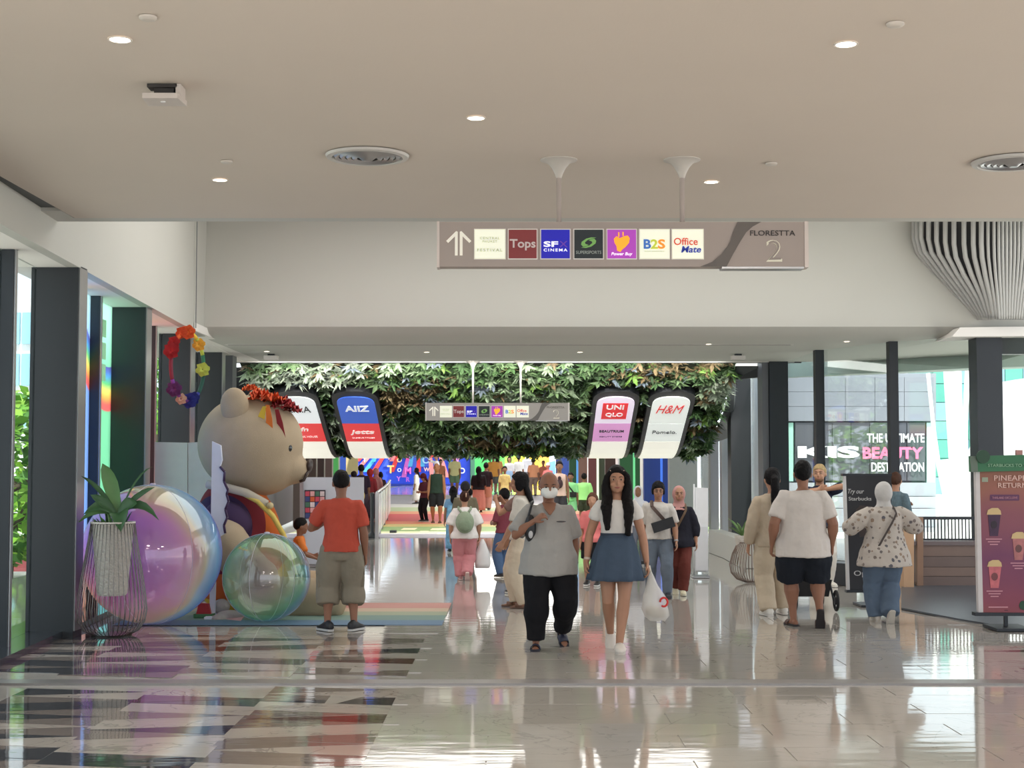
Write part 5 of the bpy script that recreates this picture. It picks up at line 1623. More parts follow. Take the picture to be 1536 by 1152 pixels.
# second planter at the right
d = 21.1
c2 = F(1128, 874)
o = thing('basket_planter', 'two white conical pots in a round brown wire basket beside the dark column', 'planter', c2)
q = cage([(.10, .01), (.22, .05), (.30, .14), (.32, .26), (.28, .42), (.20, .58)], 44, .0045, mat('bronze_wire', (128, 108, 98), .4, .6), o)
for x, dy, zt, rt, zb in ((-.13, 0, .66, .12, .10), (.14, -.08, .38, .13, .10)):
    pt = part('pot', MB().lathe([(.012, zb), (.03, zb + .03), (rt * .93, zt - .02), (rt, zt), (rt, zt + .02), (rt * .88, zt + .02), (rt * .85, zt - .03), (0, zt - .03)], (x, dy, 0), 24), M_pot, o, 40)
    for k in range(14):
        a = 2.4 * k
        L = .30 * (0.6 + .4 * ((k * 7) % 5) / 4) * (1 if zt > .5 else .5)
        b0 = V((x, dy, zt))
        part('leaf', leaf_blade(b0, b0 + V((math.cos(a) * L * .8, math.sin(a) * L * .8, L * (.5 + .5 * ((k * 3) % 4) / 3))), .045, .03, 4), mat('agave_green', (104, 140, 84), .45, var=.2), o, True)

# ================================================================ right: canopy of ribs, posters, counter, stroller
dc = 21.6
rc = thing('ribbed_canopy', 'hanging canopy of closely spaced pale grey ribs narrowing downward, at upper right', 'canopy', P(1500, 480, dc))
xs_top = [1371, 1376, 1382, 1393, 1405, 1418, 1431, 1446, 1460, 1472, 1482, 1491, 1498, 1504, 1510, 1516, 1522, 1528, 1534, 1540, 1546, 1552, 1558, 1565, 1573, 1582]
M_rib = mat('rib_grey', (190, 190, 188), .5, var=.03)
n = len(xs_top)
def rib_path(k):
    xt = xs_top[k]
    xb_ = 1458 + (k / (n - 1)) * 92
    q = k / (n - 1)
    dep = dc + (.9 * (1 - min(1, k / 11)) ** 1.5)          # the corner turns away
    y0 = 328
    yb = 366 + 14 * min(1, k / 6) if k > 1 else 372
    pts = [(xt, y0, dep), (xt, yb - 14, dep), (xt + (xb_ - xt) * .06, yb + 6, dep), (xt + (xb_ - xt) * .30, yb + 32, dep + .04), (xt + (xb_ - xt) * .72, 446, dep + .12), (xb_ - (xb_ - xt) * .04, 470, dep + .2), (xb_, 478, dep + .25)]
    return [P(*p) for p in pts]
for k in range(n):
    part('rib', MB().tube(rib_path(k), .038 if k < 10 else .024, 8, flat=(2.2, 1.0) if False else None), M_rib, rc, True, True)
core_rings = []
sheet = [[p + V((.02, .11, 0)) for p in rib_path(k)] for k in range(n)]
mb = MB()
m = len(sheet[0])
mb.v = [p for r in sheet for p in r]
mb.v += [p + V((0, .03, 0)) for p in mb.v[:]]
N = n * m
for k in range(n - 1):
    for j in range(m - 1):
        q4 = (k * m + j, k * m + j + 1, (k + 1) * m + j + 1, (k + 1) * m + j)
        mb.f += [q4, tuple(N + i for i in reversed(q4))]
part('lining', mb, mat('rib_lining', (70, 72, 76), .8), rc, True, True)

def standee_poster(name, label, cat, x0, x1, ytop, ybot, d, thick, colm, edge):
    a, b = P(x0, ytop, d), P(x1, ybot, d)
    o = thing(name, label, cat, ((a.x + b.x) / 2, d, 0))
    part('board', MB().prism([P(x0, ytop, d), P(x1, ytop, d), P(x1, ybot, d), P(x0, ybot, d)], (0, .05, 0)), colm, o, None, True)
    return o, d
def flat(o, nm, pts_, d_, m, t=.006): return part(nm, MB().prism([P(a, b, d_) for a, b in pts_], (0, t, 0)), m, o, None, True)
def ptext(o, s_, px, py, w, h, d_, rgb, **k):
    u_ = d_ / FOC
    return part('lettering', text_mb(s_, w * u_, h * u_, .003, **k).xf(Matrix.Translation(P(px, py, d_))), mat('print_%d_%d_%d' % rgb, rgb, .6, var=.02), o, None, True)
# black stand sign
d = 17.9
o = thing('stand_sign', 'black portrait stand sign with white script lettering, behind the woman in the patterned blouse', 'sign', (P(1300, 900, d).x, d, 0))
flat(o, 'board', [(1268, 713), (1337, 712), (1337, 887), (1274, 887)], d, mat('sign_black', (26, 28, 34), .4), .05)
flat(o, 'white_edge', [(1265.5, 713), (1269, 713), (1275, 887), (1271, 888)], d - .01, mat('sign_edge', (214, 214, 214), .5), .07)
part('bottom_rail', MB().prism([P(1270, 885, d - .03), P(1338, 885, d - .03), P(1338, 889, d - .03), P(1270, 889, d - .03)], (0, .11, 0)), M_darker, o, None, True)
part('top_rail', MB().prism([P(1264, 710.5, d - .03), P(1338, 710.5, d - .03), P(1338, 714, d - .03), P(1264, 714, d - .03)], (0, .11, 0)), M_darker, o, None, True)
part('post', MB().tube([V((P(1305, 880, d).x, d + .03, 0)), V((P(1305, 880, d).x, d + .03, .18))], .022, 10), M_darker, o, True, True)
part('foot', MB().box(P(1286, 900, d).x, P(1326, 900, d).x, d - .2, d + .25, .0, .022), M_darker, o, None, True)
ptext(o, 'Try our', 1284, 738, 24, 9, d - .006, (200, 200, 200), shear=.3); ptext(o, 'Starbucks', 1290, 748, 34, 5.5, d - .006, (190, 190, 190), bold=.01)
ptext(o, 'Open', 1297, 861, 32, 10, d - .006, (206, 206, 206))
flat(o, 'picture', [(1284, 765), (1290, 758), (1330, 762), (1332, 800), (1290, 806)], d - .004, mat('sign_picture', (58, 46, 44), .5, var=.5, scale=8), .004)
# gradient drinks poster
d = 15.35
M_grad = bpy.data.materials.new('poster_gradient'); M_grad.use_nodes = True
nt = M_grad.node_tree; bs = nt.nodes['Principled BSDF']; bs.inputs['Roughness'].default_value = .45
tc = nt.nodes.new('ShaderNodeTexCoord'); sp_ = nt.nodes.new('ShaderNodeSeparateXYZ'); nt.links.new(tc.outputs['Object'], sp_.inputs[0])
nz = nt.nodes.new('ShaderNodeTexNoise'); nz.inputs['Scale'].default_value = 1.1; nt.links.new(tc.outputs['Object'], nz.inputs['Vector'])
f = math_node(nt, 'ADD', math_node(nt, 'DIVIDE', sp_.outputs[2], 1.7), math_node(nt, 'MULTIPLY', math_node(nt, 'SUBTRACT', nz.outputs['Fac'], .5), .5))
rp = ramp_nodes(nt, [(0, (150, 84, 78)), (.12, (138, 66, 84)), (.45, (112, 54, 90)), (.62, (132, 70, 86)), (.8, (146, 88, 74)), (1, (142, 92, 68))])
nt.links.new(f, rp.inputs[0]); nt.links.new(rp.outputs[0], bs.inputs['Base Color'])
o = thing('drinks_poster', 'tall orange to purple drinks poster with a green header on a black foot', 'poster', (P(1520, 920, d).x, d, 0))
flat(o, 'board', [(1468, 684), (1592, 684), (1592, 922), (1474, 922)], d, M_grad, .05)
flat(o, 'white_edge', [(1463, 684), (1469, 684), (1475, 922), (1468, 922)], d - .01, mat('poster_edge', (206, 200, 200), .5), .07)
flat(o, 'header', [(1457, 684), (1594, 681), (1594, 705), (1458, 708)], d - .06, mat('poster_green', (44, 108, 72), .5), .1)
flat(o, 'header_end', [(1456, 684), (1466, 684), (1467, 708), (1457, 708)], d - .065, mat('poster_grey_green', (96, 112, 100), .5), .02)
part('header_emblem', MB().lathe([(.07, 0), (.07, .02)], n=20).xf(Matrix.Translation(P(1474, 685, d - .07)) @ Matrix.Rotation(PI / 2, 4, 'X')), mat('emblem_dark_green', (30, 70, 48), .5), o, 40, True)
flat(o, 'header_bump', [(1525, 675), (1534, 675), (1534, 684), (1525, 684)], d - .05, mat('poster_pink_bump', (170, 120, 116), .5), .05)
part('bottom_rail', MB().prism([P(1463, 919, d - .04), P(1594, 920, d - .04), P(1594, 924, d - .04), P(1463, 924, d - .04)], (0, .12, 0)), M_darker, o, None, True)
part('post', MB().box(P(1507, 930, d).x, P(1512, 930, d).x, d, d + .04, 0, .20), M_darker, o, None, True)
part('foot', MB().box(P(1485, 940, d).x, P(1538, 940, d).x, d - .22, d + .24, 0.0, .03), M_darker, o, None, True)
ptext(o, 'STARBUCKS TO YOU', 1516, 698, 68, 4.5, d - .068, (150, 190, 160)); 
ptext(o, 'PINEAPPLE', 1522, 717, 62, 8, d - .006, (214, 176, 166), bold=.015); ptext(o, 'RETURNS', 1522, 728, 50, 7.5, d - .006, (214, 176, 166), bold=.015)
flat(o, 'badge', [(1485, 743), (1486, 742), (1528, 742), (1529, 743), (1529, 750), (1528, 751), (1486, 751), (1485, 750)], d - .004, mat('badge_purple', (92, 44, 84), .5), .004)
ptext(o, 'THAILAND EXCLUSIVE', 1507, 746.5, 38, 3.4, d - .009, (206, 150, 170))
flat(o, 'card', [(1473, 716), (1482, 716), (1482, 723), (1473, 723)], d - .004, mat('card_green', (150, 160, 140), .5), .004)
for cx, cy, hh, body_ in ((1491, 784, 44, (64, 34, 66)), (1528, 820, 44, (176, 110, 110)), (1492, 862, 42, (196, 104, 112))):
    w = 10
    lid = [(cx - 11, cy - 12), (cx - 9, cy - 19), (cx - 3, cy - 22), (cx + 6, cy - 22), (cx + 10, cy - 18), (cx + 11, cy - 12)]
    fl_ = flat(o, 'cup_picture', [(cx - 9, cy - 12), (cx + 10, cy - 12), (cx + 6, cy + 20), (cx - 6, cy + 20)], d - .005, mat('cup_%d_%d_%d' % body_, body_, .5, var=.4, scale=18), .005)
    part('cup_lid', MB().prism([P(a, b, d - .007) for a, b in lid], (0, .006, 0)), mat('cup_cream', (206, 178, 130), .5), fl_, None, True)
    part('cup_label', MB().prism([P(cx + 5 * math.cos(t), cy + 3 + 6 * math.sin(t), d - .008) for t in [2 * PI * q / 12 for q in range(12)]], (0, .003, 0)), mat('cup_patch_%d' % cx, tuple(int(q * .6) for q in body_), .5), fl_, None, True)
    for k in range(3):
        flat(o, 'caption_line', [(cx - 12 + 3 * k, cy + 24 + 4 * k), (cx + 12 - 3 * k, cy + 24 + 4 * k), (cx + 12 - 3 * k, cy + 25.3 + 4 * k), (cx - 12 + 3 * k, cy + 25.3 + 4 * k)], d - .004, mat('caption_pink', (206, 150, 160), .5), .004)
flat(o, 'caption_line', [(1483, 910), (1512, 910), (1512, 911.5), (1483, 911.5)], d - .004, mat('caption_pink', (0, 0, 0)), .004)
part('roundel', MB().prism([P(1535 + 6 * math.cos(t), 908 + 7 * math.sin(t), d - .006) for t in [2 * PI * q / 16 for q in range(16)]], (0, .005, 0)), mat('emblem_dark_green', (0, 0, 0)), o, None, True)

# wooden counter with railing
M_wood = mat('oak_board', (150, 118, 96), .5, var=.14, scale=4)
M_wood2 = mat('oak_front', (120, 100, 92), .5, var=.12, scale=4)
d = 20.6
ct = thing('wooden_counter', 'wooden counter wall with a post at its left end, behind the poster', 'counter', (P(1420, 880, d).x, d, 0))
part('front', MB().prism([P(1382, 816, d), P(1560, 816, d), P(1560, 884, d), P(1382, 884, d)], (0, .4, 0)).xf(Matrix.Translation((0, 0, .0))), M_wood2, ct, None, True)
for k, (ya, yb) in enumerate([(818, 834), (835, 850), (851, 864), (865, 882)]):
    part('plank', MB().prism([P(1384, ya, d - .02), P(1558, ya, d - .02), P(1558, yb, d - .02), P(1384, yb, d - .02)], (0, .02, 0)), mat('plank_%d' % (k % 2), [(126, 104, 94), (112, 94, 88)][k % 2], .5, var=.12, scale=4), ct, None, True)
part('worktop', MB().prism([P(1366, 812, d - .04), P(1560, 812, d - .04), P(1560, 818, d - .04), P(1366, 818, d - .04)], (0, .5, 0)), mat('counter_top', (106, 92, 92), .4), ct, None, True)
part('post', MB().prism([P(1376, 776, d - .06), P(1385, 776, d - .06), P(1385, 881, d - .06), P(1376, 881, d - .06)], (0, .1, 0)), M_wood, ct, None, True)
part('side_board', MB().prism([P(1356, 790, d - .3), P(1371, 790, d - .3), P(1371, 884, d - .3), P(1356, 884, d - .3)], (0, .3, 0)), mat('oak_pale', (196, 158, 124), .5, var=.12, scale=4), ct, None, True)
d = 20.9
rl = thing('railing', 'dark metal railing of thin upright bars above the wooden counter', 'railing', (P(1420, 815, d).x, d, P(1420, 815, d).z))
part('top_rail', MB().prism([P(1378, 775, d), P(1560, 775, d), P(1560, 779.5, d), P(1378, 779.5, d)], (0, .05, 0)), M_darker, rl, None, True)
part('bottom_rail', MB().prism([P(1378, 808, d), P(1560, 808, d), P(1560, 813, d), P(1378, 813, d)], (0, .05, 0)), M_darker, rl, None, True)
bar = MB().box(-.008, .008, -.008, .008, 0, P(0, 777, d).z - P(0, 812, d).z).mesh('bar', M_darker)
for k in range(30):
    q = link('bar', bar, rl)
    q.location = (P(1382 + k * 5.2, 812, d).x - rl.location.x, .025, P(1400, 812, d).z - rl.location.z)
# pushchair in front of the couple
d = 17.5
st = thing('pushchair', 'black pushchair with dark wheels, hidden partly by the couple at right', 'pushchair', (P(1214, 920, d).x, d, 0))
M_blk = mat('pushchair_black', (30, 30, 34), .6, bump=.2)
part('seat', MB().hexa([(-.20, -.1, .40), (.20, -.1, .40), (.20, .40, .36), (-.20, .40, .36)], [(-.20, -.25, .82), (.20, -.25, .82), (.20, -.12, .85), (-.20, -.12, .85)]), M_blk, st, None)
part('basket', MB().hexa([(-.19, -.2, .16), (.19, -.2, .16), (.19, .3, .16), (-.19, .3, .16)], [(-.22, -.25, .36), (.22, -.25, .36), (.22, .36, .34), (-.22, .36, .34)]), M_blk, st, None)
part('hood', MB().ell((0, .05, .86), (.21, 0, 0), (0, .26, 0), (0, 0, .18)), M_blk, st, True)
for sx in (-1, 1):
    part('frame_bar', MB().tube([(sx * .22, .42, .10), (sx * .22, .05, .45), (sx * .22, -.40, .98)], .014, 8), M_darker, st, True)
    part('frame_bar', MB().tube([(sx * .22, -.34, .12), (sx * .22, .05, .45)], .014, 8), M_darker, st, True)
    for yy, rr2 in ((-.36, .125), (.42, .09)):
        wq = part('wheel', MB().tube([(sx * .24, yy + math.cos(t) * rr2 * .86, rr2 + .002 + math.sin(t) * rr2 * .86) for t in [2 * PI * q / 24 for q in range(25)]], rr2 * .14, 8), mat('tyre_black', (24, 24, 26), .7), st, True)
        part('hub', MB().tube([(sx * .24 - .02, yy, rr2), (sx * .24 + .02, yy, rr2)], rr2 * .35, 12), M_darker, wq, 40)
part('handle', MB().tube([(-.22, -.40, .98), (0, -.42, .99), (.22, -.40, .98)], .018, 8), M_blk, st, True)

# ================================================================ outside, right: forecourt, shop building, sails, glass tower
struct('ground_right', MB().box(-60, 90, -20, 200, -.9, -.32), mat('pale_paving', (230, 226, 218), .8, var=.08, scale=.5))
so2 = MB().prism([(5.6, 29.5, 4.15), (24, 29.5, 4.15), (24, 23.6, 4.15), (7.0, 23.6, 4.15)], (0, 0, .3))
struct('ceiling_outside', so2, mat('pale_green_canopy', (206, 224, 214), .6), None)
fd = MB().prism([P(1180, 535, 29.5), P(1460, 512, 26.2), P(1620, 509, 25.5), P(1620, 548, 25.5), P(1460, 552, 26.2), P(1180, 566, 29.5)], (0, .3, 0))
struct('wall_outside_fascia', fd, mat('canopy_fascia', (186, 204, 198), .6))
d = 44
sb = thing('shop_building', 'grey shop front outside the right glazing with a large white and pink sign', 'building', (P(1290, 840, d).x, d, -.32))
def bf(nm, pts_, d_, rgb, t=.2, em=0): return part(nm, MB().prism([P(a, b, d_) for a, b in pts_], (0, t, 0)), mat('%s_%d_%d_%d' % (nm, *rgb), rgb, .6, var=.05, scale=.8), sb, None, True)
bf('wall', [(1150, 560), (1404, 560), (1404, 880), (1150, 880)], d + .3, (150, 154, 162), 4)
for r in range(3):
    for c_ in range(5):
        xa_, xb_ = 1180 + c_ * 44.2, 1180 + c_ * 44.2 + 43.6
        ya_, yb_ = 566 + r * 22, 566 + r * 22 + 21.5
        bf('cladding_panel', [(xa_, ya_), (xb_, ya_), (xb_, yb_), (xa_, yb_)], d, (136, 140, 150), .3)
bf('sign_panel', [(1192, 633), (1388, 633), (1388, 722), (1192, 722)], d + .1, (76, 78, 86), .25)
for k in range(7):
    bf('pane', [(1193 + k * 28, 634), (1219.5 + k * 28, 634), (1219.5 + k * 28, 721), (1193 + k * 28, 721)], d + .06, [(86, 88, 96), (78, 80, 90)][k % 2], .05)
bf('side_pane', [(1181, 634), (1190, 634), (1190, 722), (1181, 722)], d + .1, (170, 222, 206), .2)
bf('side_pane', [(1390, 634), (1403, 634), (1403, 724), (1390, 724)], d + .1, (190, 226, 222), .2)
for k, (ya_, yb_) in enumerate([(724, 744), (745, 762), (763, 790), (791, 842)]):
    bf('ledge_panel', [(1150, ya_), (1404, ya_), (1404, yb_), (1150, yb_)], d - .1 * k, [(164, 168, 176), (172, 176, 182)][k % 2], .3)
ptext(sb, 'THE ULTIMATE', 1343.5, 657, 86, 13.5, d - .03, (238, 240, 244), bold=.02)
ptext(sb, 'BEAUTY', 1339.5, 679.5, 91, 18, d - .03, (240, 120, 160), bold=.04)
ptext(sb, 'DESTINATION', 1346.5, 700.5, 79, 14, d - .03, (238, 240, 244), bold=.02)
ptext(sb, 'KIS', 1243, 678, 93, 18, d - .03, (240, 242, 246), bold=.05)
d = 52
tw_ = thing('glass_tower', 'teal glass building outside, right of the shop front', 'building', (P(1450, 840, d).x, d, -.32))
part('frame', MB().prism([P(1396, 540, d + .2), P(1600, 540, d + .2), P(1600, 745, d + .2), P(1396, 745, d + .2)], (0, 3, 0)), mat('tower_frame', (120, 190, 180), .4), tw_, None, True)
for r in range(7):
    for c_ in range(6):
        xa_, ya_ = 1400 + c_ * 27, 548 + r * 28
        rgb = [(96, 170, 154), (112, 180, 168), (134, 168, 186), (84, 160, 146)][(r * 3 + c_ * 2) % 4]
        part('pane', MB().prism([P(xa_, ya_, d), P(xa_ + 26, ya_, d), P(xa_ + 26, ya_ + 27, d), P(xa_, ya_ + 27, d)], (0, .2, 0)), mat('tower_%d_%d_%d' % rgb, rgb, .2), tw_, None, True)
part('plinth', MB().prism([P(1396, 742, d - .3), P(1600, 742, d - .3), P(1600, 850, d - .3), P(1396, 850, d - .3)], (0, 2, 0)), mat('tower_plinth', (232, 220, 196), .6), tw_, None, True)
M_sail = mat('white_structure', (244, 244, 242), .5, var=.02)
d = 38
sl = thing('white_sculpture', 'tall white branching columns rising outside the right glazing', 'sculpture', (P(1420, 840, d).x, d, -.32))
for pts2, r in [([(1432, 850), (1422, 760), (1408, 700), (1400, 640), (1392, 560)], .05), ([(1440, 850), (1434, 760), (1430, 700), (1424, 620), (1420, 552)], .09), ([(1444, 850), (1440, 760), (1438, 690), (1436, 620), (1434, 552)], .13), ([(1450, 850), (1446, 760), (1446, 690), (1448, 620), (1452, 552)], .07), ([(1440, 850), (1432, 790), (1424, 740), (1416, 700), (1414, 690)], .14)]:
    part('limb', MB().tube([P(a, b, d) for a, b in pts2], [r * 2.2, r * 1.5, r * 1.2, r, r], 10), M_sail, sl, True, True)
part('skirt', MB().prism([P(1404, 850, d - .5), P(1424, 780, d - .3), P(1440, 740, d), P(1462, 690, d), P(1500, 620, d), P(1520, 570, d), P(1660, 550, d), P(1660, 850, d - .5)], (0, 1.0, 0)), M_sail, sl, None, True)

# ================================================================ outside, left: trees, cars, far block
struct('road_left', MB().box(-60, -5.6, 5, 160, -1.25, -1.2), mat('asphalt', (196, 196, 196), .9, var=.1, scale=.6))
LM = [mat('tree_leaf_%d' % i, c_, .6, var=.35, scale=3) for i, c_ in enumerate([(132, 186, 60), (104, 160, 52), (160, 206, 84), (84, 136, 56)])]
def tree(label, x, y, h, r, seed):
    o = thing('tree', label, 'tree', (x, y, -1.2))
    R_ = random.Random(seed)
    part('trunk', MB().tube([(0, 0, 0), (.1, 0, h * .3), (-.05, .1, h * .55), (.1, 0, h * .8)], [.16, .13, .10, .05], 8), mat('tree_bark', (96, 84, 70), .9), o, True)
    for k in range(5):
        a = R_.uniform(0, 6.28)
        part('branch', MB().tube([(0, 0, h * R_.uniform(.3, .6)), (math.cos(a) * r * .4, math.sin(a) * r * .4, h * .62), (math.cos(a) * r * .7, math.sin(a) * r * .7, h * .75)], [.07, .05, .025], 6), mat('tree_bark', (0, 0, 0)), o, True)
    mb = MB(); mi = []
    for k in range(1500):
        u_, v_ = R_.uniform(-1, 1), R_.uniform(0, 6.28)
        q = R_.uniform(.5, 1) ** .5
        s_ = math.sqrt(1 - u_ * u_)
        p = V((r * q * s_ * math.cos(v_), r * q * s_ * math.sin(v_), h * .62 + h * .38 * q * u_))
        a = V((R_.gauss(0, 1), R_.gauss(0, 1), R_.gauss(0, .6))).normalized() * .16
        b = a.cross(V((R_.gauss(0, 1), R_.gauss(0, 1), 1))).normalized() * .09
        mb.add([p - a, p + b, p + a, p - b], [(0, 1, 2, 3)])
        mi.append(R_.randrange(4))
    me = bpy.data.meshes.new('crown')
    me.from_pydata([tuple(p) for p in mb.v], [], mb.f)
    for m_ in LM: me.materials.append(m_)
    me.polygons.foreach_set('material_index', mi)
    q = link('crown', me, o); q['kind'] = 'stuff'
    return o
tree('bright green leafy tree outside the leftmost window', P(5, 700, 26).x, 26, 4.3, 1.7, 1)
tree('bright green tree outside, behind the first wide fin', P(45, 700, 34).x, 34, 4.7, 2.2, 2)
tree('paler green tree outside the narrow window before the grey fin', P(236, 700, 40).x, 40, 6.3, 2.3, 3)
tree('distant green tree outside the last window on the left', P(285, 700, 46).x, 46, 5.6, 2.2, 4)
fb = thing('office_building', 'pale office block with blue glass outside the leftmost window', 'building', (P(20, 700, 60).x, 60, -1.2))
part('wall', MB().box(P(-120, 700, 60).x, P(110, 700, 60).x, 60, 66, -1.2, 8.5).xf(Matrix.Identity(4)), mat('office_wall', (232, 234, 236), .6), fb, None, True)
for r in range(3):
    for k in range(8):
        px = -70 + k * 20
        part('window', MB().box(P(px, 700, 59.9).x, P(px + 16, 700, 59.9).x, 59.85, 60, 3.2 + r * 1.7, 4.5 + r * 1.7), mat('office_glass', (150, 196, 214), .2), fb, None, True)
def car(label, px, d, rgb):
    o = thing('car', label, 'car', (P(px, 700, d).x, d, -1.2))
    prof_ = [(-2.0, .35), (-2.05, .7), (-1.9, .86), (-1.2, .92), (-.7, 1.38), (.6, 1.42), (1.3, .98), (2.0, .86), (2.1, .6), (2.05, .35)]
    part('body', MB().prism([(-.85, x, z) for x, z in prof_], (1.7, 0, 0)), mat('car_%d_%d_%d' % rgb, rgb, .25, .1, coat=.6), o, 30)
    part('window', MB().prism([(-.86, x, z) for x, z in [(-1.05, .96), (-.62, 1.32), (.54, 1.35), (1.1, .98)]], (1.72, 0, 0)), mat('car_glass', (40, 50, 56), .1), o, None)
    for x in (-1.3, 1.3):
        for sx in (-1, 1):
            part('wheel', MB().tube([(sx * .70, x, .32), (sx * .88, x, .32)], .32, 18), mat('tyre_black', (0, 0, 0)), o, 40)
    return o
car('red car on the road outside the leftmost window', 36, 29.5, (196, 60, 54))
car('white car on the road beyond the red car', 48, 46, (224, 226, 228))
# ================================================================ people
SK1, SK2, SK3, SK4 = (172, 128, 104), (142, 100, 80), (188, 144, 118), (112, 80, 64)
BLK = (24, 22, 24)
def strap(mbx, s, side, t0, t1, w=.016, off=.028, y=1):
    """a band over one shoulder and across the body"""
    H = s.H
    for fb in (1, -1):
        pts = []
        for k in range(9):
            q = k / 8
            t = t0 + (t1 - t0) * q
            xx = side * (.060 - .155 * q)
            a, b = tprof(max(-.07, min(.28, t)))
            dep = b * math.sqrt(max(.05, 1 - (xx / (a * s.wid * 1.05)) ** 2)) * (1 + (s.wid - 1) * .7)
            bel = s.belly * math.exp(-((t - .07) / .085) ** 2)
            pts.append(s.P + s.u * t * H + s.r * xx * H + s.f * fb * (dep * H + off) + s.f * bel * H * (1.0 if fb > 0 else 0))
        rg = []
        for i, p in enumerate(pts):
            d_ = (pts[min(i + 1, 8)] - pts[max(i - 1, 0)]).normalized()
            sd = d_.cross(s.f).normalized()
            rg.append([p - sd * w, p + sd * w, p + sd * w + s.f * fb * .006, p - sd * w + s.f * fb * .006])
        mbx.loft(rg)
        ends = [pts[0]] if fb > 0 else [ends[0], pts[0]]
    top = s.P + s.u * .300 * H + s.r * side * .058 * H
    mbx.tube([ends[0], ends[0].lerp(top, .6) + s.f * .02 + s.u * .012, top + s.u * .012, ends[1].lerp(top, .6) - s.f * .02 + s.u * .012, ends[1]], w, 8, flat=(.5, 1))
    return mbx

# 1 man in grey V-neck
def vneck(mb, s):
    H = s.H
    c = s.P + s.f * .02 * H
    mb.loft([[s.P + s.u * .310 * H + s.r * a * H + s.f * b * H for a, b in ((-.044, .044), (.044, .044), (.03, .0), (-.03, .0))],
             [s.P + s.u * .275 * H + s.r * a * H + s.f * b * H for a, b in ((-.032, .086), (.032, .086), (.02, .0), (-.02, .0))],
             [s.P + s.u * .240 * H + s.r * a * H + s.f * b * H for a, b in ((-.003, .104), (.003, .104), (.003, .0), (-.003, .0))]])
r1, s1 = person('balding man with white face mask, grey v-neck shirt and loose black trousers, walking', (823, 972), 710, 184, vox=.010, skin_rgb=SK2, hair=('bald', (92, 86, 82)),
    wear=[TOP((158, 156, 153), hem=-.10, sleeve=.92, fit=.9, off=.016, flare=.02, sl_loose=.020), PANTS((22, 22, 26), length=.97, loose=.030)],
    shoes=('slide', (40, 44, 66), (36, 36, 48)), hands=(35, 55), feat=(150, 100, 90), extra=vneck,
    legL=(-.088, -.10, .055, 14, -48), legR=(.080, .06, 0, -8), armR=(-.015, .115, -.045, (1.0, -.1, -1.0)), armL=(.05, .0, -.305), wid=1.26, belly=.05, nod=8, lean=2, hs=1.20, shw=.95)
mk = MB(); s1.hell(mk, 0, .026, -.025, .041, .044, .032, 16, 10)
figpart(r1, s1, 'face_mask', mk, mat('mask_white', (226, 226, 222), .7, bump=.15))
for sd in (-1, 1):
    figpart(r1, s1, 'mask_loop', MB().tube([s1.head(sd * .034, .034, -.02), s1.head(sd * .046, .005, -.008), s1.head(sd * .046, -.008, .006)], .0018, 6), mat('mask_white', (0, 0, 0)))
sh, el, wr = s1.arm[-1]
figpart(r1, s1, 'wristband', MB().tube([el.lerp(wr, .90), el.lerp(wr, .96)], .030, 14), mat('band_dark', (60, 52, 48), .5))
c_ = s1.P + s1.u * .205 * s1.H - s1.r * .062 * s1.H + s1.f * .112 * s1.H
figpart(r1, s1, 'chest_print', MB().ell(c_, s1.r * .045, s1.f * .012, s1.u * .007, 12, 7), mat('shirt_print', (60, 60, 66), .7))
b_ = MB()
c_ = s1.P + s1.r * .112 * s1.H + s1.u * .165 * s1.H + s1.f * .080 * s1.H
b_.ell(c_, s1.r * .055, s1.f * .06, s1.u * .13, 16, 12)
o, M = held('shoulder_bag', 'small black shoulder bag with a white patch, hung on the masked man', 'bag', r1, b_, None)
part('body', b_, mat('bag_black', (28, 28, 32), .5), o, True)
q = MB().tube([c_ + s1.u * .10 + s1.r * .02, s1.arm[1][0] + s1.u * .045 * s1.H - s1.r * .01 + s1.f * .06, s1.arm[1][0] + s1.u * .055 * s1.H - s1.r * .02 - s1.f * .03, s1.arm[1][0] - s1.f * .10 - s1.u * .05], .026, 8, flat=(1, .4)).xf(M)
part('strap', q, mat('bag_black', (0, 0, 0)), o, True, True)
q = MB().ell(c_ + s1.f * .045 - s1.u * .05, s1.r * .022, s1.f * .022, s1.u * .04, 12, 8).xf(M)
part('patch', q, mat('bag_patch', (196, 196, 198), .5), o, True, True)

# 2 woman with long hair and denim skirt
DEN = mat('denim_skirt', (66, 80, 98), .85, var=.16, scale=14, bump=.2, bscale=60, spec=.2)
r2, s2 = person('young woman with long black hair, white top and pleated denim skirt, walking', (925, 975), 700, 180, vox=.010, skin_rgb=SK1, hair=('front', (20, 17, 18), .20),
    wear=[TOP((216, 212, 208), hem=.085, sleeve=.42, fit=.1, off=.010, sl_loose=.008, neck=.292), ('skirt', skirt_of(waist=.105, hem=.385, rx=.138, ry=.122, pleats=9, amp=.012), DEN)],
    shoes=('clog', (222, 214, 206), (206, 198, 190)), hands=(30, 60), feat=(150, 84, 80),
    legR=(.030, -.12, .040, 0, -48), legL=(-.004, .09, 0, 0), armR=(.070, .02, -.30), armL=(.065, .03, -.305), hs=1.12)
figpart(r2, s2, 'waistband', MB().loft([s2.tor(t, .022, n=40) for t in (.085, .100, .112)]), mat('denim_band', (48, 58, 74), .85))
for sd, yy in ((1, .045), (-1, .045)):
    figpart(r2, s2, 'hair_clip', MB().tube([s2.head(sd * .032, .034, .046), s2.head(sd * .041, .026, .032)], .006, 8), mat('clip_cream', (226, 190, 160), .3))
sh, el, wr = s2.arm[1]
figpart(r2, s2, 'bracelet', MB().tube([el.lerp(wr, .84), el.lerp(wr, .93)], .030, 16), mat('bracelet_cream', (206, 190, 176), .5))
H = s2.H
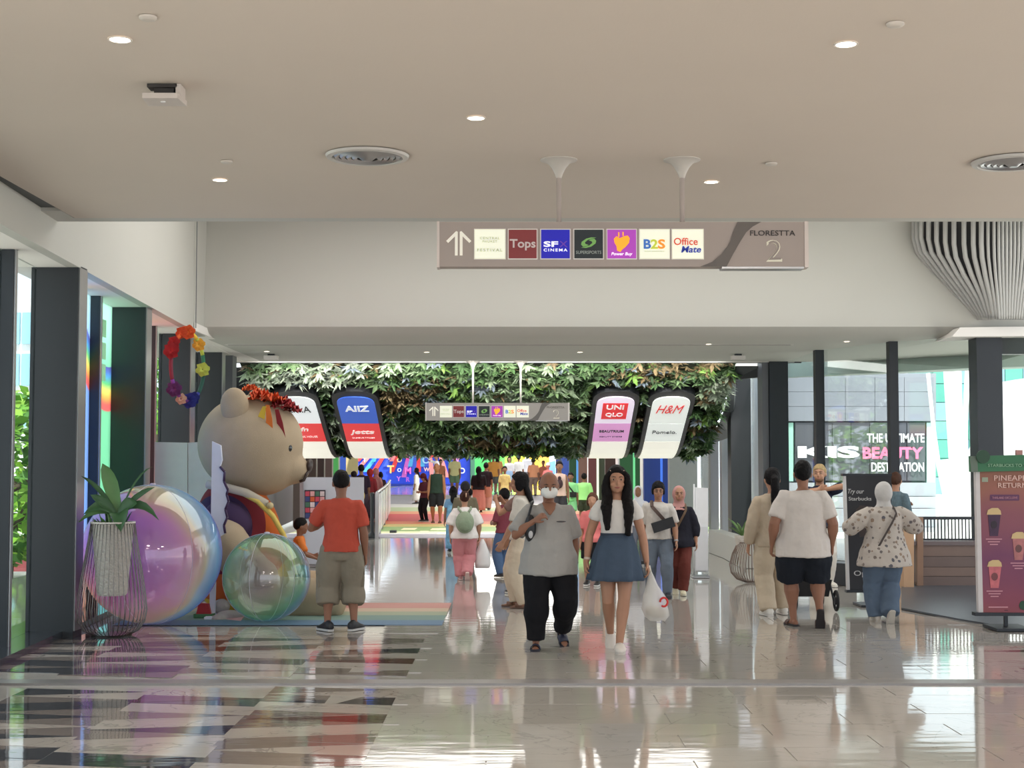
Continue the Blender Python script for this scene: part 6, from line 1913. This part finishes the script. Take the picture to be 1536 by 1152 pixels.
hp_ = s2.arm[-1][2] + (s2.arm[-1][2] - s2.arm[-1][1]).normalized() * .05 * H
rg = []
bagc = hp_ + V((0, .0, 0))
prof_ = [(0, .012, .02), (-.05, .03, .03), (-.12, .055, .05), (-.22, .10, .07), (-.33, .125, .08), (-.40, .115, .08), (-.45, .07, .05)]
R_ = random.Random(4)
for z, a, b in prof_:
    rg.append([bagc + V((-.02 + z * .14, 0, z)) + V((math.cos(t) * a * (1 + R_.uniform(-.12, .12)), math.sin(t) * b * (1 + R_.uniform(-.12, .12)), R_.uniform(-.01, .01))) for t in [2 * PI * k / 16 for k in range(16)]])
bmesh_ = MB().loft(rg)
o, M = held('shopping_bag', 'translucent white plastic bag with a red roundel, carried by the woman in the denim skirt', 'bag', r2, bmesh_, None)
mpl = bpy.data.materials.new('thin_plastic'); mpl.use_nodes = True
nt = mpl.node_tree; bs = nt.nodes['Principled BSDF']; bs.inputs['Base Color'].default_value = (.86, .85, .82, 1); bs.inputs['Roughness'].default_value = .25; bs.inputs['Alpha'].default_value = .52
part('film', bmesh_, mpl, o, True)
q = MB().ell(bagc + V((-.07, 0, -.37)), (.095, 0, 0), (0, .06, 0), (.02, 0, .055), 14, 9).xf(M)
part('contents', q, mat('bag_contents', (150, 128, 92), .6, var=.35, scale=12), o, True, True)
q = MB().tube([bagc + V((-.02, 0, .0)), bagc + V((-.01, .0, .05)), bagc + V((.02, 0, .04)), bagc + V((.01, 0, -.03))], .014, 8).xf(M)
part('handle', q, mat('bag_handle', (214, 210, 198), .4), o, True, True)
q = MB().tube([bagc + V((-.135 + math.cos(t) * .034, .085, -.27 + math.sin(t) * .04)) for t in [2 * PI * k / 20 for k in range(18)]], .010, 6).xf(M)
part('emblem', q, mat('bag_red', (206, 44, 40), .5), o, True, True)

# 3 man in red seen from behind
r3, s3 = person('man in a plain red t-shirt and khaki cargo shorts seen from behind', (512, 946), 706, 8, vox=.010, skin_rgb=SK2, hair=('short', (22, 20, 20)),
    wear=[TOP((186, 80, 64), hem=-.03, sleeve=.78, fit=.55, off=.014, sl_loose=.016), SHORTS((136, 128, 114), length=.74, loose=.042)],
    shoes=('sneaker', (34, 36, 42), (196, 196, 196)), hands=(30, 35), legL=(-.080, 0, 0, 28), legR=(.085, 0, 0, -32), armL=(-.02, .15, -.10, (1, -.4, -.9)), armR=(.05, .02, -.31), wid=1.14, nod=14)
for sd in (-1, 1):
    hip, kn, ank, fd, up = s3.leg[sd]
    c_ = hip.lerp(kn, .80) + V((sd * .098, -.01, 0))
    figpart(r3, s3, 'cargo_pocket', MB().hexa([c_ + V((-.012, -.07, -.085)), c_ + V((.016, -.07, -.085)), c_ + V((.016, .07, -.085)), c_ + V((-.012, .07, -.085))], [c_ + V((-.012, -.07, .085)), c_ + V((.016, -.07, .085)), c_ + V((.016, .07, .085)), c_ + V((-.012, .07, .085))]), cloth((128, 120, 106)), None)
    figpart(r3, s3, 'pocket_flap', MB().box(c_.x + (.014 if sd > 0 else -.024), c_.x + (.024 if sd > 0 else -.014), c_.y - .075, c_.y + .075, c_.z + .04, c_.z + .095), cloth((116, 108, 96)), None)
ph = s3.arm[-1][2] + V((.02, .06, .05))
q = MB().hexa([ph + V((-.036, -.02, -.07)), ph + V((.036, -.02, -.07)), ph + V((.036, -.012, -.07)), ph + V((-.036, -.012, -.07))], [ph + V((-.036, .02, .07)), ph + V((.036, .02, .07)), ph + V((.036, .028, .07)), ph + V((-.036, .028, .07))])
o, M = held('phone', 'dark phone held by the man in the red t-shirt', 'phone', r3, q, None); part('body', q, mat('phone_black', (24, 24, 28), .3), o, None)

# 4 man with crossbody bag
r4, s4 = person('man in glasses and pale grey t-shirt with a black crossbody bag, wearing jeans', (987, 895), 723, 178, vox=.011, skin_rgb=SK1, hair=('shaggy', (26, 24, 26)),
    wear=[TOP((204, 198, 192), hem=-.02, sleeve=.85, fit=.7, off=.015, sl_loose=.016), PANTS((104, 114, 128), loose=.016)],
    shoes=('sneaker', (44, 46, 54), (60, 60, 66)), feat=(150, 96, 86), legL=(-.07, .09, 0, 4), legR=(.07, -.09, .03, -4, -35), armL=(.05, .06, -.30), armR=(.03, -.04, -.31), wid=1.08, nod=6)
for sd in (-1, 1):
    figpart(r4, s4, 'spectacle_lens', MB().tube([s4.head(sd * .019 + math.cos(t) * .013, .056, .002 + math.sin(t) * .010) for t in [2 * PI * k / 14 for k in range(15)]], .0022, 6), mat('spectacles', (40, 40, 44), .3))
sh, el, wr = s4.arm[-1]
figpart(r4, s4, 'watch', MB().tube([el.lerp(wr, .88), el.lerp(wr, .96)], .028, 14), mat('watch_silver', (206, 206, 210), .25, .5))
b_ = strap(MB(), s4, 1, .262, .09, .022, .050)
o, M = held('crossbody_bag', 'flat black crossbody bag across the chest of the man in glasses', 'bag', r4, b_, None)
part('strap', b_, mat('strap_brown', (84, 66, 60), .6), o, None)
c_ = s4.P + s4.u * .105 * s4.H - s4.r * .035 * s4.H + s4.f * .115 * s4.H
q = MB().box(-.145, .145, -.035, .035, -.065, .065).xf(M @ Matrix.Translation(c_) @ Matrix.Rotation(math.radians(18), 4, 'Y'))
part('pouch', q, mat('pouch_black', (30, 32, 38), .5), o, None, True)

# 5 woman with pink headscarf
r5, s5 = person('woman in a pink headscarf, dark long top and maroon trousers, walking', (1018, 891), 729, 178, vox=.011, skin_rgb=SK1, hair=('hijab', (190, 142, 138), .035),
    wear=[TOP((36, 36, 46), hem=-.085, sleeve=1.62, fit=.95, off=.022, flare=.03, sl_loose=.022), PANTS((108, 56, 50), loose=.022)],
    shoes=('sneaker', (226, 218, 190), (216, 210, 190)), feat=(160, 90, 86), legL=(-.025, .08, 0), legR=(.03, -.09, .03, 0, -35), armL=(.06, .03, -.30), armR=(.05, .0, -.30))
b_ = strap(MB(), s5, -1, .255, -.04, .014, .052)
o, M = held('bag_strap', 'thin brown bag strap crossing the dark top of the woman in the pink headscarf', 'bag strap', r5, b_, None); part('band', b_, mat('strap_tan', (104, 82, 62), .6), o, None)

# 6 large man in white T-shirt from behind
r6, s6 = person('large man in white t-shirt and black shorts seen from behind, one foot lifted', (1203, 940), 692, -3, vox=.010, skin_rgb=SK2, hair=('short', (20, 19, 20)),
    wear=[TOP((206, 198, 192), hem=-.10, sleeve=.78, fit=.9, off=.020, flare=.015, sl_loose=.014), SHORTS((30, 34, 42), length=.50, loose=.045)],
    shoes=('slide', (78, 54, 48), (40, 36, 38)), hands=(40, 35), legL=(-.055, .04, 0, 14), legR=(.085, -.09, .045, -6, -62), armL=(.07, .02, -.29), armR=(.06, .03, -.29), wid=1.34, belly=.02)
# 7 beige woman
r7, s7 = person('woman in a beige long-sleeved set with a long black ponytail, seen from behind', (1160, 923), 703, 4, vox=.011, skin_rgb=SK1, hair=('pony', (20, 18, 20), .16),
    wear=[TOP((184, 168, 148), hem=-.06, sleeve=1.92, fit=.8, off=.020, sl_loose=.024), PANTS((196, 180, 158), loose=.034)],
    shoes=('sneaker', (226, 222, 214), (214, 210, 204)), legL=(-.05, -.02, 0, 8), legR=(.08, .08, 0), armL=(.06, .04, -.30), armR=(.03, .10, -.25), wid=1.06)
# 8 woman in patterned blouse
PRT = mat('printed_blouse', (190, 182, 174), .85, bump=.3, bscale=11)
nt = PRT.node_tree; bs = nt.nodes['Principled BSDF']
vo = nt.nodes.new('ShaderNodeTexVoronoi'); vo.inputs['Scale'].default_value = 17
tcn = nt.nodes.new('ShaderNodeTexCoord'); n3 = nt.nodes.new('ShaderNodeTexNoise'); n3.inputs['Scale'].default_value = 26
nt.links.new(tcn.outputs['Object'], vo.inputs['Vector']); nt.links.new(tcn.outputs['Object'], n3.inputs['Vector'])
f = math_node(nt, 'LESS_THAN', math_node(nt, 'ADD', vo.outputs['Distance'], math_node(nt, 'MULTIPLY', n3.outputs['Fac'], .5)), .56)
mx = nt.nodes.new('ShaderNodeMix'); mx.data_type = 'RGBA'
old = bs.inputs['Base Color'].links[0].from_socket
nt.links.new(f, mx.inputs['Factor']); nt.links.new(old, mx.inputs['A'])
rpp = ramp_nodes(nt, [(0, (110, 104, 104)), (.45, (150, 130, 112)), (.7, (96, 96, 104)), (1, (170, 150, 130))]); nt.links.new(vo.outputs['Color'], rpp.inputs[0])
nt.links.new(rpp.outputs[0], mx.inputs['B']); nt.links.new(mx.outputs['Result'], bs.inputs['Base Color'])
r8, s8 = person('woman in a pale headscarf and speckled print blouse over blue jeans, seen from behind', (1325, 934), 723, 2, vox=.011, skin_rgb=SK1, hair=('hijab', (200, 198, 196), .06),
    wear=[('blouse', torso_of(hem=-.12, sleeve=1.75, fit=1.0, off=.036, flare=.05, sl_loose=.040), PRT), PANTS((92, 108, 128), loose=.034, flare=.006)],
    shoes=('sneaker', (212, 204, 194), (196, 190, 180)), legL=(-.045, .06, 0), legR=(.02, -.06, .03, 0, -58), armL=(.06, .16, -.10, (1.2, -.2, -.8)), armR=(.10, .18, -.10, (1.2, -.2, -.8)), wid=1.16)
b_ = strap(MB(), s8, 1, .255, -.02, .010, .075)
o, M = held('bag_strap', 'thin dark strap slung across the back of the speckled print blouse', 'bag strap', r8, b_, None); part('band', b_, mat('strap_dark', (70, 60, 58), .6), o, None)
# 9 blond man, hands at his neck
r9, s9 = person('blond bearded man in a navy t-shirt with both hands at his neck', (1229, 879), 697, 186, vox=.011, skin_rgb=SK3, hair=('short', (176, 152, 112)),
    wear=[TOP((44, 50, 68), hem=-.03, sleeve=.8, fit=.6, off=.014, sl_loose=.016), PANTS((224, 218, 208), loose=.02)],
    shoes=('sneaker', (226, 222, 212), (220, 216, 208)), feat=(170, 110, 100), legL=(-.06, .02, 0, 14), legR=(.05, 0, 0, -8), armL=(-.075, .075, .015, (1.2, .05, .10)), armR=(-.055, .085, .02, (1.0, .1, -.25)), yaw=-28)
mk = MB(); s9.hell(mk, 0, .020, -.046, .034, .036, .020, 14, 9)
figpart(r9, s9, 'beard', mk, mat('beard_brown', (122, 88, 62), .8, bump=.3))
# 10 man at the counter
PLD = mat('plaid_shirt', (92, 112, 122), .85, var=.5, scale=26)
r10, s10 = person('man with short brown hair in a plaid shirt standing beyond the wooden counter', (1343, 21.8), 709, -48, vox=.012, skin_rgb=SK1, hair=('short', (74, 52, 42)),
    wear=[('shirt', torso_of(hem=-.05, sleeve=1.3, fit=.7, off=.014), PLD), PANTS((50, 54, 62), loose=.016)], armL='fold', armR='low', yaw=20, nod=4)
# 11 girl with backpack
r11, s11 = person('girl in a white t-shirt and pink trousers seen from behind, with brown hair tied up', (697, 870), 738, 3, vox=.011, skin_rgb=SK3, hair=('bun', (66, 42, 36)),
    wear=[TOP((236, 232, 230), hem=-.05, sleeve=.95, fit=1, off=.024, flare=.02, sl_loose=.028), PANTS((208, 140, 146), loose=.026, flare=.008)],
    shoes=('sneaker', (206, 160, 160), (224, 200, 196)), legL=(-.04, .05, 0), legR=(.03, -.07, .035, 0, -50), armL=(.05, .04, -.30), armR=(.06, .07, -.28), wid=1.18, hs=1.18)
H = s11.H
figpart(r11, s11, 'hair_clip', MB().tube([s11.head(.012, -.085, .012), s11.head(.014, -.085, .05)], .008, 8), mat('clip_cream', (0, 0, 0)))
b_ = MB().ell(s11.P + s11.u * .135 * H - s11.f * .135 * H, s11.r * .105 * H, s11.f * .06 * H, s11.u * .125 * H, 18, 12)
o, M = held('backpack', 'small sage green backpack on the back of the girl in pink trousers', 'backpack', r11, b_, None)
part('body', b_, mat('sage_fabric', (148, 164, 140), .8, var=.1, bump=.3), o, True)
q = MB().ell(s11.P + s11.u * .105 * H - s11.f * .185 * H, s11.r * .075 * H, s11.f * .03 * H, s11.u * .075 * H, 16, 10).xf(M)
part('front_pocket', q, mat('sage_dark', (132, 150, 126), .8, bump=.3), o, True, True)
for sd in (-1, 1):
    q = MB().tube([s11.P + s11.u * .235 * H - s11.f * .105 * H + s11.r * sd * .03 * H, s11.P + s11.u * .285 * H - s11.f * .07 * H + s11.r * sd * .07 * H, s11.P + s11.u * .305 * H + s11.r * sd * .07 * H, s11.P + s11.u * .26 * H + s11.f * .10 * H + s11.r * sd * .075 * H], .016, 8).xf(M)
    part('strap', q, mat('sage_fabric', (0, 0, 0)), o, True, True)
hp_ = s11.arm[1][2] + V((.02, .0, -.05))
rg = []
for z, a, b in [(0, .02, .02), (-.07, .05, .04), (-.2, .10, .06), (-.36, .115, .06), (-.43, .10, .05)]:
    rg.append([hp_ + V((.03 + math.cos(t) * a * (1 + R_.uniform(-.1, .1)), math.sin(t) * b, z)) for t in [2 * PI * k / 14 for k in range(14)]])
q = MB().loft(rg)
o, M = held('shopping_bag', 'plain white plastic bag hanging from the hand of the girl with the backpack', 'bag', r11, q, None); part('film', q, mat('white_plastic', (232, 232, 234), .35), o, True)

# 12.. the crowd beyond
r, s = person('boy in an olive t-shirt and dark cap, back turned, just beyond the backpack girl', (698, 25.0), 723, 0, vox=.014, skin_rgb=SK1, hair=('short', BLK), wear=[TOP((124, 116, 96), sleeve=.9, fit=.8, off=.02), SHORTS((70, 72, 70))], wid=1.15)
mk = cap_hair(s, 1.13, .012, -.02); figpart(r, s, 'cap', mk, cloth((52, 50, 54)))
mk = MB(); s.hell(mk, 0, .062, .010, .036, .040, .006); figpart(r, s, 'cap_brim', mk, cloth((52, 50, 54)))
BLU = mat('blue_print', (120, 170, 204), .85, var=.6, scale=16)
person('person in a long blue and white patterned dress, standing behind the olive boy', (680, 28.5), 730, 10, vox=.016, hair=('long', BLK, .08), wear=[TOP((120, 160, 196), sleeve=.6), ('skirt', skirt_of(waist=.2, hem=.06, rx=.10, ry=.09), BLU)])
person('child with black hair, only the head showing past the cap of the olive boy', (704, 29.5), 733, 20, vox=.018, hair=('short', BLK), wear=[TOP((70, 72, 80)), PANTS((60, 62, 70))])
r, s = person('tall man in a dark green sleeveless top and black shorts on the rainbow ramp', (655, 42.6), 695, 180, vox=.016, skin_rgb=(170, 118, 88), hair=('bald', (120, 90, 70)), wear=[TOP((46, 64, 56), sleeve=0, fit=.7, off=.016), SHORTS((38, 40, 44), length=.5)], shoes=('slide', (50, 44, 42), (60, 52, 48)), wid=1.15, legL=(-.06, .04, 0), legR=(.06, -.04, 0))
r, s = person('small woman in a maroon bucket hat and black trousers looking down at her hands', (637, 43.3), 710, 140, vox=.016, hair=('long', (70, 26, 36), .03), wear=[TOP((92, 46, 58), sleeve=.8), PANTS((28, 28, 34), loose=.012)], armL='low', armR='low', nod=25, legL=(-.06, 0, 0), legR=(.06, 0, 0))
mk = cap_hair(s, 1.2, .006, -.01); figpart(r, s, 'hat', mk, cloth((88, 34, 46)))
person('woman in a long white dress with black hair, at the upper end of the ramp', (625, 52), 702, 80, vox=.018, hair=('long', BLK, .10), wear=[TOP((240, 234, 232), sleeve=1.4, off=.02), SKIRT((240, 236, 232), waist=.09, hem=.10, rx=.12, ry=.11)])
person('man in a pale yellow t-shirt and green shorts coming down the ramp', (682, 58), 681, 180, vox=.018, skin_rgb=SK2, hair=('short', BLK), wear=[TOP((220, 218, 160), hem=-.06, sleeve=.8, fit=.8), SHORTS((104, 132, 104))], wid=1.12)
person('person in a white shirt raising an arm before the mural', (655, 68), 682, 120, vox=.02, hair=('short', BLK), wear=[TOP((238, 238, 240), sleeve=.9), PANTS((190, 196, 206))], armR=(.02, .2, .06))
person('person in an orange-brown top beyond the shoulder of the tall man in green', (661, 60), 689, 180, vox=.02, hair=('short', BLK), wear=[TOP((196, 130, 96), sleeve=.8), PANTS((90, 90, 96))])
person('woman with very long black hair and a long dusty pink skirt, back turned', (718, 47.5), 700, 5, vox=.016, hair=('long', (20, 18, 22), .26), wear=[TOP((34, 30, 36), sleeve=1.2, off=.02), SKIRT((206, 146, 136), waist=.08, hem=.05, rx=.13, ry=.11, pleats=9)], wid=1.25)
person('man in a black t-shirt and pinkish trousers beside the long-haired woman', (729, 48.5), 694, -5, vox=.016, hair=('short', BLK), wear=[TOP((40, 30, 38), sleeve=.8), PANTS((206, 150, 140), loose=.03)])
person('man in an orange shirt and grey shorts, back turned, near the green far wall', (740, 58), 682, 0, vox=.018, hair=('short', (54, 44, 36)), wear=[TOP((226, 164, 84), hem=-.07, sleeve=.8, fit=.8), SHORTS((96, 100, 98))], wid=1.15)
person('person with long black hair half hidden behind the man in the orange shirt', (746, 61), 681, 0, vox=.02, hair=('long', BLK, .10), wear=[TOP((206, 150, 96), sleeve=.8), PANTS((180, 184, 180))])
person('child in a yellow printed t-shirt facing the camera before the bright far wall', (757, 49), 700, 180, vox=.018, hair=('short', BLK), wear=[('shirt', torso_of(hem=-.06, sleeve=.9, fit=.9), mat('yellow_print', (236, 206, 140), .85, var=.4, scale=18)), SHORTS((222, 206, 140))], hs=1.2)
person('woman with long hair in a white blouse and pale blue skirt, facing the camera', (764, 62), 685, 180, vox=.02, skin_rgb=SK3, hair=('long', BLK, .10), wear=[TOP((234, 236, 244), sleeve=1.2), SKIRT((150, 180, 216), waist=.08, hem=.26, rx=.11, ry=.1)])
person('person in a white shirt and black trousers, back turned, before the yellow wall', (778, 62), 683, 0, vox=.02, hair=('short', BLK), wear=[TOP((238, 240, 242), sleeve=.9), PANTS((30, 30, 36))])
person('person in a grey and white scarf before the orange far wall', (791, 63), 678, 20, vox=.02, hair=('hijab', (206, 210, 222), .08), wear=[TOP((206, 208, 216), sleeve=1.3), PANTS((120, 122, 130))])
person('person in a peach coloured top just right of the scarfed person', (800, 57), 687, 10, vox=.02, hair=('short', (46, 36, 34)), wear=[TOP((240, 170, 130), sleeve=.9), PANTS((150, 130, 120))], wid=1.1)
person('person with dark hair in a red-brown top before the orange wall', (815, 60), 691, 170, vox=.02, hair=('short', (70, 44, 36)), wear=[TOP((200, 120, 96), sleeve=.9), PANTS((90, 80, 84))])
r, s = person('child in a white cap and pink shirt above the head of the masked man', (822, 54), 695, 175, vox=.02, skin_rgb=(214, 130, 116), hair=('short', BLK), wear=[TOP((226, 130, 130), sleeve=.9), SHORTS((120, 110, 120))], hs=1.2)
mk = cap_hair(s, 1.16, .008, -.01); figpart(r, s, 'cap', mk, cloth((240, 238, 236)))
r, s = person('man in a pale pink sleeveless top with a dark print on the chest', (839, 38), 692, 180, vox=.015, skin_rgb=SK2, hair=('short', BLK), wear=[TOP((224, 190, 180), sleeve=0, fit=.7, off=.016), SHORTS((60, 58, 64))])
c_ = s.P + s.u * .15 * s.H + s.f * .085 * s.H
figpart(r, s, 'shirt_print', MB().ell(c_, s.r * .05 * s.H, s.f * .03 * s.H, s.u * .07 * s.H), mat('dark_print', (62, 40, 48), .8, var=.3))
figpart(r, s, 'shirt_print', MB().ell(c_ + s.u * .08 * s.H, s.r * .026 * s.H, s.f * .02 * s.H, s.u * .03 * s.H), mat('dark_print', (0, 0, 0)))
GT = (150, 222, 154)
r, s = person('boy in a light green t-shirt with a black camera on a strap', (856, 40), 709, 175, vox=.015, skin_rgb=SK2, hair=('short', BLK), wear=[TOP(GT, hem=-.05, sleeve=.9, fit=.8), SHORTS((140, 206, 150))])
b_ = strap(MB(), s, 1, .26, .06, .018, .026)
q2 = s.P + s.u * .07 * s.H + s.f * .11 * s.H - s.r * .05 * s.H
o, M = held('camera', 'black camera on a strap across the chest of the boy in light green', 'camera', r, b_, None); part('strap', b_, mat('camera_black', (28, 28, 32), .5), o, None)
q = MB().box(-.09, .09, -.05, .05, -.07, .07).xf(M @ Matrix.Translation(q2)); part('body', q, mat('camera_black', (0, 0, 0)), o, None, True)
q = MB().tube([q2 + s.f * .03, q2 + s.f * .09], .04, 12).xf(M); part('lens', q, mat('camera_black', (0, 0, 0)), o, 40, True)
person('boy in a bright lime t-shirt and dark patterned shorts, back turned', (876, 41), 710, -8, vox=.015, skin_rgb=SK2, hair=('short', BLK), wear=[TOP((170, 236, 150), hem=-.04, sleeve=.95, fit=.9, sl_loose=.02), ('shorts', pants_of(length=.48, loose=.03), mat('patterned_shorts', (58, 66, 58), .85, var=.6, scale=20))], wid=1.15)
person('girl in a pink t-shirt and black shorts half hidden behind the denim skirt woman', (889, 878), 741, 165, vox=.012, skin_rgb=SK3, hair=('long', (96, 66, 54), .10), wear=[TOP((230, 130, 130), hem=-.05, sleeve=.95, fit=.9, off=.018, sl_loose=.024), SHORTS((30, 30, 34), length=.46)], shoes=('sneaker', (34, 34, 38), (230, 230, 230)), legL=(-.06, .03, 0), legR=(.07, -.03, 0), hs=1.18)
person('woman with long black hair in cream wide trousers, in profile behind the masked man', (786, 911), 709, 82, vox=.011, skin_rgb=SK1, hair=('long', (22, 20, 22), .06), wear=[TOP((206, 200, 190), hem=-.02, sleeve=.9, fit=.6), PANTS((216, 200, 178), loose=.036)], shoes=('slide', (120, 88, 72), (120, 92, 78)), legL=(-.05, -.02, 0), legR=(.06, .06, 0), armR='fwd', armL='fwd', nod=4)
r, s = person('woman with brown hair raising a phone to take a picture, in dark jeans', (781, 19.6), 712, 62, vox=.011, skin_rgb=SK1, hair=('long', (44, 34, 34), .14), wear=[TOP((120, 96, 90), hem=.0, sleeve=.6, fit=.4), PANTS((62, 80, 100), loose=.010)], armL=(-.03, .20, .0, (.5, -.1, -1)), armR=(-.04, .20, -.01, (.5, -.1, -1)), hands=(50, 50))
ph = (s.arm[-1][2] + s.arm[1][2]) / 2 + s.f * .05 + s.u * .05
q = MB().hexa([ph + V((-.036, 0, -.07)), ph + V((.036, 0, -.07)), ph + V((.036, .009, -.07)), ph + V((-.036, .009, -.07))], [ph + V((-.036, 0, .07)), ph + V((.036, 0, .07)), ph + V((.036, .009, .07)), ph + V((-.036, .009, .07))])
o, M = held('phone', 'phone raised by the brown haired woman taking a picture', 'phone', r, q, None); part('body', q, mat('phone_black', (0, 0, 0)), o, None)
person('child in a maroon t-shirt and bright blue jeans left of the photographing woman', (757, 866), 734, 40, vox=.012, skin_rgb=SK2, hair=('short', BLK), wear=[TOP((122, 60, 72), hem=-.02, sleeve=.9, fit=.7, off=.018), PANTS((80, 104, 140), loose=.022)], shoes=('sneaker', (60, 54, 56), (220, 210, 196)), armL='low', armR=(.0, .14, -.20), hs=1.18)
person('person in a mint green t-shirt, partly behind the man in red, in the queue', (522, 39), 716, 20, vox=.016, hair=('short', BLK), wear=[TOP((116, 198, 140), sleeve=.9, fit=.8), PANTS((70, 72, 76))], wid=1.15)
r, s = person('woman in a black top with a pale yellow bag in the queue by the balustrade', (531, 40.5), 707, 30, vox=.016, hair=('short', (36, 28, 28)), wear=[TOP((30, 26, 28), sleeve=1.3), SKIRT((214, 160, 130), waist=.06, hem=.30, rx=.09, ry=.085)], wid=1.1)
q = MB().ell(s.P + s.r * .16 * s.H + s.u * .02 * s.H, s.r * .06 * s.H, s.f * .03 * s.H, s.u * .10 * s.H)
o, M = held('tote_bag', 'pale yellow tote bag on the shoulder of the queueing woman in black', 'bag', r, q, None); part('body', q, mat('tote_yellow', (224, 200, 120), .8, bump=.3), o, True)
q = MB().tube([s.P + s.r * .16 * s.H + s.u * .10 * s.H, s.P + s.r * .13 * s.H + s.u * .27 * s.H], .014, 6).xf(M); part('strap', q, mat('tote_yellow', (0, 0, 0)), o, True, True)
person('tall person in a dark purple top and grey trousers in the queue', (542, 42.3), 697, 15, vox=.016, hair=('short', BLK), wear=[TOP((48, 34, 50), sleeve=1.0, fit=.8), PANTS((92, 78, 92), loose=.03)], wid=1.12)
person('woman in a red headscarf and grey skirt in the queue by the balustrade', (555, 43.6), 703, -20, vox=.016, hair=('hijab', (170, 48, 52), .09), wear=[TOP((150, 56, 64), sleeve=1.6, off=.02), SKIRT((104, 92, 108), waist=.07, hem=.05, rx=.10, ry=.1)], shoes=('sneaker', (226, 222, 220), (220, 216, 212)))
person('person in a long pink garment leaning on the balustrade', (564, 45.0), 702, -30, vox=.016, hair=('hijab', (206, 140, 140), .08), wear=[TOP((206, 146, 146), sleeve=1.6, off=.02), SKIRT((206, 150, 146), waist=.08, hem=.05, rx=.10, ry=.1)], armR='low')
person('person with black hair at the far end of the queue', (571, 47.5), 708, 0, vox=.018, hair=('long', BLK, .06), wear=[TOP((60, 50, 56), sleeve=.9), PANTS((120, 100, 104))])
person('small child in an orange t-shirt between the legs of the plush bear', (450, 17.35), 781, -75, vox=.011, skin_rgb=SK2, hair=('short', (24, 20, 20)), wear=[TOP((222, 126, 62), sleeve=.8, fit=.6, off=.012), SHORTS((70, 80, 110))], hs=1.34, armL=(.05, .18, -.18), armR=(.05, .18, -.20), nod=6)
person('person in a white headscarf mostly hidden between the two walking couples', (957, 25), 729, 175, vox=.014, hair=('hijab', (226, 228, 236), .10), wear=[TOP((214, 216, 226), sleeve=1.5, off=.02), PANTS((120, 124, 136))])
apply_deferred()
